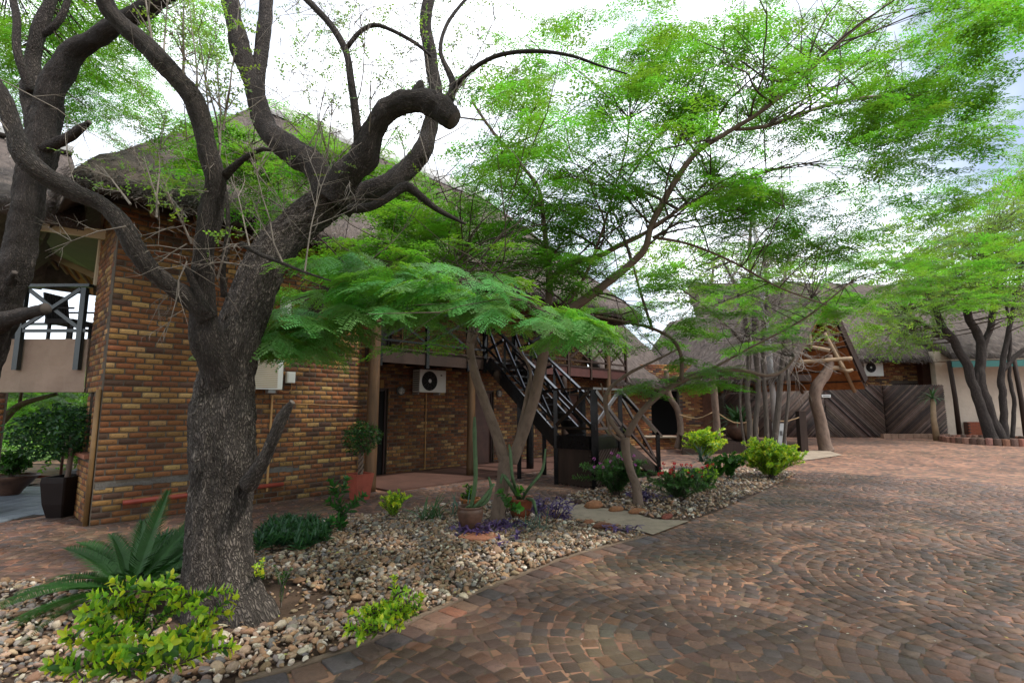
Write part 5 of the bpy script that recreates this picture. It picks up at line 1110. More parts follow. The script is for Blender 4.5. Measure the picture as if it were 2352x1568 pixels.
ac.limb([(1500, 520, 8, ya - 1), (1580, 470, 7, ya - .9), (1660, 430, 6, ya - .8), (1760, 395, 5, ya - .7), (1880, 370, 3, ya - .6)], **SB2)
ac.limb([(1290, 720, 8, ya - .5), (1340, 640, 7, ya - .6), (1380, 540, 6, ya - .7), (1410, 440, 5, ya - .8), (1440, 330, 4, ya - .9), (1450, 200, 3, ya - .9)], **SB2)
ac.limb([(1500, 545, 8, ya - .9), (1580, 560, 6, ya - .8), (1680, 600, 5, ya - .7), (1790, 660, 4, ya - .6), (1900, 700, 3, ya - .5)], **SB2)
ac.limb([(1060, 570, 8, ya + .4), (1010, 530, 7, ya + .3), (960, 490, 6, ya + .2), (900, 470, 4, ya)], **SB2)
ac.limb([(1050, 515, 9, ya + .5), (980, 470, 8, ya + .2), (880, 440, 7, ya - .2), (760, 420, 6, ya - .4), (640, 380, 4, ya - .5), (540, 340, 3, ya - .6)], **SB2)
ac.limb([(1070, 680, 9, ya + .2), (1020, 640, 8, ya - .5), (960, 610, 7, ya - 1.4), (880, 620, 6, ya - 2.0), (790, 650, 5, ya - 2.3), (700, 690, 3, ya - 2.5)], **SB2)
ac.limb([(1060, 620, 7, ya + .2), (1030, 610, 6, ya - .8), (1060, 630, 6, ya - 1.8), (1130, 660, 5, ya - 2.4), (1220, 700, 4, ya - 2.7), (1300, 740, 3, ya - 2.8)], **SB2)
near = []
for poly, n, a, b, ln in (([(600, 760), (680, 640), (790, 585), (930, 570), (1060, 610), (1180, 660), (1300, 715), (1330, 760), (1190, 715), (1080, 690), (1000, 730), (880, 720), (760, 700), (690, 735), (610, 780)], 74, 4.6, 5.8, .42), ([(600, 780), (700, 720), (780, 740), (700, 800), (640, 820)], 15, 4.8, 5.6, .4)):
    for p in in_poly_sample(poly, n, a, b):
        az = R.choice((R.gauss(math.pi, .5), R.gauss(0, .5), R.gauss(-1.6, .5))); spray(p, az, ln, .25, 6, near, .8, .3); ac.link(p, .005)
near = [(p, (e[0], e[1] + .25, e[2]), s) for p, e, s in near]
far = []
for poly, n, a, b in (
        ([(700, 600), (820, 540), (1000, 540), (1200, 560), (1380, 560), (1400, 640), (1200, 640), (1000, 600), (800, 610)], 58, 6.0, 7.6),
        ([(860, 490), (1000, 430), (1150, 470), (1250, 480), (1300, 560), (1100, 580), (900, 560)], 40, 6.6, 8.2),
        ([(1040, 140), (1150, 180), (1290, 60), (1400, 20), (1640, 0), (2000, 0), (2150, 120), (2200, 260), (2150, 330), (2060, 420), (1850, 420), (1700, 470), (1500, 430), (1250, 440), (1080, 330)], 290, 5.6, 8.6),
        ([(1100, 330), (1280, 360), (1600, 440), (1500, 540), (1350, 540), (1150, 480)], 62, 6.4, 8.4),
        ([(1600, 420), (1900, 420), (2100, 400), (2200, 480), (2000, 560), (1800, 600), (1620, 560)], 85, 6.8, 9.2),
        ([(1300, 600), (1500, 600), (1640, 600), (1720, 680), (1560, 740), (1380, 700), (1290, 660)], 22, 7.2, 9.0),
        ([(400, 290), (560, 270), (700, 420), (780, 330), (960, 400), (900, 480), (740, 520), (560, 480), (440, 380)], 80, 6.6, 8.0),
        ([(560, 280), (650, 230), (800, 330), (1000, 400), (960, 440), (800, 420), (640, 380)], 30, 7.0, 8.2),
        ([(820, 420), (1000, 400), (1180, 440), (1330, 520), (1420, 600), (1250, 600), (1000, 540), (860, 500)], 62, 7.2, 9.0),
        ([(1830, 540), (2100, 520), (2380, 540), (2380, 690), (2180, 720), (2000, 700), (1850, 640)], 66, 8.0, 11.0),
        ([(1390, 560), (1560, 560), (1600, 700), (1500, 770), (1400, 700)], 26, 9.0, 12.5),
        ([(960, 720), (1060, 720), (1100, 800), (1000, 830), (950, 790)], 6, 6.8, 7.6)):
    for p in in_poly_sample(poly, int(n * .84), a, b, .8, -.3):
        spray(p, R.uniform(0, 6.28), R.uniform(.5, .85), .12, 7, far, sc=.86, tilt=.16); ac.link(p, .005, maxd=1.5)
for k in range(150):                                   # a net of thin dark side branches
    q0 = R.choice([q for q in ac.nodes if q[1] < .075 and q[0].z > 2.6]); p = q0[0]; d = Vector((R.gauss(.25, .8), R.gauss(-.1, .6), R.uniform(-.05, .75))).normalized(); pts = [p]
    for j in range(6):
        d = (d + Vector((R.gauss(0, .22), R.gauss(0, .22), R.gauss(0, .16)))).normalized(); pts.append(pts[-1] + d * R.uniform(.18, .42))
        if R.random() < .5: e = (d + Vector((R.gauss(0, .7), R.gauss(0, .7), R.gauss(0, .4)))).normalized(); ac.tw.tube([pts[-1], pts[-1] + e * .3, pts[-1] + e * .62 + Vector((0, 0, R.gauss(0, .08)))], [.006, .004, .0025], 4, cap=False)
    ac.tw.tube(pts, [min(q0[1] * .7, .016) * (1 - .13 * j) for j in range(7)], 5, step=.15, cap=False)
ac.twigs(); ac.leaves(AC_NEAR, near, 290, 'feathery_leaf', 'near_foliage'); ac.leaves(AC_FAR, far, 2, 'feathery_leaf')
# ------------------------------------------------------------------ small tree in front of the staircase
b2 = G(1462, 1160)
t2 = Tree('slender_tree', 'slender forked tree with purple leaves at its foot, right of the staircase', b2, M_bark2, k=.54); y2 = b2.y
t2.limb([(1466, 1165, 24, y2), (1462, 1120, 18, y2), (1448, 1080, 17, y2), (1438, 1040, 18, y2), (1436, 1005, 19, y2)], name='trunk', **SB2)
t2.limb([(1432, 1005, 11, y2), (1408, 975, 10, y2), (1392, 940, 9, y2 + .1), (1395, 900, 8, y2 + .1), (1440, 860, 7, y2 + .2), (1500, 830, 5, y2 + .3), (1560, 800, 3, y2 + .3)], **SB2)
t2.limb([(1440, 1000, 14, y2), (1470, 950, 12, y2 - .1), (1510, 910, 12, y2 - .1), (1555, 880, 11, y2 - .1), (1620, 855, 9, y2), (1700, 850, 8, y2 + .1), (1760, 862, 7, y2 + .2), (1800, 850, 6, y2 + .3), (1825, 820, 5, y2 + .3)], **SB2)
t2.limb([(1565, 875, 9, y2 - .1), (1565, 820, 8, y2 - .1), (1545, 780, 7, y2), (1500, 755, 7, y2), (1440, 740, 6, y2 + .1), (1330, 720, 5, y2 + .2)], **SB2)
t2.limb([(1425, 1010, 7, y2), (1400, 985, 5, y2), (1390, 920, 4, y2 + .1), (1380, 880, 3, y2 + .1)], **SB2)
t2.limb([(1500, 760, 6, y2), (1480, 700, 6, y2), (1465, 650, 5, y2), (1440, 560, 4, y2), (1400, 470, 3, y2)], **SB2)
t2.limb([(1620, 855, 6, y2), (1720, 800, 4, y2), (1850, 730, 4, y2), (1950, 650, 3, y2)], **SB2)
out = []
for poly, n, a, b in (([(1330, 700), (1480, 660), (1600, 640), (1700, 700), (1900, 720), (1860, 790), (1700, 800), (1560, 790), (1440, 790), (1350, 760)], 28, y2 - 1.2, y2 + 2.5), ([(1400, 860), (1520, 800), (1700, 830), (1680, 880), (1560, 880), (1460, 900)], 16, y2 - .6, y2 + 1), ([(1700, 620), (1900, 600), (2060, 560), (2150, 640), (2000, 740), (1850, 760), (1720, 720)], 40, y2, y2 + 4)):
    for p in in_poly_sample(poly, n, a, b, .6, -.25): spray(p, R.uniform(0, 6.28), .7, .15, 9, out, sc=.85); t2.link(p, .005, maxd=2.5)
t2.twigs(); t2.leaves(AC_FAR, out, 60, 'feathery_leaf')
# ------------------------------------------------------------------ grey bare stems
b3 = GR(1745, 1035)
t3 = Tree('bare_stemmed_tree', 'cluster of grey bare stems and tangled dry twigs before the porch', b3, M_bark3, k=.52); y3 = 15.5
for pts in (((1722, 1050, 12), (1722, 980, 11), (1716, 900, 11), (1720, 820, 11), (1712, 740, 10), (1690, 660, 7), (1660, 600, 4)), ((1742, 1050, 12), (1735, 980, 11), (1742, 900, 11), (1735, 800, 11), (1730, 700, 10), (1722, 600, 8), (1725, 500, 6)), ((1762, 1048, 11), (1760, 960, 10), (1755, 880, 9), (1752, 780, 9), (1762, 680, 7), (1750, 560, 5)), ((1775, 1045, 14), (1785, 960, 13), (1792, 880, 12), (1800, 800, 11), (1806, 740, 9), (1850, 700, 7), (1895, 655, 4)), ((1798, 1048, 8), (1806, 960, 7), (1812, 880, 7), (1800, 800, 6)), ((1715, 1048, 6), (1700, 940, 5), (1705, 860, 5)), ((1640, 855, 6), (1700, 865, 6), (1755, 872, 6), (1800, 850, 6), (1822, 810, 5), (1818, 770, 4)), ((1730, 760, 6), (1780, 720, 6), (1800, 650, 5), (1815, 560, 3)), ((1720, 800, 7), (1640, 720, 6), (1560, 660, 4))):
    t3.limb([(x, y, r, y3) for x, y, r in pts], n=10, bump=.08, step=.2)
dry = MB()
for k in range(420):
    n0 = R.choice([q for q in t3.nodes if q[0].z > 3.2]); shoot(n0[0], Vector((R.gauss(0, 1), R.gauss(0, .7), R.gauss(.1, .6))), R.uniform(.8, 2.4), R.uniform(.008, .016), 2, .16, 1)
dry.build('dry_twigs', M_twig, t3.o, kind='stuff', smooth=True)
out = [(tuple(p), (R.uniform(0, 6), R.uniform(-1, 1), R.uniform(0, 6)), R.uniform(.9, 1.5)) for p in in_poly_sample([(1640, 600), (1900, 640), (1960, 760), (1830, 800), (1640, 740)], 260, 14, 17)]
t3.leaves(SM, out, 60, 'leafy_twig')
# ------------------------------------------------------------------ tree in the round brick planter
b4 = GR(2280, 1015)
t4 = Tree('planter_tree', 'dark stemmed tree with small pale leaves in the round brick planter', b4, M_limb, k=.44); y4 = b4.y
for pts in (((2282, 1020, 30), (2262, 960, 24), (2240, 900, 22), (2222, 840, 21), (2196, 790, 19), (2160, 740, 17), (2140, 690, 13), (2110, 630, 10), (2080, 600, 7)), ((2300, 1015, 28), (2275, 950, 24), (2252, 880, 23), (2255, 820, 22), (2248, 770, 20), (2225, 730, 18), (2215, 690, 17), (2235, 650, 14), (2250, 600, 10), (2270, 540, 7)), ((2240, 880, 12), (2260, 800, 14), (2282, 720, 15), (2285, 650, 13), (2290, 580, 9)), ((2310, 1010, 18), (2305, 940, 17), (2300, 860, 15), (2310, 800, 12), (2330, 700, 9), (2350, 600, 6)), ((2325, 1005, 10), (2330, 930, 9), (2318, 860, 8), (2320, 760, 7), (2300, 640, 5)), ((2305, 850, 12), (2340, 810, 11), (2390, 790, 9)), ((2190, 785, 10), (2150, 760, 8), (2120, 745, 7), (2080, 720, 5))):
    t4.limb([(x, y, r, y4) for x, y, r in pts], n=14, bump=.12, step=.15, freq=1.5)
out = []
for poly, n in (([(1960, 740), (2050, 640), (2150, 560), (2300, 480), (2420, 460), (2420, 760), (2300, 720), (2200, 690), (2150, 790), (2040, 820), (1960, 800)], 2600), ([(2000, 640), (2352, 380), (2420, 560), (2200, 700)], 1300)):
    for p in in_poly_sample(poly, n, y4 - 2.5, y4 + 3, .5, -.12):
        out.append((tuple(p), (R.uniform(0, 6), R.uniform(-.6, 1), R.uniform(0, 6)), R.uniform(1.5, 2.4)))
        if R.random() < .14: t4.link(p, .012, maxd=4)
t4.twigs(); t4.leaves(SM, out, 60, 'leafy_twig')
pl = thing('brick_planter', 'low round brick planter ring under the small leaved tree', 'planter', b4)
nB = 46
me = raw_mesh('brick', BV, BF, M_brick1)
for k in range(nB):
    a = 2 * math.pi * k / nB; rr = 1.75; p = Vector((b4.x + rr * math.cos(a), b4.y + rr * .9 * math.sin(a), b4.z)); o = link('brick', me, pl, Matrix.Translation(p - b4 + Vector((0, 0, .21 + R.uniform(-.01, .015)))) @ Euler((0, 0, a)).to_matrix().to_4x4() @ Matrix.Diagonal((.22, .215, .3, 1))); o.color = (*pick([((.17, .075, .05), 2), ((.1, .058, .045), 2), ((.22, .11, .08), 1)]), 1)
m = MB(); m.lathe([(.0, .12), (1.62, .12), (1.62, .0)], 30, b4); m.build('soil', M_soil, pl)
# ------------------------------------------------------------------ overhanging tree off to the right, and trees behind
t5 = Tree('overhanging_tree', 'dark leaved tree reaching in from beyond the right edge overhead', Vector((8.6, 4.6, 0)), M_bark)
m = MB(); P5 = [Vector(p) for p in ((8.6, 4.6, -.1), (8.4, 4.6, 1.6), (8.0, 4.7, 3.0))]; m.tube(P5, [.26, .2, .17], 18, bump=.08, step=.08); m.build('trunk', M_bark, t5.o, smooth=True); t5.nodes += list(zip(P5, [.26, .2, .17]))
for Q in (((8.0, 4.7, 3.0), (7.2, 5.1, 3.9), (6.6, 5.6, 4.8), (6.6, 6.0, 5.4)), ((8.0, 4.7, 3.0), (6.9, 3.9, 4.2), (5.6, 2.6, 4.9), (4.2, 1.6, 5.6)), ((8.0, 4.7, 3.0), (8.8, 6.2, 4.2), (9.8, 8.0, 4.7)), ((8.0, 4.7, 3.0), (7.4, 2.8, 4.4), (6.0, 1.0, 5.2), (3.5, -.5, 5.6))):
    q = [Vector(p) for p in Q]; rs = [.12 * (1 - .25 * i) for i in range(len(q))]; m = MB(); m.tube(q, rs, 12, bump=.08, step=.1); m.build('branch', M_bark, t5.o, smooth=True); t5.nodes += list(zip(*smooth_path(q, rs, .2)))
out = []
for poly, n, a, b in (([(2100, -40), (2400, -60), (2400, 130), (2280, 100), (2180, 50)], 22, 4.5, 7), ([(2180, 330), (2400, 260), (2400, 600), (2290, 560), (2200, 450)], 10, 6, 9), ([(2000, 120), (2240, 180), (2300, 330), (2150, 380), (1990, 280)], 20, 5.5, 8)):
    for p in in_poly_sample(poly, int(n * 1.5), a, b): spray(p, R.uniform(0, 6.28), .6, .2, 9, out, sc=.72)
for k in range(430):                                   # its crown spreads over the near paving and behind where the photograph was taken
    a, r = R.uniform(0, 6.28), 8.2 * math.sqrt(R.random()); p = Vector((2.2 + r * math.cos(a) * 1.1, -3.2 + r * math.sin(a) * .8, 6.2 + R.gauss(0, .6) - .012 * r * r))
    if p.y > .2 and p.z < 2.9 + p.y * 1.0 + max(0, abs(p.x) - p.y) * 0: continue
    if -.9 < p.y <= .2 and p.z < 4: continue
    spray(p, R.uniform(0, 6.28), .9, .15, 9, out, sc=1.5)
t5.twigs(); t5.leaves(DK, out, 40, 'feathery_leaf')
def back_tree(label, poly, n, d0, d1, base, tp, sc, bark=M_bark2, parts=10):
    t = Tree('background_tree', label, base, bark, 'trees behind the buildings'); top = A(sum(p[0] for p in poly) / len(poly), sum(p[1] for p in poly) / len(poly), (d0 + d1) / 2)
    P = [base, base.lerp(top, .5) + Vector((.2, 0, 0)), top]; m = MB(); m.tube(P, [.2, .14, .06], 10, bump=.08, step=.3); m.build('trunk', bark, t.o, smooth=True); t.nodes += list(zip(*smooth_path(P, [.2, .14, .06], .3))); out = []
    for p in in_poly_sample(poly, n, d0, d1, .5, -.2):
        out.append((tuple(p), (R.gauss(0, .6), R.uniform(-.2, .7), R.uniform(0, 6.28)), R.uniform(.8, 1.2) * sc))
        if R.random() < .06: t.link(p, .01, maxd=4)
    t.twigs(); t.leaves(tp, out, parts, 'leaf')
back_tree('pale tree behind the lodge roof, seen through the middle branches', [(1400, 560), (1560, 540), (1700, 560), (1900, 560), (1900, 640), (1600, 700), (1420, 640)], 500, 26, 32, Vector((10, 30, 0)), SM, 4.2)
back_tree('tall tree behind the far hall at the right edge', [(1950, 560), (2100, 480), (2400, 380), (2450, 640), (2000, 660)], 700, 31, 36, Vector((30, 34, .5)), SM, 4.5)
# garden at the left under the balcony
def bush(label, c, rx, rz, n, tp, sc, grp='bushes in the garden'):
    t = Tree('garden_bush', label, c, M_bark2, grp)
    for k in range(5):
        e = c + Vector((R.gauss(0, rx * .3), R.gauss(0, rx * .3), rz)); m = MB(); m.tube([c, c.lerp(e, .5) + Vector((R.gauss(0, .1), 0, 0)), e], [.04, .03, .015], 6, step=.3); m.build('stem', M_bark2, t.o, smooth=True)
    out = []
    for k in range(n):
        v = Vector((R.gauss(0, 1), R.gauss(0, 1), R.gauss(0, 1))).normalized() * R.random() ** .4; p = c + Vector((v.x * rx, v.y * rx, rz + v.z * rz * .95)); f = 1 + .3 * noise.noise(p * .9); p = c + Vector(((p.x - c.x) * f, (p.y - c.y) * f, (p.z - c.z) * f)); out.append((tuple(p), (R.uniform(0, 6), R.uniform(-1, 1), R.uniform(0, 6)), sc * R.uniform(.7, 1.3)))
    t.leaves(tp, out, 8, 'leafy_twig')
bush('pale green bush in the garden left of the brick pillar', Vector((-14.5, 17, 0)), 1.9, 1.5, 700, SM, 2.2)
bush('broad dark bush behind the garden fence at the far left', Vector((-20, 19, 0)), 2.6, 1.4, 800, SMD, 2.2)
bush('tall light bush at the back of the lawn', Vector((-20.5, 27, 0)), 3.4, 2.2, 900, SM, 3.2)
bush('dark green bush under the balcony beside the brick pillar', Vector((-11.6, 14.2, 0)), .9, 1.1, 420, SMD, 1.6)
bush('large green bush at the back left of the lawn', Vector((-29, 27, 0)), 3.8, 2.4, 900, AC_FAR, 2.6)
gt = Tree('garden_tree', 'garden tree with a bent brown branch seen under the balcony', A(-60, 1080, 12), M_bark2)
gt.limb([(-60, 1080, 14, 12), (-20, 1000, 11, 12), (10, 960, 9, 12), (45, 930, 7, 12), (90, 915, 5, 12), (130, 905, 4, 12)], n=10, step=.15); gt.limb([(45, 930, 4, 12), (50, 900, 3, 12), (60, 880, 2.5, 12)], n=8)
out = []
for p in in_poly_sample([(-40, 880), (170, 880), (160, 960), (90, 930), (0, 960)], 60, 12, 15): spray(p, R.uniform(0, 6.28), .6, .3, 6, out)
gt.leaves(AC_FAR, out, 8, 'feathery_leaf')
wf_ = thing('wire_fence', 'thin dark wire fence across the lawn', 'fence', Vector((-11, 12.6, 0)))
for k in range(9): m = MB(); p = Vector((-16 + k * 1.05, 12.8 - k * .06, 0)); m.tube([p, p + Vector((0, 0, 1.0))], [.03, .03], 7); m.build('fence_post', M_brown, wf_, smooth=True)
for z in (.3, .6, .92): m = MB(); m.tube([Vector((-16.2, 12.8, z)), Vector((-7.4, 12.3, z - .02))], [.012, .012], 5); m.build('wire', M_grey, wf_)
# ------------------------------------------------------------------ garden plants
def leaf_tpl(fold=.12, tip=1.0):
    V = [(0, 0, 0), (.3, .42, fold), (.7, .34, fold * .8), (1, 0, 0), (.7, -.34, fold * .8), (.3, -.42, fold), (.35, 0, 0), (.72, 0, .0)]
    F = [(0, 6, 1, 1), (6, 7, 2, 1), (7, 3, 2, 2), (0, 5, 6, 6), (6, 5, 4, 7), (7, 4, 3, 3)]
    return np.array(V), [f if f[2] != f[3] else f[:3] for f in F]
LV, LF0 = leaf_tpl()
LF = np.array([(0, 6, 2, 1), (6, 3, 2, 6)][:1] + [(0, 6, 3, 2)][:0]) if False else np.array([(0, 6, 7, 1), (1, 7, 3, 2), (0, 5, 7, 6), (5, 4, 3, 7)])
YG = [((.52, .54, .04), 2.8), ((.34, .5, .045), 3), ((.16, .33, .04), 1.6)]; DG = [((.05, .14, .025), 3), ((.035, .1, .022), 2)]
def leafy_shrub(name, label, base, stems, ll, lw, young, old, nwh=4, group=None, cat='shrub', stemmat=None, parts=40, m=None):
    """stems: lists of points; whorls of leaves climb every stem, young leaves at the tips"""
    t = thing(name, label, cat, base, 0, group); P, E, S, C = [], [], [], []
    for st_ in stems:
        pts, rs = smooth_path([Vector(p) for p in st_], [.006] * (len(st_) - 1) + [.003], ll * .24)
        mm = MB(); mm.tube(pts, rs, 5, cap=False); mm.build('stem', stemmat or M_twigd, t, smooth=True)
        n = len(pts)
        for i, p in enumerate(pts):
            u = i / max(1, n - 1)
            if u < .2: continue
            tan = (pts[min(i + 1, n - 1)] - pts[max(i - 1, 0)]).normalized()
            k = 2 if i < n - 1 else nwh
            a0 = i * 1.57 + R.uniform(-.3, .3)
            for j in range(k):
                a = a0 + 2 * math.pi * j / k; x = tan.cross(Vector((.3, .2, 1))).normalized(); y = tan.cross(x); d = (x * math.cos(a) + y * math.sin(a) + tan * R.uniform(.3, .95) + Vector((0, 0, .2))).normalized()
                z = (tan - d * tan.dot(d)).normalized(); yv = z.cross(d); P.append(tuple(p)); E.append(Matrix((d, yv, z)).transposed().to_euler()[:]); s = ll * R.uniform(.7, 1.15) * (1 if u < .85 else .8); S.append((s, lw * s / ll * 1.15, s)); C.append(pick(young if u > R.uniform(.45, .9) else old))
    order = sorted(range(len(P)), key=lambda i: (Vector(P[i]) - CAM).length); me = {}
    mass('foliage', LV, LF, [P[i] for i in order], [E[i] for i in order], np.array([S[i] for i in order]), m or M_leafa, t, [C[i] for i in order], smooth=True)
    return t
def stems_in(base, rx, ry, h, n, lean=.5, sub=3, up=None):
    out = []
    for k in range(n):
        a = R.uniform(0, 6.28); r = math.sqrt(R.random()); tip = Vector((base[0] + rx * r * math.cos(a), base[1] + ry * r * math.sin(a), base[2] + h * (1 - .45 * r * r) * R.uniform(.75, 1.1)))
        b = Vector(base) + Vector((R.gauss(0, .03), R.gauss(0, .03), 0)); mid = b.lerp(tip, .5) + Vector((R.gauss(0, .05), R.gauss(0, .05), .12 * h)); out.append([b, mid, tip])
        for j in range(sub):
            p = b.lerp(tip, R.uniform(.4, .9)) + Vector((0, 0, .05)); q = p + Vector((R.gauss(0, .12), R.gauss(0, .12), R.uniform(.02, .16))) * (h / .5); out.append([p, p.lerp(q, .5) + Vector((0, 0, .02)), q])
    return out
b = G(330, 1530)
sh = [[A(*q) for q in s] for s in (
    [(330, 1530, 3.05), (325, 1440, 3.0), (300, 1370, 2.95), (262, 1335, 2.9)], [(330, 1500, 3.05), (330, 1420, 3.0), (345, 1370, 2.95), (365, 1345, 2.9)], [(330, 1480, 3.0), (370, 1420, 3.0), (420, 1390, 2.95), (445, 1370, 2.95)],
    [(335, 1530, 2.95), (390, 1480, 2.95), (450, 1445, 2.95), (490, 1410, 2.95)], [(330, 1530, 2.9), (400, 1500, 2.9), (440, 1480, 2.9), (470, 1465, 2.9)], [(320, 1540, 2.85), (270, 1500, 2.8), (210, 1480, 2.75), (150, 1470, 2.7)],
    [(315, 1550, 2.8), (250, 1530, 2.75), (200, 1530, 2.7), (160, 1540, 2.7)], [(325, 1545, 2.75), (340, 1510, 2.7), (370, 1490, 2.65), (385, 1470, 2.65)], [(320, 1555, 2.7), (270, 1545, 2.65), (230, 1540, 2.65), (180, 1560, 2.6)], [(325, 1560, 2.7), (380, 1530, 2.7), (420, 1520, 2.7), (470, 1500, 2.7)],
    [(330, 1450, 3.0), (290, 1420, 2.95), (250, 1400, 2.9), (220, 1415, 2.9)], [(320, 1520, 2.85), (260, 1470, 2.8), (240, 1450, 2.8), (190, 1440, 2.8)])]
extra = []
for s in sh:
    for k in range(6):
        p = s[R.choice((1, 2, 2, 3))].lerp(s[2], R.random() * .6); q = p + Vector((R.gauss(0, .085), R.gauss(0, .07), R.uniform(.0, .07))); extra.append([p, p.lerp(q, .5) + Vector((0, 0, .015)), q])
leafy_shrub('golden_shrub', 'large yellow green shrub leaning out in front of the big trunk', b, sh + extra, .06, .031, YG, YG[1:] + DG[:1], group='yellow green shrubs')
b = G(890, 1450)
sh = [[A(*q) for q in s] for s in ([(890, 1450, 3.75), (850, 1430, 3.7), (820, 1445, 3.65), (800, 1450, 3.6)], [(890, 1450, 3.75), (900, 1410, 3.75), (905, 1370, 3.75), (905, 1325, 3.75)], [(890, 1450, 3.75), (930, 1420, 3.75), (955, 1400, 3.75), (970, 1372, 3.75)], [(880, 1450, 3.7), (860, 1420, 3.7), (850, 1400, 3.7), (860, 1390, 3.7)], [(880, 1455, 3.65), (850, 1450, 3.6), (830, 1455, 3.6)], [(890, 1450, 3.7), (900, 1430, 3.65), (920, 1440, 3.6)], [(880, 1440, 3.75), (880, 1410, 3.75), (885, 1385, 3.75)], [(870, 1455, 3.6), (865, 1440, 3.58), (840, 1430, 3.55)], [(895, 1440, 3.7), (915, 1405, 3.7), (935, 1385, 3.7)])]
extra = []
for s in sh:
    for k in range(5): p = s[R.choice((1, 1, 2))]; q = p + Vector((R.gauss(0, .07), R.gauss(0, .06), R.uniform(.0, .07))); extra.append([p, p.lerp(q, .5) + Vector((0, 0, .01)), q])
leafy_shrub('golden_shrub', 'small yellow green shrub in the pebbles near the paving edge', b, sh + extra, .055, .028, YG, YG[1:], group='yellow green shrubs')
b = G(1772, 1100); leafy_shrub('golden_shrub', 'round yellow green shrub at the far end of the pebble bed', b, stems_in(b, .72, .55, .78, 46, sub=4), .085, .042, YG, YG[1:], group='yellow green shrubs')
b = G(1625, 1078); leafy_shrub('golden_shrub', 'tall thin yellow green shrub behind the spiky plant', b, stems_in(b + Vector((0, 0, .28)), .55, .4, .7, 20, sub=4) + [[b, b + Vector((0, 0, .4))]], .085, .042, YG, YG[1:], group='yellow green shrubs')
b = G(905, 1188); leafy_shrub('golden_shrub', 'little yellow green shrub between the glossy sapling and the strap leaved clump', b, stems_in(b, .2, .15, .32, 12, sub=3), .05, .026, YG, YG[1:], group='yellow green shrubs')
b = G(790, 1218)
sh = [[b, A(786, 1170, 7.0), A(770, 1130, 7.0)], [b, A(785, 1180, 7.0), A(758, 1152, 6.95)], [A(788, 1190, 7), A(810, 1160, 6.9), A(832, 1140, 6.9)], [b, A(780, 1200, 6.9), A(768, 1195, 6.9)], [A(775, 1140, 7), A(790, 1120, 6.95), A(795, 1105, 6.95)], [A(772, 1140, 7), A(765, 1118, 6.95), A(762, 1108, 6.95)]]
leafy_shrub('glossy_sapling', 'thin sapling with glossy dark leaf rosettes in the pebbles', b, sh, .13, .055, [((.035, .13, .03), 1)], [((.03, .1, .025), 1)], 7, cat='plant')
b = G(645, 1395); leafy_shrub('bare_sapling', 'tiny bare sapling with a few leaves right of the big trunk', b, [[b, A(648, 1350, 4.45), A(652, 1315, 4.45)], [A(647, 1350, 4.45), A(660, 1320, 4.4), A(668, 1308, 4.4)], [A(647, 1350, 4.45), A(640, 1325, 4.4), A(632, 1300, 4.4)]], .03, .014, DG, DG, 5, cat='plant', stemmat=M_twig)
b = G(600, 1330); leafy_shrub('trunk_sprouts', 'thin leafy sprout at the foot of the big trunk', b, [[b, A(598, 1310, 4.3), A(604, 1285, 4.3)], [b, A(590, 1315, 4.25), A(587, 1300, 4.25)]], .04, .02, YG, DG, 5, cat='plant')
# strap-leaved clumps: every blade is a part
def blade_mesh(name, ln, wd, droop, m, n=7, keel=.25):
    V = []; F = []
    for i in range(n + 1):
        u = i / n; x = ln * (u - droop * .25 * u * u); z = ln * (u * .0 - droop * u * u * .55); ww = wd * (1 - u ** 2.2) * (.7 + .6 * u if u < .5 else 1.0) / 2 + .0005
        V += [(x, -ww, z + keel * ww), (x, 0, z), (x, ww, z + keel * ww)]
    for i in range(n): a = i * 3; F += [(a, a + 3, a + 4, a + 1), (a + 1, a + 4, a + 5, a + 2)]
    return raw_mesh(name, V, F, m, True)
M_strap = mat('strap_leaf', (.05, .12, .045), .45, vary=.25, vscale=6, trans=.2, tcol=(1.3, 1.4, .5)); M_strapd = mat('dark_strap_leaf', (.02, .07, .035), .4, vary=.3, vscale=6, trans=.15); M_purple = mat('purple_leaf', (.085, .05, .15), .4, vary=.35, vscale=10, trans=.2); M_agave = mat('blue_green_leaf', (.07, .13, .09), .5, vary=.2, vscale=6, trans=.1)
def clump(name, label, base, n, ln, wd, m, el0=.4, el1=1.4, droop=.7, cat='plant', group=None, spread=.1, part='blade'):
    t = thing(name, label, cat, base, 0, group); mes = [blade_mesh(part, ln, wd, droop * k, m) for k in (.5, 1, 1.5)]
    for k in range(n):
        a = R.uniform(0, 6.28); el = R.uniform(el0, el1); s = R.uniform(.6, 1.1)
        link(part, mes[k % 3], t, Matrix.Translation((R.gauss(0, spread) * .5, R.gauss(0, spread) * .5, 0)) @ Euler((R.gauss(0, .2), -el, a)).to_matrix().to_4x4() @ Matrix.Scale(s, 4))
    return t
clump('strap_leaf_clump', 'grassy green clump of strap leaves right of the little yellow shrub', G(985, 1195), 44, .5, .028, M_strap, .5, 1.45, .7, spread=.16)
clump('strap_leaf_clump', 'spiky grey green clump left of the brown clay pot', G(1055, 1190), 22, .5, .03, M_agave, .35, 1.3, .3, spread=.12)
clump('feathery_clump', 'grey green grassy clump among the purple leaves right of the middle trunk', G(1225, 1215), 60, .34, .014, M_agave, .3, 1.4, .6, spread=.25)
clump('spiky_plant', 'spiky yucca like plant standing in front of the tall yellow shrub', A(1612, 1060, 9.9), 40, .42, .03, M_agave, -.2, 1.5, .5, spread=.05)
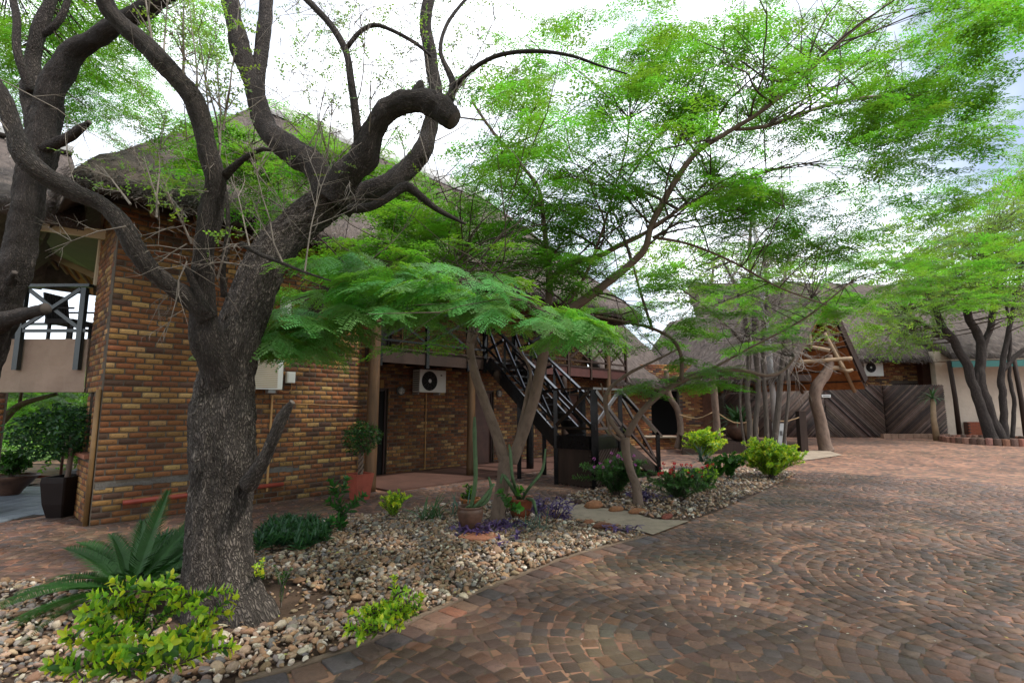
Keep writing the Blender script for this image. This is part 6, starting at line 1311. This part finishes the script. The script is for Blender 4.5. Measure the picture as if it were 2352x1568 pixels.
for px, py, lb in ((1100, 1230, 'purple trailing plant in front of the brown clay pot'), (1160, 1215, 'purple trailing plant at the foot of the middle trunk'), (1185, 1255, 'small purple plant alone on the pebbles below the middle trunk'), (1235, 1180, 'tall purple plant beside the rust coloured pot'), (1270, 1195, 'purple plant next to the concrete path'), (1475, 1150, 'purple plant at the foot of the slender tree'), (1440, 1225, 'small purple plant by the flat stones along the path')):
    b = G(px, py); h = .22 if py < 1200 else .1
    t = thing('purple_plant', lb, 'plant', b, 0, 'purple trailing plants'); me = [blade_mesh('leaf', .12, .035, k, M_purple, 4) for k in (.4, 1.2)]; nst = 24 if px not in (1185, 1440) else 6
    for k in range(nst):
        p = Vector((R.gauss(0, .19), R.gauss(0, .14), h * R.uniform(.2, 1.4))); m = MB(); m.tube([b + Vector((p.x * .3, p.y * .3, 0)), b + p], [.005, .004], 4); m.build('stem', M_purple, t)
        for j in range(6):
            link('leaf', me[j % 2], t, Matrix.Translation(p * (1 - .12 * (j // 2))) @ Euler((R.gauss(0, .3), -R.uniform(-.2, .9), R.uniform(0, 6.28))).to_matrix().to_4x4() @ Matrix.Scale(R.uniform(.7, 1.1), 4))
# ground cover of dark rosettes (too many to count)
gp_ = [G(*p) for p in ((590, 1280), (600, 1225), (680, 1212), (760, 1218), (750, 1250), (680, 1275))]; gp2 = [G(*p) for p in ((300, 1335), (330, 1280), (400, 1250), (470, 1240), (470, 1320), (400, 1335))]
P, E, S, C = [], [], [], []
for pl_, n in ((gp_, 130), (gp2, 130)):
    xs = [p.x for p in pl_]; ys = [p.y for p in pl_]; k = 0
    while k < n:
        x, y = R.uniform(min(xs), max(xs)), R.uniform(min(ys), max(ys))
        if not pin(pl_, x, y): continue
        k += 1; hz = R.uniform(.05, .16)
        for j in range(13):
            a = R.uniform(0, 6.28); el = R.uniform(.1, 1.3); P.append((x + R.gauss(0, .01), y + R.gauss(0, .01), hz * R.uniform(.5, 1))); E.append((R.gauss(0, .2), -el, a)); S.append((R.uniform(.1, .17), .034, .1)); C.append(pick([((.035, .1, .05), 3), ((.05, .13, .06), 2), ((.03, .07, .045), 1)]))
tag(mass('ground_cover', LV, LF, P, E, np.array(S), M_leafa, None, C, smooth=True), 'low dark green rosettes growing behind the big trunk', 'ground cover')
# cycad
cy = G(298, 1408)
t = thing('cycad', 'spreading dark green cycad palm beside the big trunk', 'plant', cy)
m = MB(); m.lathe([(.13, -.03), (.14, .05), (.11, .13), (.05, .17)], 14, cy); m.build('stem', mat('fibrous_stem', (.12, .06, .035), .95, 1, 60, .4, 10), t)
def frond_mesh(ln, droop, seed):
    q = random.Random(seed); V = []; F = []; n = 78
    def pos(u): return Vector((ln * (u - .12 * droop * u * u), 0, -ln * droop * .5 * u ** 2))
    for i in range(12):
        a, b = pos(i / 12), pos((i + 1) / 12); w = .007 * (1 - i / 13); o = len(V); V += [(a.x, -w, a.z + .002), (a.x, w, a.z + .002), (b.x, w * .9, b.z + .002), (b.x, -w * .9, b.z + .002)]; F.append((o, o + 1, o + 2, o + 3))
    for i in range(n):
        u = .16 + .84 * i / (n - 1); p = pos(u); L2 = .17 * math.sin(math.pi * min(1, .22 + .74 * (u - .16) / .84)) ** .7 + .01; an = rad(62 - 32 * u)
        for s in (1, -1):
            jx = q.uniform(-.05, .05); d = Vector((math.cos(an + jx), s * math.sin(an + jx), .28 + q.uniform(-.04, .04))).normalized(); tip = p + d * L2 - Vector((0, 0, L2 * .25)); md = p + d * L2 * .5; w = Vector((1, 0, 0)) * .0062; o = len(V)
            V += [p - w, p + w, md + w * .8, tip, md - w * .8]; F.append((o, o + 1, o + 2, o + 3, o + 4))
    me = raw_mesh('frond', [tuple(v) for v in V], F, [M_cycad], False); return me
fm = [frond_mesh(1.0, k, i) for i, k in enumerate((.25, .5, .8, 1.1))]
for az, el, sc, v in ((95, 72, .98, 0), (60, 52, 1.0, 0), (45, 40, 1.0, 1), (120, 52, .88, 1), (140, 40, .9, 1), (150, 26, 1.15, 1), (168, 18, .95, 2), (180, 6, 1.05, 1), (195, 12, 1.1, 2), (205, 2, .95, 2), (15, 30, 1.0, 1), (28, 20, 1.1, 2), (225, 10, .8, 2), (250, 20, .8, 3), (300, 25, .7, 3), (80, 35, .9, 2), (110, 38, .9, 2), (5, 12, .9, 2), (262, 45, .5, 1), (165, 30, 1.0, 1)):
    link('frond', fm[v], t, Matrix.Translation((0, 0, .16)) @ Euler((R.gauss(0, .15), -rad(min(72, el * .8 + 9)), rad(az))).to_matrix().to_4x4() @ Matrix.Scale(sc * .88, 4))
# flower bushes in the far bed
def flower_bush(name, label, base, rx, ry, h, fcol, nf, ll=.09, n=34):
    t = leafy_shrub(name, label, base, stems_in(base, rx, ry, h, n, sub=3), ll, ll * .36, [((.09, .2, .06), 2), ((.07, .16, .05), 2)], [((.05, .12, .04), 1)], 5, cat='flowering plant')
    for k in range(nf):
        a = R.uniform(0, 6.28); rr = math.sqrt(R.random()); p = base + Vector((rx * rr * math.cos(a), ry * rr * math.sin(a) - .12, h * R.uniform(.8, 1.2))); m = MB(); m.tube([p - Vector((0, 0, .15)), p], [.004, .004], 4)
        m.build('flower_stalk', M_twigd, t); f = MB()
        for j in range(12):
            d = Vector((R.gauss(0, 1), R.gauss(0, 1), R.gauss(0, .8))).normalized() * .03; x = d.cross(Vector((.3, .5, .2))).normalized() * .014; y = d.cross(x).normalized() * .014; f.cur = tuple(c * R.uniform(.75, 1.2) for c in fcol); f.add([p + d - x, p + d - y, p + d + x, p + d + y], [(0, 1, 2, 3)])
        f.build('flower_head', M_flower, t)
flower_bush('pink_flower_bush', 'bushy plant with pink flower heads left of the slender tree', G(1415, 1140), .5, .35, .68, (.55, .16, .45), 17)
flower_bush('red_flower_bush', 'loose bush with small red flowers right of the slender tree', G(1560, 1150), .62, .38, .55, (.6, .02, .03), 24, .06, 30)
for px, lb in ((1678, 'thin geranium with round leaves left of the round yellow shrub'), (1645, 'second thin geranium beside the spiky plant')):
    b = G(px, 1100); leafy_shrub('geranium', lb, b, stems_in(b, .25, .15, .55, 7, sub=2), .085, .08, DG, DG, 4, cat='plant', stemmat=M_strap)
b = A(1615, 1080, 10.4); leafy_shrub('leafy_weed', 'green ferny weed at the foot of the spiky plant', Vector((b.x, b.y, 0)), stems_in(Vector((b.x, b.y, 0)), .45, .2, .4, 18), .06, .03, YG[1:], DG, 5, cat='plant')
b = G(1160, 1190); leafy_shrub('ivy_sprout', 'bright green vine leaves climbing the middle trunk', b, [[A(1160, 1180, 7.25), A(1165, 1150, 7.22), A(1150, 1130, 7.2)], [A(1165, 1175, 7.22), A(1180, 1165, 7.15), A(1190, 1168, 7.1)], [A(1180, 1140, 7.3), A(1195, 1125, 7.3)]], .12, .09, [((.06, .2, .03), 1)], [((.05, .16, .03), 1)], 4, cat='plant')
# ------------------------------------------------------------------ pots
def pot(name, label, base, prof, mt, cat='plant pot', n=28, soil=True, k=1.0):
    prof = [(r * k, z * k) for r, z in prof]
    t = thing(name, label, cat, base); m = MB(); m.lathe(prof, n, base); m.build('body', mt, t, smooth=True)
    if soil:
        r = prof[-1][0]; m = MB(); z = prof[-1][1]; m.lathe([(0.001, z + .004), (r * .98, z + .002), (r * .5, z + .003)][::-1], n, base); m.build('soil', M_soil, t)
    return t
b = G(1080, 1222); pot('brown_clay_pot', 'brown clay pot with a tall column cactus on slate slabs', b + Vector((0, 0, .06)), [(.17, 0), (.19, .02), (.25, .2), (.268, .32), (.262, .36), (.25, .375), (.252, .39), (.265, .4), (.262, .425), (.23, .425), (.225, .36)], M_clay, k=.66)
b = G(1195, 1190); pot('rust_clay_pot', 'rust coloured clay pot half hidden behind the middle trunk', b, [(.19, 0), (.24, .15), (.29, .32), (.31, .42), (.33, .44), (.33, .49), (.3, .49), (.28, .42)], M_clay2, k=.62)
b = G(1080, 1178); pot('orange_pot', 'orange rimmed pot with a small green plant behind the brown clay pot', b, [(.14, 0), (.2, .2), (.23, .3), (.25, .31), (.25, .35), (.22, .35), (.21, .3)], M_orange, k=.66)
leafy_shrub('pot_plant', 'small green plant in the orange rimmed pot', b + Vector((0, 0, .2)), stems_in(b + Vector((0, 0, .2)), .1, .09, .16, 12, sub=1), .04, .024, YG[2:], DG, 5, cat='plant')
for k, (px, py, w_, h_, rz, mt, lb) in enumerate(((1062, 1225, .62, .5, .3, M_slate, 'grey slate slab under the brown clay pot'), (1105, 1240, .6, .42, -.2, M_slab_red, 'red stone slab under the brown clay pot'))):
    c = G(px, py); t = MB(); vs = [(math.cos(a) * w_ * .5 * R.uniform(.85, 1.1), math.sin(a) * h_ * .5 * R.uniform(.85, 1.1)) for a in [j * 2 * math.pi / 7 + rz for j in range(7)]]
    t.add([(c.x + x, c.y + y, .012 + k * .012) for x, y in vs] + [(c.x + x, c.y + y, .045 + k * .012) for x, y in vs], [tuple(range(6, -1, -1)), tuple(range(7, 14))] + [(j, (j + 1) % 7, 7 + (j + 1) % 7, 7 + j) for j in range(7)]); tag(t.build('stone_slab', mt), lb, 'stone slab')
def cactus(label, base, cols):
    t = thing('column_cactus', label, 'cactus', base)
    for pts, r in cols:
        P, rs = smooth_path([Vector(p) for p in pts], [r] * (len(pts) - 1) + [r * .55], .05); m = MB(); n = 14; k = len(P); V = []; F = []
        for i in range(k):
            tn = (P[min(i + 1, k - 1)] - P[max(0, i - 1)]).normalized(); a = tn.cross(Vector((0, 1, .1))).normalized(); bb = tn.cross(a)
            for j in range(n): an = 2 * math.pi * j / n; rr = rs[i] * (1.12 if j % 2 else .82); V.append(P[i] + (a * math.cos(an) + bb * math.sin(an)) * rr)
        F = [(i * n + j, i * n + (j + 1) % n, (i + 1) * n + (j + 1) % n, (i + 1) * n + j) for i in range(k - 1) for j in range(n)] + [tuple((k - 1) * n + j for j in range(n))]; m.add(V, F); m.build('column', M_cactus, t, smooth=True)
    return t
c = G(1080, 1222) + Vector((0, 0, .3))
cactus('tall upright column cactus with drooping arms in the brown clay pot', c, (([c, A(1092, 1100, 7.0), A(1090, 1000, 7.0), A(1090, 957, 7.0)], .026), ([c + Vector((.03, 0, 0)), A(1110, 1145, 7.0), A(1135, 1110, 7.05)], .026), ([c + Vector((-.06, 0, 0)), A(1078, 1160, 6.95)], .022), ([c + Vector((.06, .02, 0)), A(1118, 1150, 7.1), A(1128, 1120, 7.15), A(1122, 1095, 7.2)], .02)))
c = G(1195, 1190) + Vector((0, 0, .28))
cactus('long curved cactus with trailing arms in the rust coloured pot', c, (([c, A(1178, 1100, 7.5), A(1172, 1040, 7.5), A(1169, 1020, 7.5)], .021), ([c + Vector((-.02, 0, 0)), A(1170, 1110, 7.5), A(1155, 1090, 7.5), A(1150, 1110, 7.45)], .024), ([c + Vector((.03, 0, 0)), A(1215, 1120, 7.5), A(1245, 1080, 7.5), A(1253, 1030, 7.5)], .02), ([c + Vector((.1, 0, 0)), A(1225, 1150, 7.4), A(1232, 1180, 7.35)], .024)))
tp = thing('square_terracotta_planter', 'tall square terracotta planter against the front wall post', 'planter', G(834, 1148)); c = G(834, 1148)
m = MB(); V = []; 
for z, h in ((0, .12), (.02, .125), (.41, .17), (.46, .178), (.46, .155), (.41, .15)): V += [c + DX * (sx * h) + DY * (sy * h + .12) + Vector((0, 0, z)) for sx, sy in ((-1, -1), (1, -1), (1, 1), (-1, 1))]
m.add(V, [(i * 4 + j, i * 4 + (j + 1) % 4, i * 4 + 4 + (j + 1) % 4, i * 4 + 4 + j) for i in range(5) for j in range(4)] + [(3, 2, 1, 0)]); m.build('body', M_terra, tp)
m = MB(); m.add(V[-4:], [(0, 1, 2, 3)]); m.build('soil', M_soil, tp)
fc = c + DY * .12
fic = thing('ball_ficus', 'ball shaped ficus with a braided trunk in the square terracotta planter', 'plant', fc + Vector((0, 0, .41)))
for k in range(3): 
    m = MB(); m.tube([fc + Vector((.035 * math.cos(k * 2.1 + i * .9), .035 * math.sin(k * 2.1 + i * .9), .4 + i * .042)) for i in range(11)], [.02] * 11, 7, step=.04); m.build('trunk', M_bark2, fic, smooth=True)
def leaf_ball(t, c, rx, rz, n, ll, pal, m=None):
    P, E, S, C = [], [], [], []
    for k in range(n):
        v = Vector((R.gauss(0, 1), R.gauss(0, 1), R.gauss(0, 1))).normalized(); f = R.random() ** .3 * (1 + .22 * noise.noise(v * 2.2)); P.append((c.x + v.x * rx * f, c.y + v.y * rx * f, c.z + v.z * rz * f)); E.append((R.gauss(0, .6), R.uniform(-.3, 1.0), R.uniform(0, 6.28))); s = ll * R.uniform(.7, 1.2); S.append((s, s * .5, s)); C.append(pick(pal))
    mass('foliage', LV, LF, P, E, np.array(S), m or M_leafa, t, C, smooth=True)
leaf_ball(fic, fc + Vector((0, 0, 1.1)), .34, .31, 1300, .062, [((.035, .1, .03), 3), ((.08, .2, .05), 1.2), ((.025, .07, .025), 2)])
for k in range(14):
    a = R.uniform(0, 6.28); m = MB(); m.tube([fc + Vector((0, 0, .8)), fc + Vector((.2 * math.cos(a), .2 * math.sin(a), .95 + .3 * R.random()))], [.01, .004], 5); m.build('branch', M_bark2, fic, smooth=True)
c = G(118, 1190)
bp = thing('dark_planter', 'tall dark tapered planter at the edge of the tiled terrace', 'planter', c)
m = MB(); V = []
for z, h in ((0, .155), (.2, .205), (.52, .24), (.6, .232), (.6, .2), (.54, .195)): V += [c + Vector((sx * h * k1, sy * h * k2 + .2, z)) for sx, sy, k1, k2 in ((-1, -1, .8, 1), (-.8, -1.0, .9, 1.1), (.8, -1.0, .9, 1.1), (1, -1, .8, 1), (1, 1, .8, 1), (-1, 1, .8, 1))]
m.add(V, [(i * 6 + j, i * 6 + (j + 1) % 6, i * 6 + 6 + (j + 1) % 6, i * 6 + 6 + j) for i in range(5) for j in range(6)] + [tuple(range(5, -1, -1))]); m.build('body', M_potblk, bp, smooth=False)
m = MB(); m.add(V[-6:], [tuple(range(6))]); m.build('soil', M_soil, bp)
ft = thing('potted_ficus', 'broad dark leaved ficus growing in the dark planter', 'plant', c + Vector((0, .2, .55)))
m = MB(); m.tube([c + Vector((0, .2, .5)), c + Vector((.02, .2, .85)), c + Vector((0, .2, 1.2))], [.04, .035, .03], 8, step=.1); m.build('trunk', M_bark2, ft, smooth=True)
leaf_ball(ft, c + Vector((-.12, .2, 1.28)), .68, .42, 2400, .085, [((.025, .075, .03), 3), ((.05, .13, .045), 1.2), ((.02, .055, .025), 2)])
sb = thing('low_stand', 'low dark stool standing behind the dark planter', 'stool', c + Vector((.1, .75, 0)))
m = MB(); q = c + Vector((0.05, .75, 0)); m.box(q.x - .4, q.x + .4, q.y - .2, q.y + .2, .58, .63); m.build('top', M_grey, sb)
for sx in (-1, 1):
    for sy in (-1, 1): m = MB(); m.bar(q + Vector((sx * .42, sy * .18, .02)), q + Vector((sx * .34, sy * .16, .58)), .04, .04); m.build('leg', M_grey, sb)
b = G(20, 1138); pot('clay_bowl', 'wide brown clay bowl planter at the left edge of the terrace', b, [(.14, 0), (.2, .1), (.36, .3), (.42, .36), (.4, .38), (.36, .34)], M_clay)
leafy_shrub('bowl_plant', 'green plant spilling over the wide clay bowl', b + Vector((0, 0, .34)), stems_in(b + Vector((0, 0, .34)), .3, .25, .4, 20), .09, .04, DG, DG, 5, cat='plant')
m = MB(); m.tube([Vector((-14, 10.2, .34)), Vector((-10, 10.5, .3)), Vector((-7.8, 10.0, .26))], [.03] * 3, 8); tag(m.build('garden_rail', M_red, smooth=True), 'low rusty rail along the terrace edge behind the dark planter', 'rail')
# porch pots
b = A(1700, 1012, 18.8); b.z = .45
pot('large_clay_urn', 'large round clay urn with a bushy palm on the boardwalk', b, [(.3, 0), (.5, .15), (.62, .4), (.6, .65), (.5, .8), (.54, .84), (.5, .86), (.45, .8)], M_clay, k=.75)
clump('potted_palm', 'bushy green palm growing in the large clay urn', b + Vector((0, 0, .62)), 60, 1.15, .1, M_strap, .2, 1.5, .9, spread=.2, part='frond')
b = A(1727, 1008, 18.3); mk = thing('face_pot', 'carved face shaped clay pot standing on the boardwalk', 'pot', b)
V = []; F = []; n = 22
m = MB()
for i in range(13):
    z = i / 12; r = .24 * (math.sin(math.pi * (.18 + .72 * z)) ** .6)
    for j in range(n):
        a = 2 * math.pi * j / n; fr = max(0, math.cos(a + math.pi / 2)); rr = r
        rr += fr ** 12 * (.09 * math.exp(-((z - .48) / .13) ** 2) + .05 * math.exp(-((z - .25) / .05) ** 2) + .03 * math.exp(-((z - .1) / .06) ** 2)); 
        for s in (-1, 1): rr -= .05 * math.exp(-((z - .6) / .07) ** 2) * max(0, math.cos(a + math.pi / 2 + s * .45)) ** 30
        V.append((b.x + rr * math.cos(a), b.y + rr * math.sin(a), b.z + z * .75))
F = [(i * n + j, i * n + (j + 1) % n, (i + 1) * n + (j + 1) % n, (i + 1) * n + j) for i in range(12) for j in range(n)]; m.add(V, F); m.build('head', M_pale, mk, smooth=True)
m = MB(); m.lathe([(.17, .72), (.2, .78), (.16, .8)], 18, b); m.build('rim', M_clay, mk)
b = A(2152, 1008, 22.0); b.z = rise(b.x, b.y)
pk = thing('thin_palm', 'thin stemmed spiky topped plant before the dark pole fence panel', 'plant', b); m = MB(); m.tube([b, b + Vector((-.05, 0, .9)), b + Vector((0, 0, 1.75))], [.13, .1, .09], 10); m.build('stem', M_pale, pk, smooth=True)
me = blade_mesh('blade', .75, .07, .8, M_strap)
for k in range(22): link('blade', me, pk, Matrix.Translation((0, 0, 1.75)) @ Euler((0, -R.uniform(-.1, 1.4), R.uniform(0, 6.28))).to_matrix().to_4x4())
# rocks along the path
rt = [raw_mesh('rock', *stone_tpl(k + 20), M_rock) for k in range(4)]
def rock(px, py, sx, sy, sz, rz, col, lab, k):
    sx *= .75; sy *= .75; sz *= .8; col = tuple(v * .8 for v in col)
    c = G(px, py) + (Vector((.03, .13, 0)) if k < 6 and py < 1199 and px != 1352 else Vector()); o = link('edging_rock', rt[k % 4], None, Matrix.Translation((c.x, c.y, sz * .55)) @ Euler((0, 0, rz)).to_matrix().to_4x4() @ Matrix.Diagonal((sx, sy, sz, 1))); o.color = (*col, 1); tag(o, lab, 'rock', 'edging rocks along the concrete path')
for k, (px, py, sx, sy, sz, rz, lab) in enumerate(((1362, 1170, .26, .15, .11, -.4, 'largest orange edging rock on the far side of the path'), (1415, 1178, .2, .1, .08, -.5, 'long orange edging rock right of the largest one'), (1465, 1184, .24, .09, .08, -.5, 'flat orange edging rock in the middle of the far path edge'), (1535, 1196, .17, .08, .07, -.3, 'reddish edging rock nearest the paving on the far path edge'), (1290, 1150, .14, .1, .09, .2, 'dark brown edging rock at the back end of the path'), (1325, 1160, .16, .1, .08, .5, 'dark brown edging rock left of the largest orange one'))):
    rock(px, py, sx, sy, sz, rz + .9, (.34, .15, .07) if k < 3 else ((.25, .07, .045) if k == 3 else (.09, .05, .04)), lab, k)
for k, (px, py, sx, sy, sz, rz, col, lab) in enumerate(((1385, 1213, .23, .1, .07, -.5, (.2, .08, .045), 'brown edging rock on the near side of the path'), (1352, 1204, .13, .08, .06, -.3, (.3, .12, .06), 'small orange edging rock on the near side of the path'), (1435, 1224, .24, .06, .05, -.6, (.08, .06, .055), 'thin dark edging stone on the near side of the path'), (1412, 1222, .1, .08, .06, .3, (.22, .08, .05), 'small reddish rock between two edging stones near the paving'))):
    rock(px, py, sx, sy, sz, rz + .9, col, lab, k + 2)
# red coping edge of the small planting strip by the far fence
fs = thing('stone_edging', 'low stone edged strip at the foot of the far pole fence', 'edging', GR(2080, 1003))
for k in range(9):
    p = GR(2035 + k * 17, 1006); m = MB(); q = R.uniform(.1, .2); m.box(p.x - .16, p.x + .15, p.y - .1, p.y + .1, p.z - .02, p.z + q); m.build('stone', M_rock, fs).color = (.2, .12, .08, 1)
# petals and leaves dropped on the paving
P, E, S, C = [], [], [], []
for k in range(300):
    px, py = R.uniform(1300, 2352), 1045 + 440 * R.random() ** 2.2; p = GR(px, py)
    if pin(BED1, p.x, p.y) or pin(BED2, p.x, p.y) or pin(PATH, p.x, p.y): continue
    P.append((p.x, p.y, p.z + .008)); E.append((R.gauss(0, .25), R.gauss(0, .25), R.uniform(0, 6.28))); s = R.uniform(.018, .04); S.append((s, s * .5, s)); C.append(pick([((.62, .6, .52), 3), ((.5, .42, .16), 1), ((.3, .25, .18), 1)]))
tag(mass('fallen_petals', LV, LF, P, E, np.array(S), M_flower, None, C), 'pale fallen petals scattered over the brick paving', 'petals')
for k, (sp_, lb) in enumerate((((2180, 1165, 2352), ''),)): pass
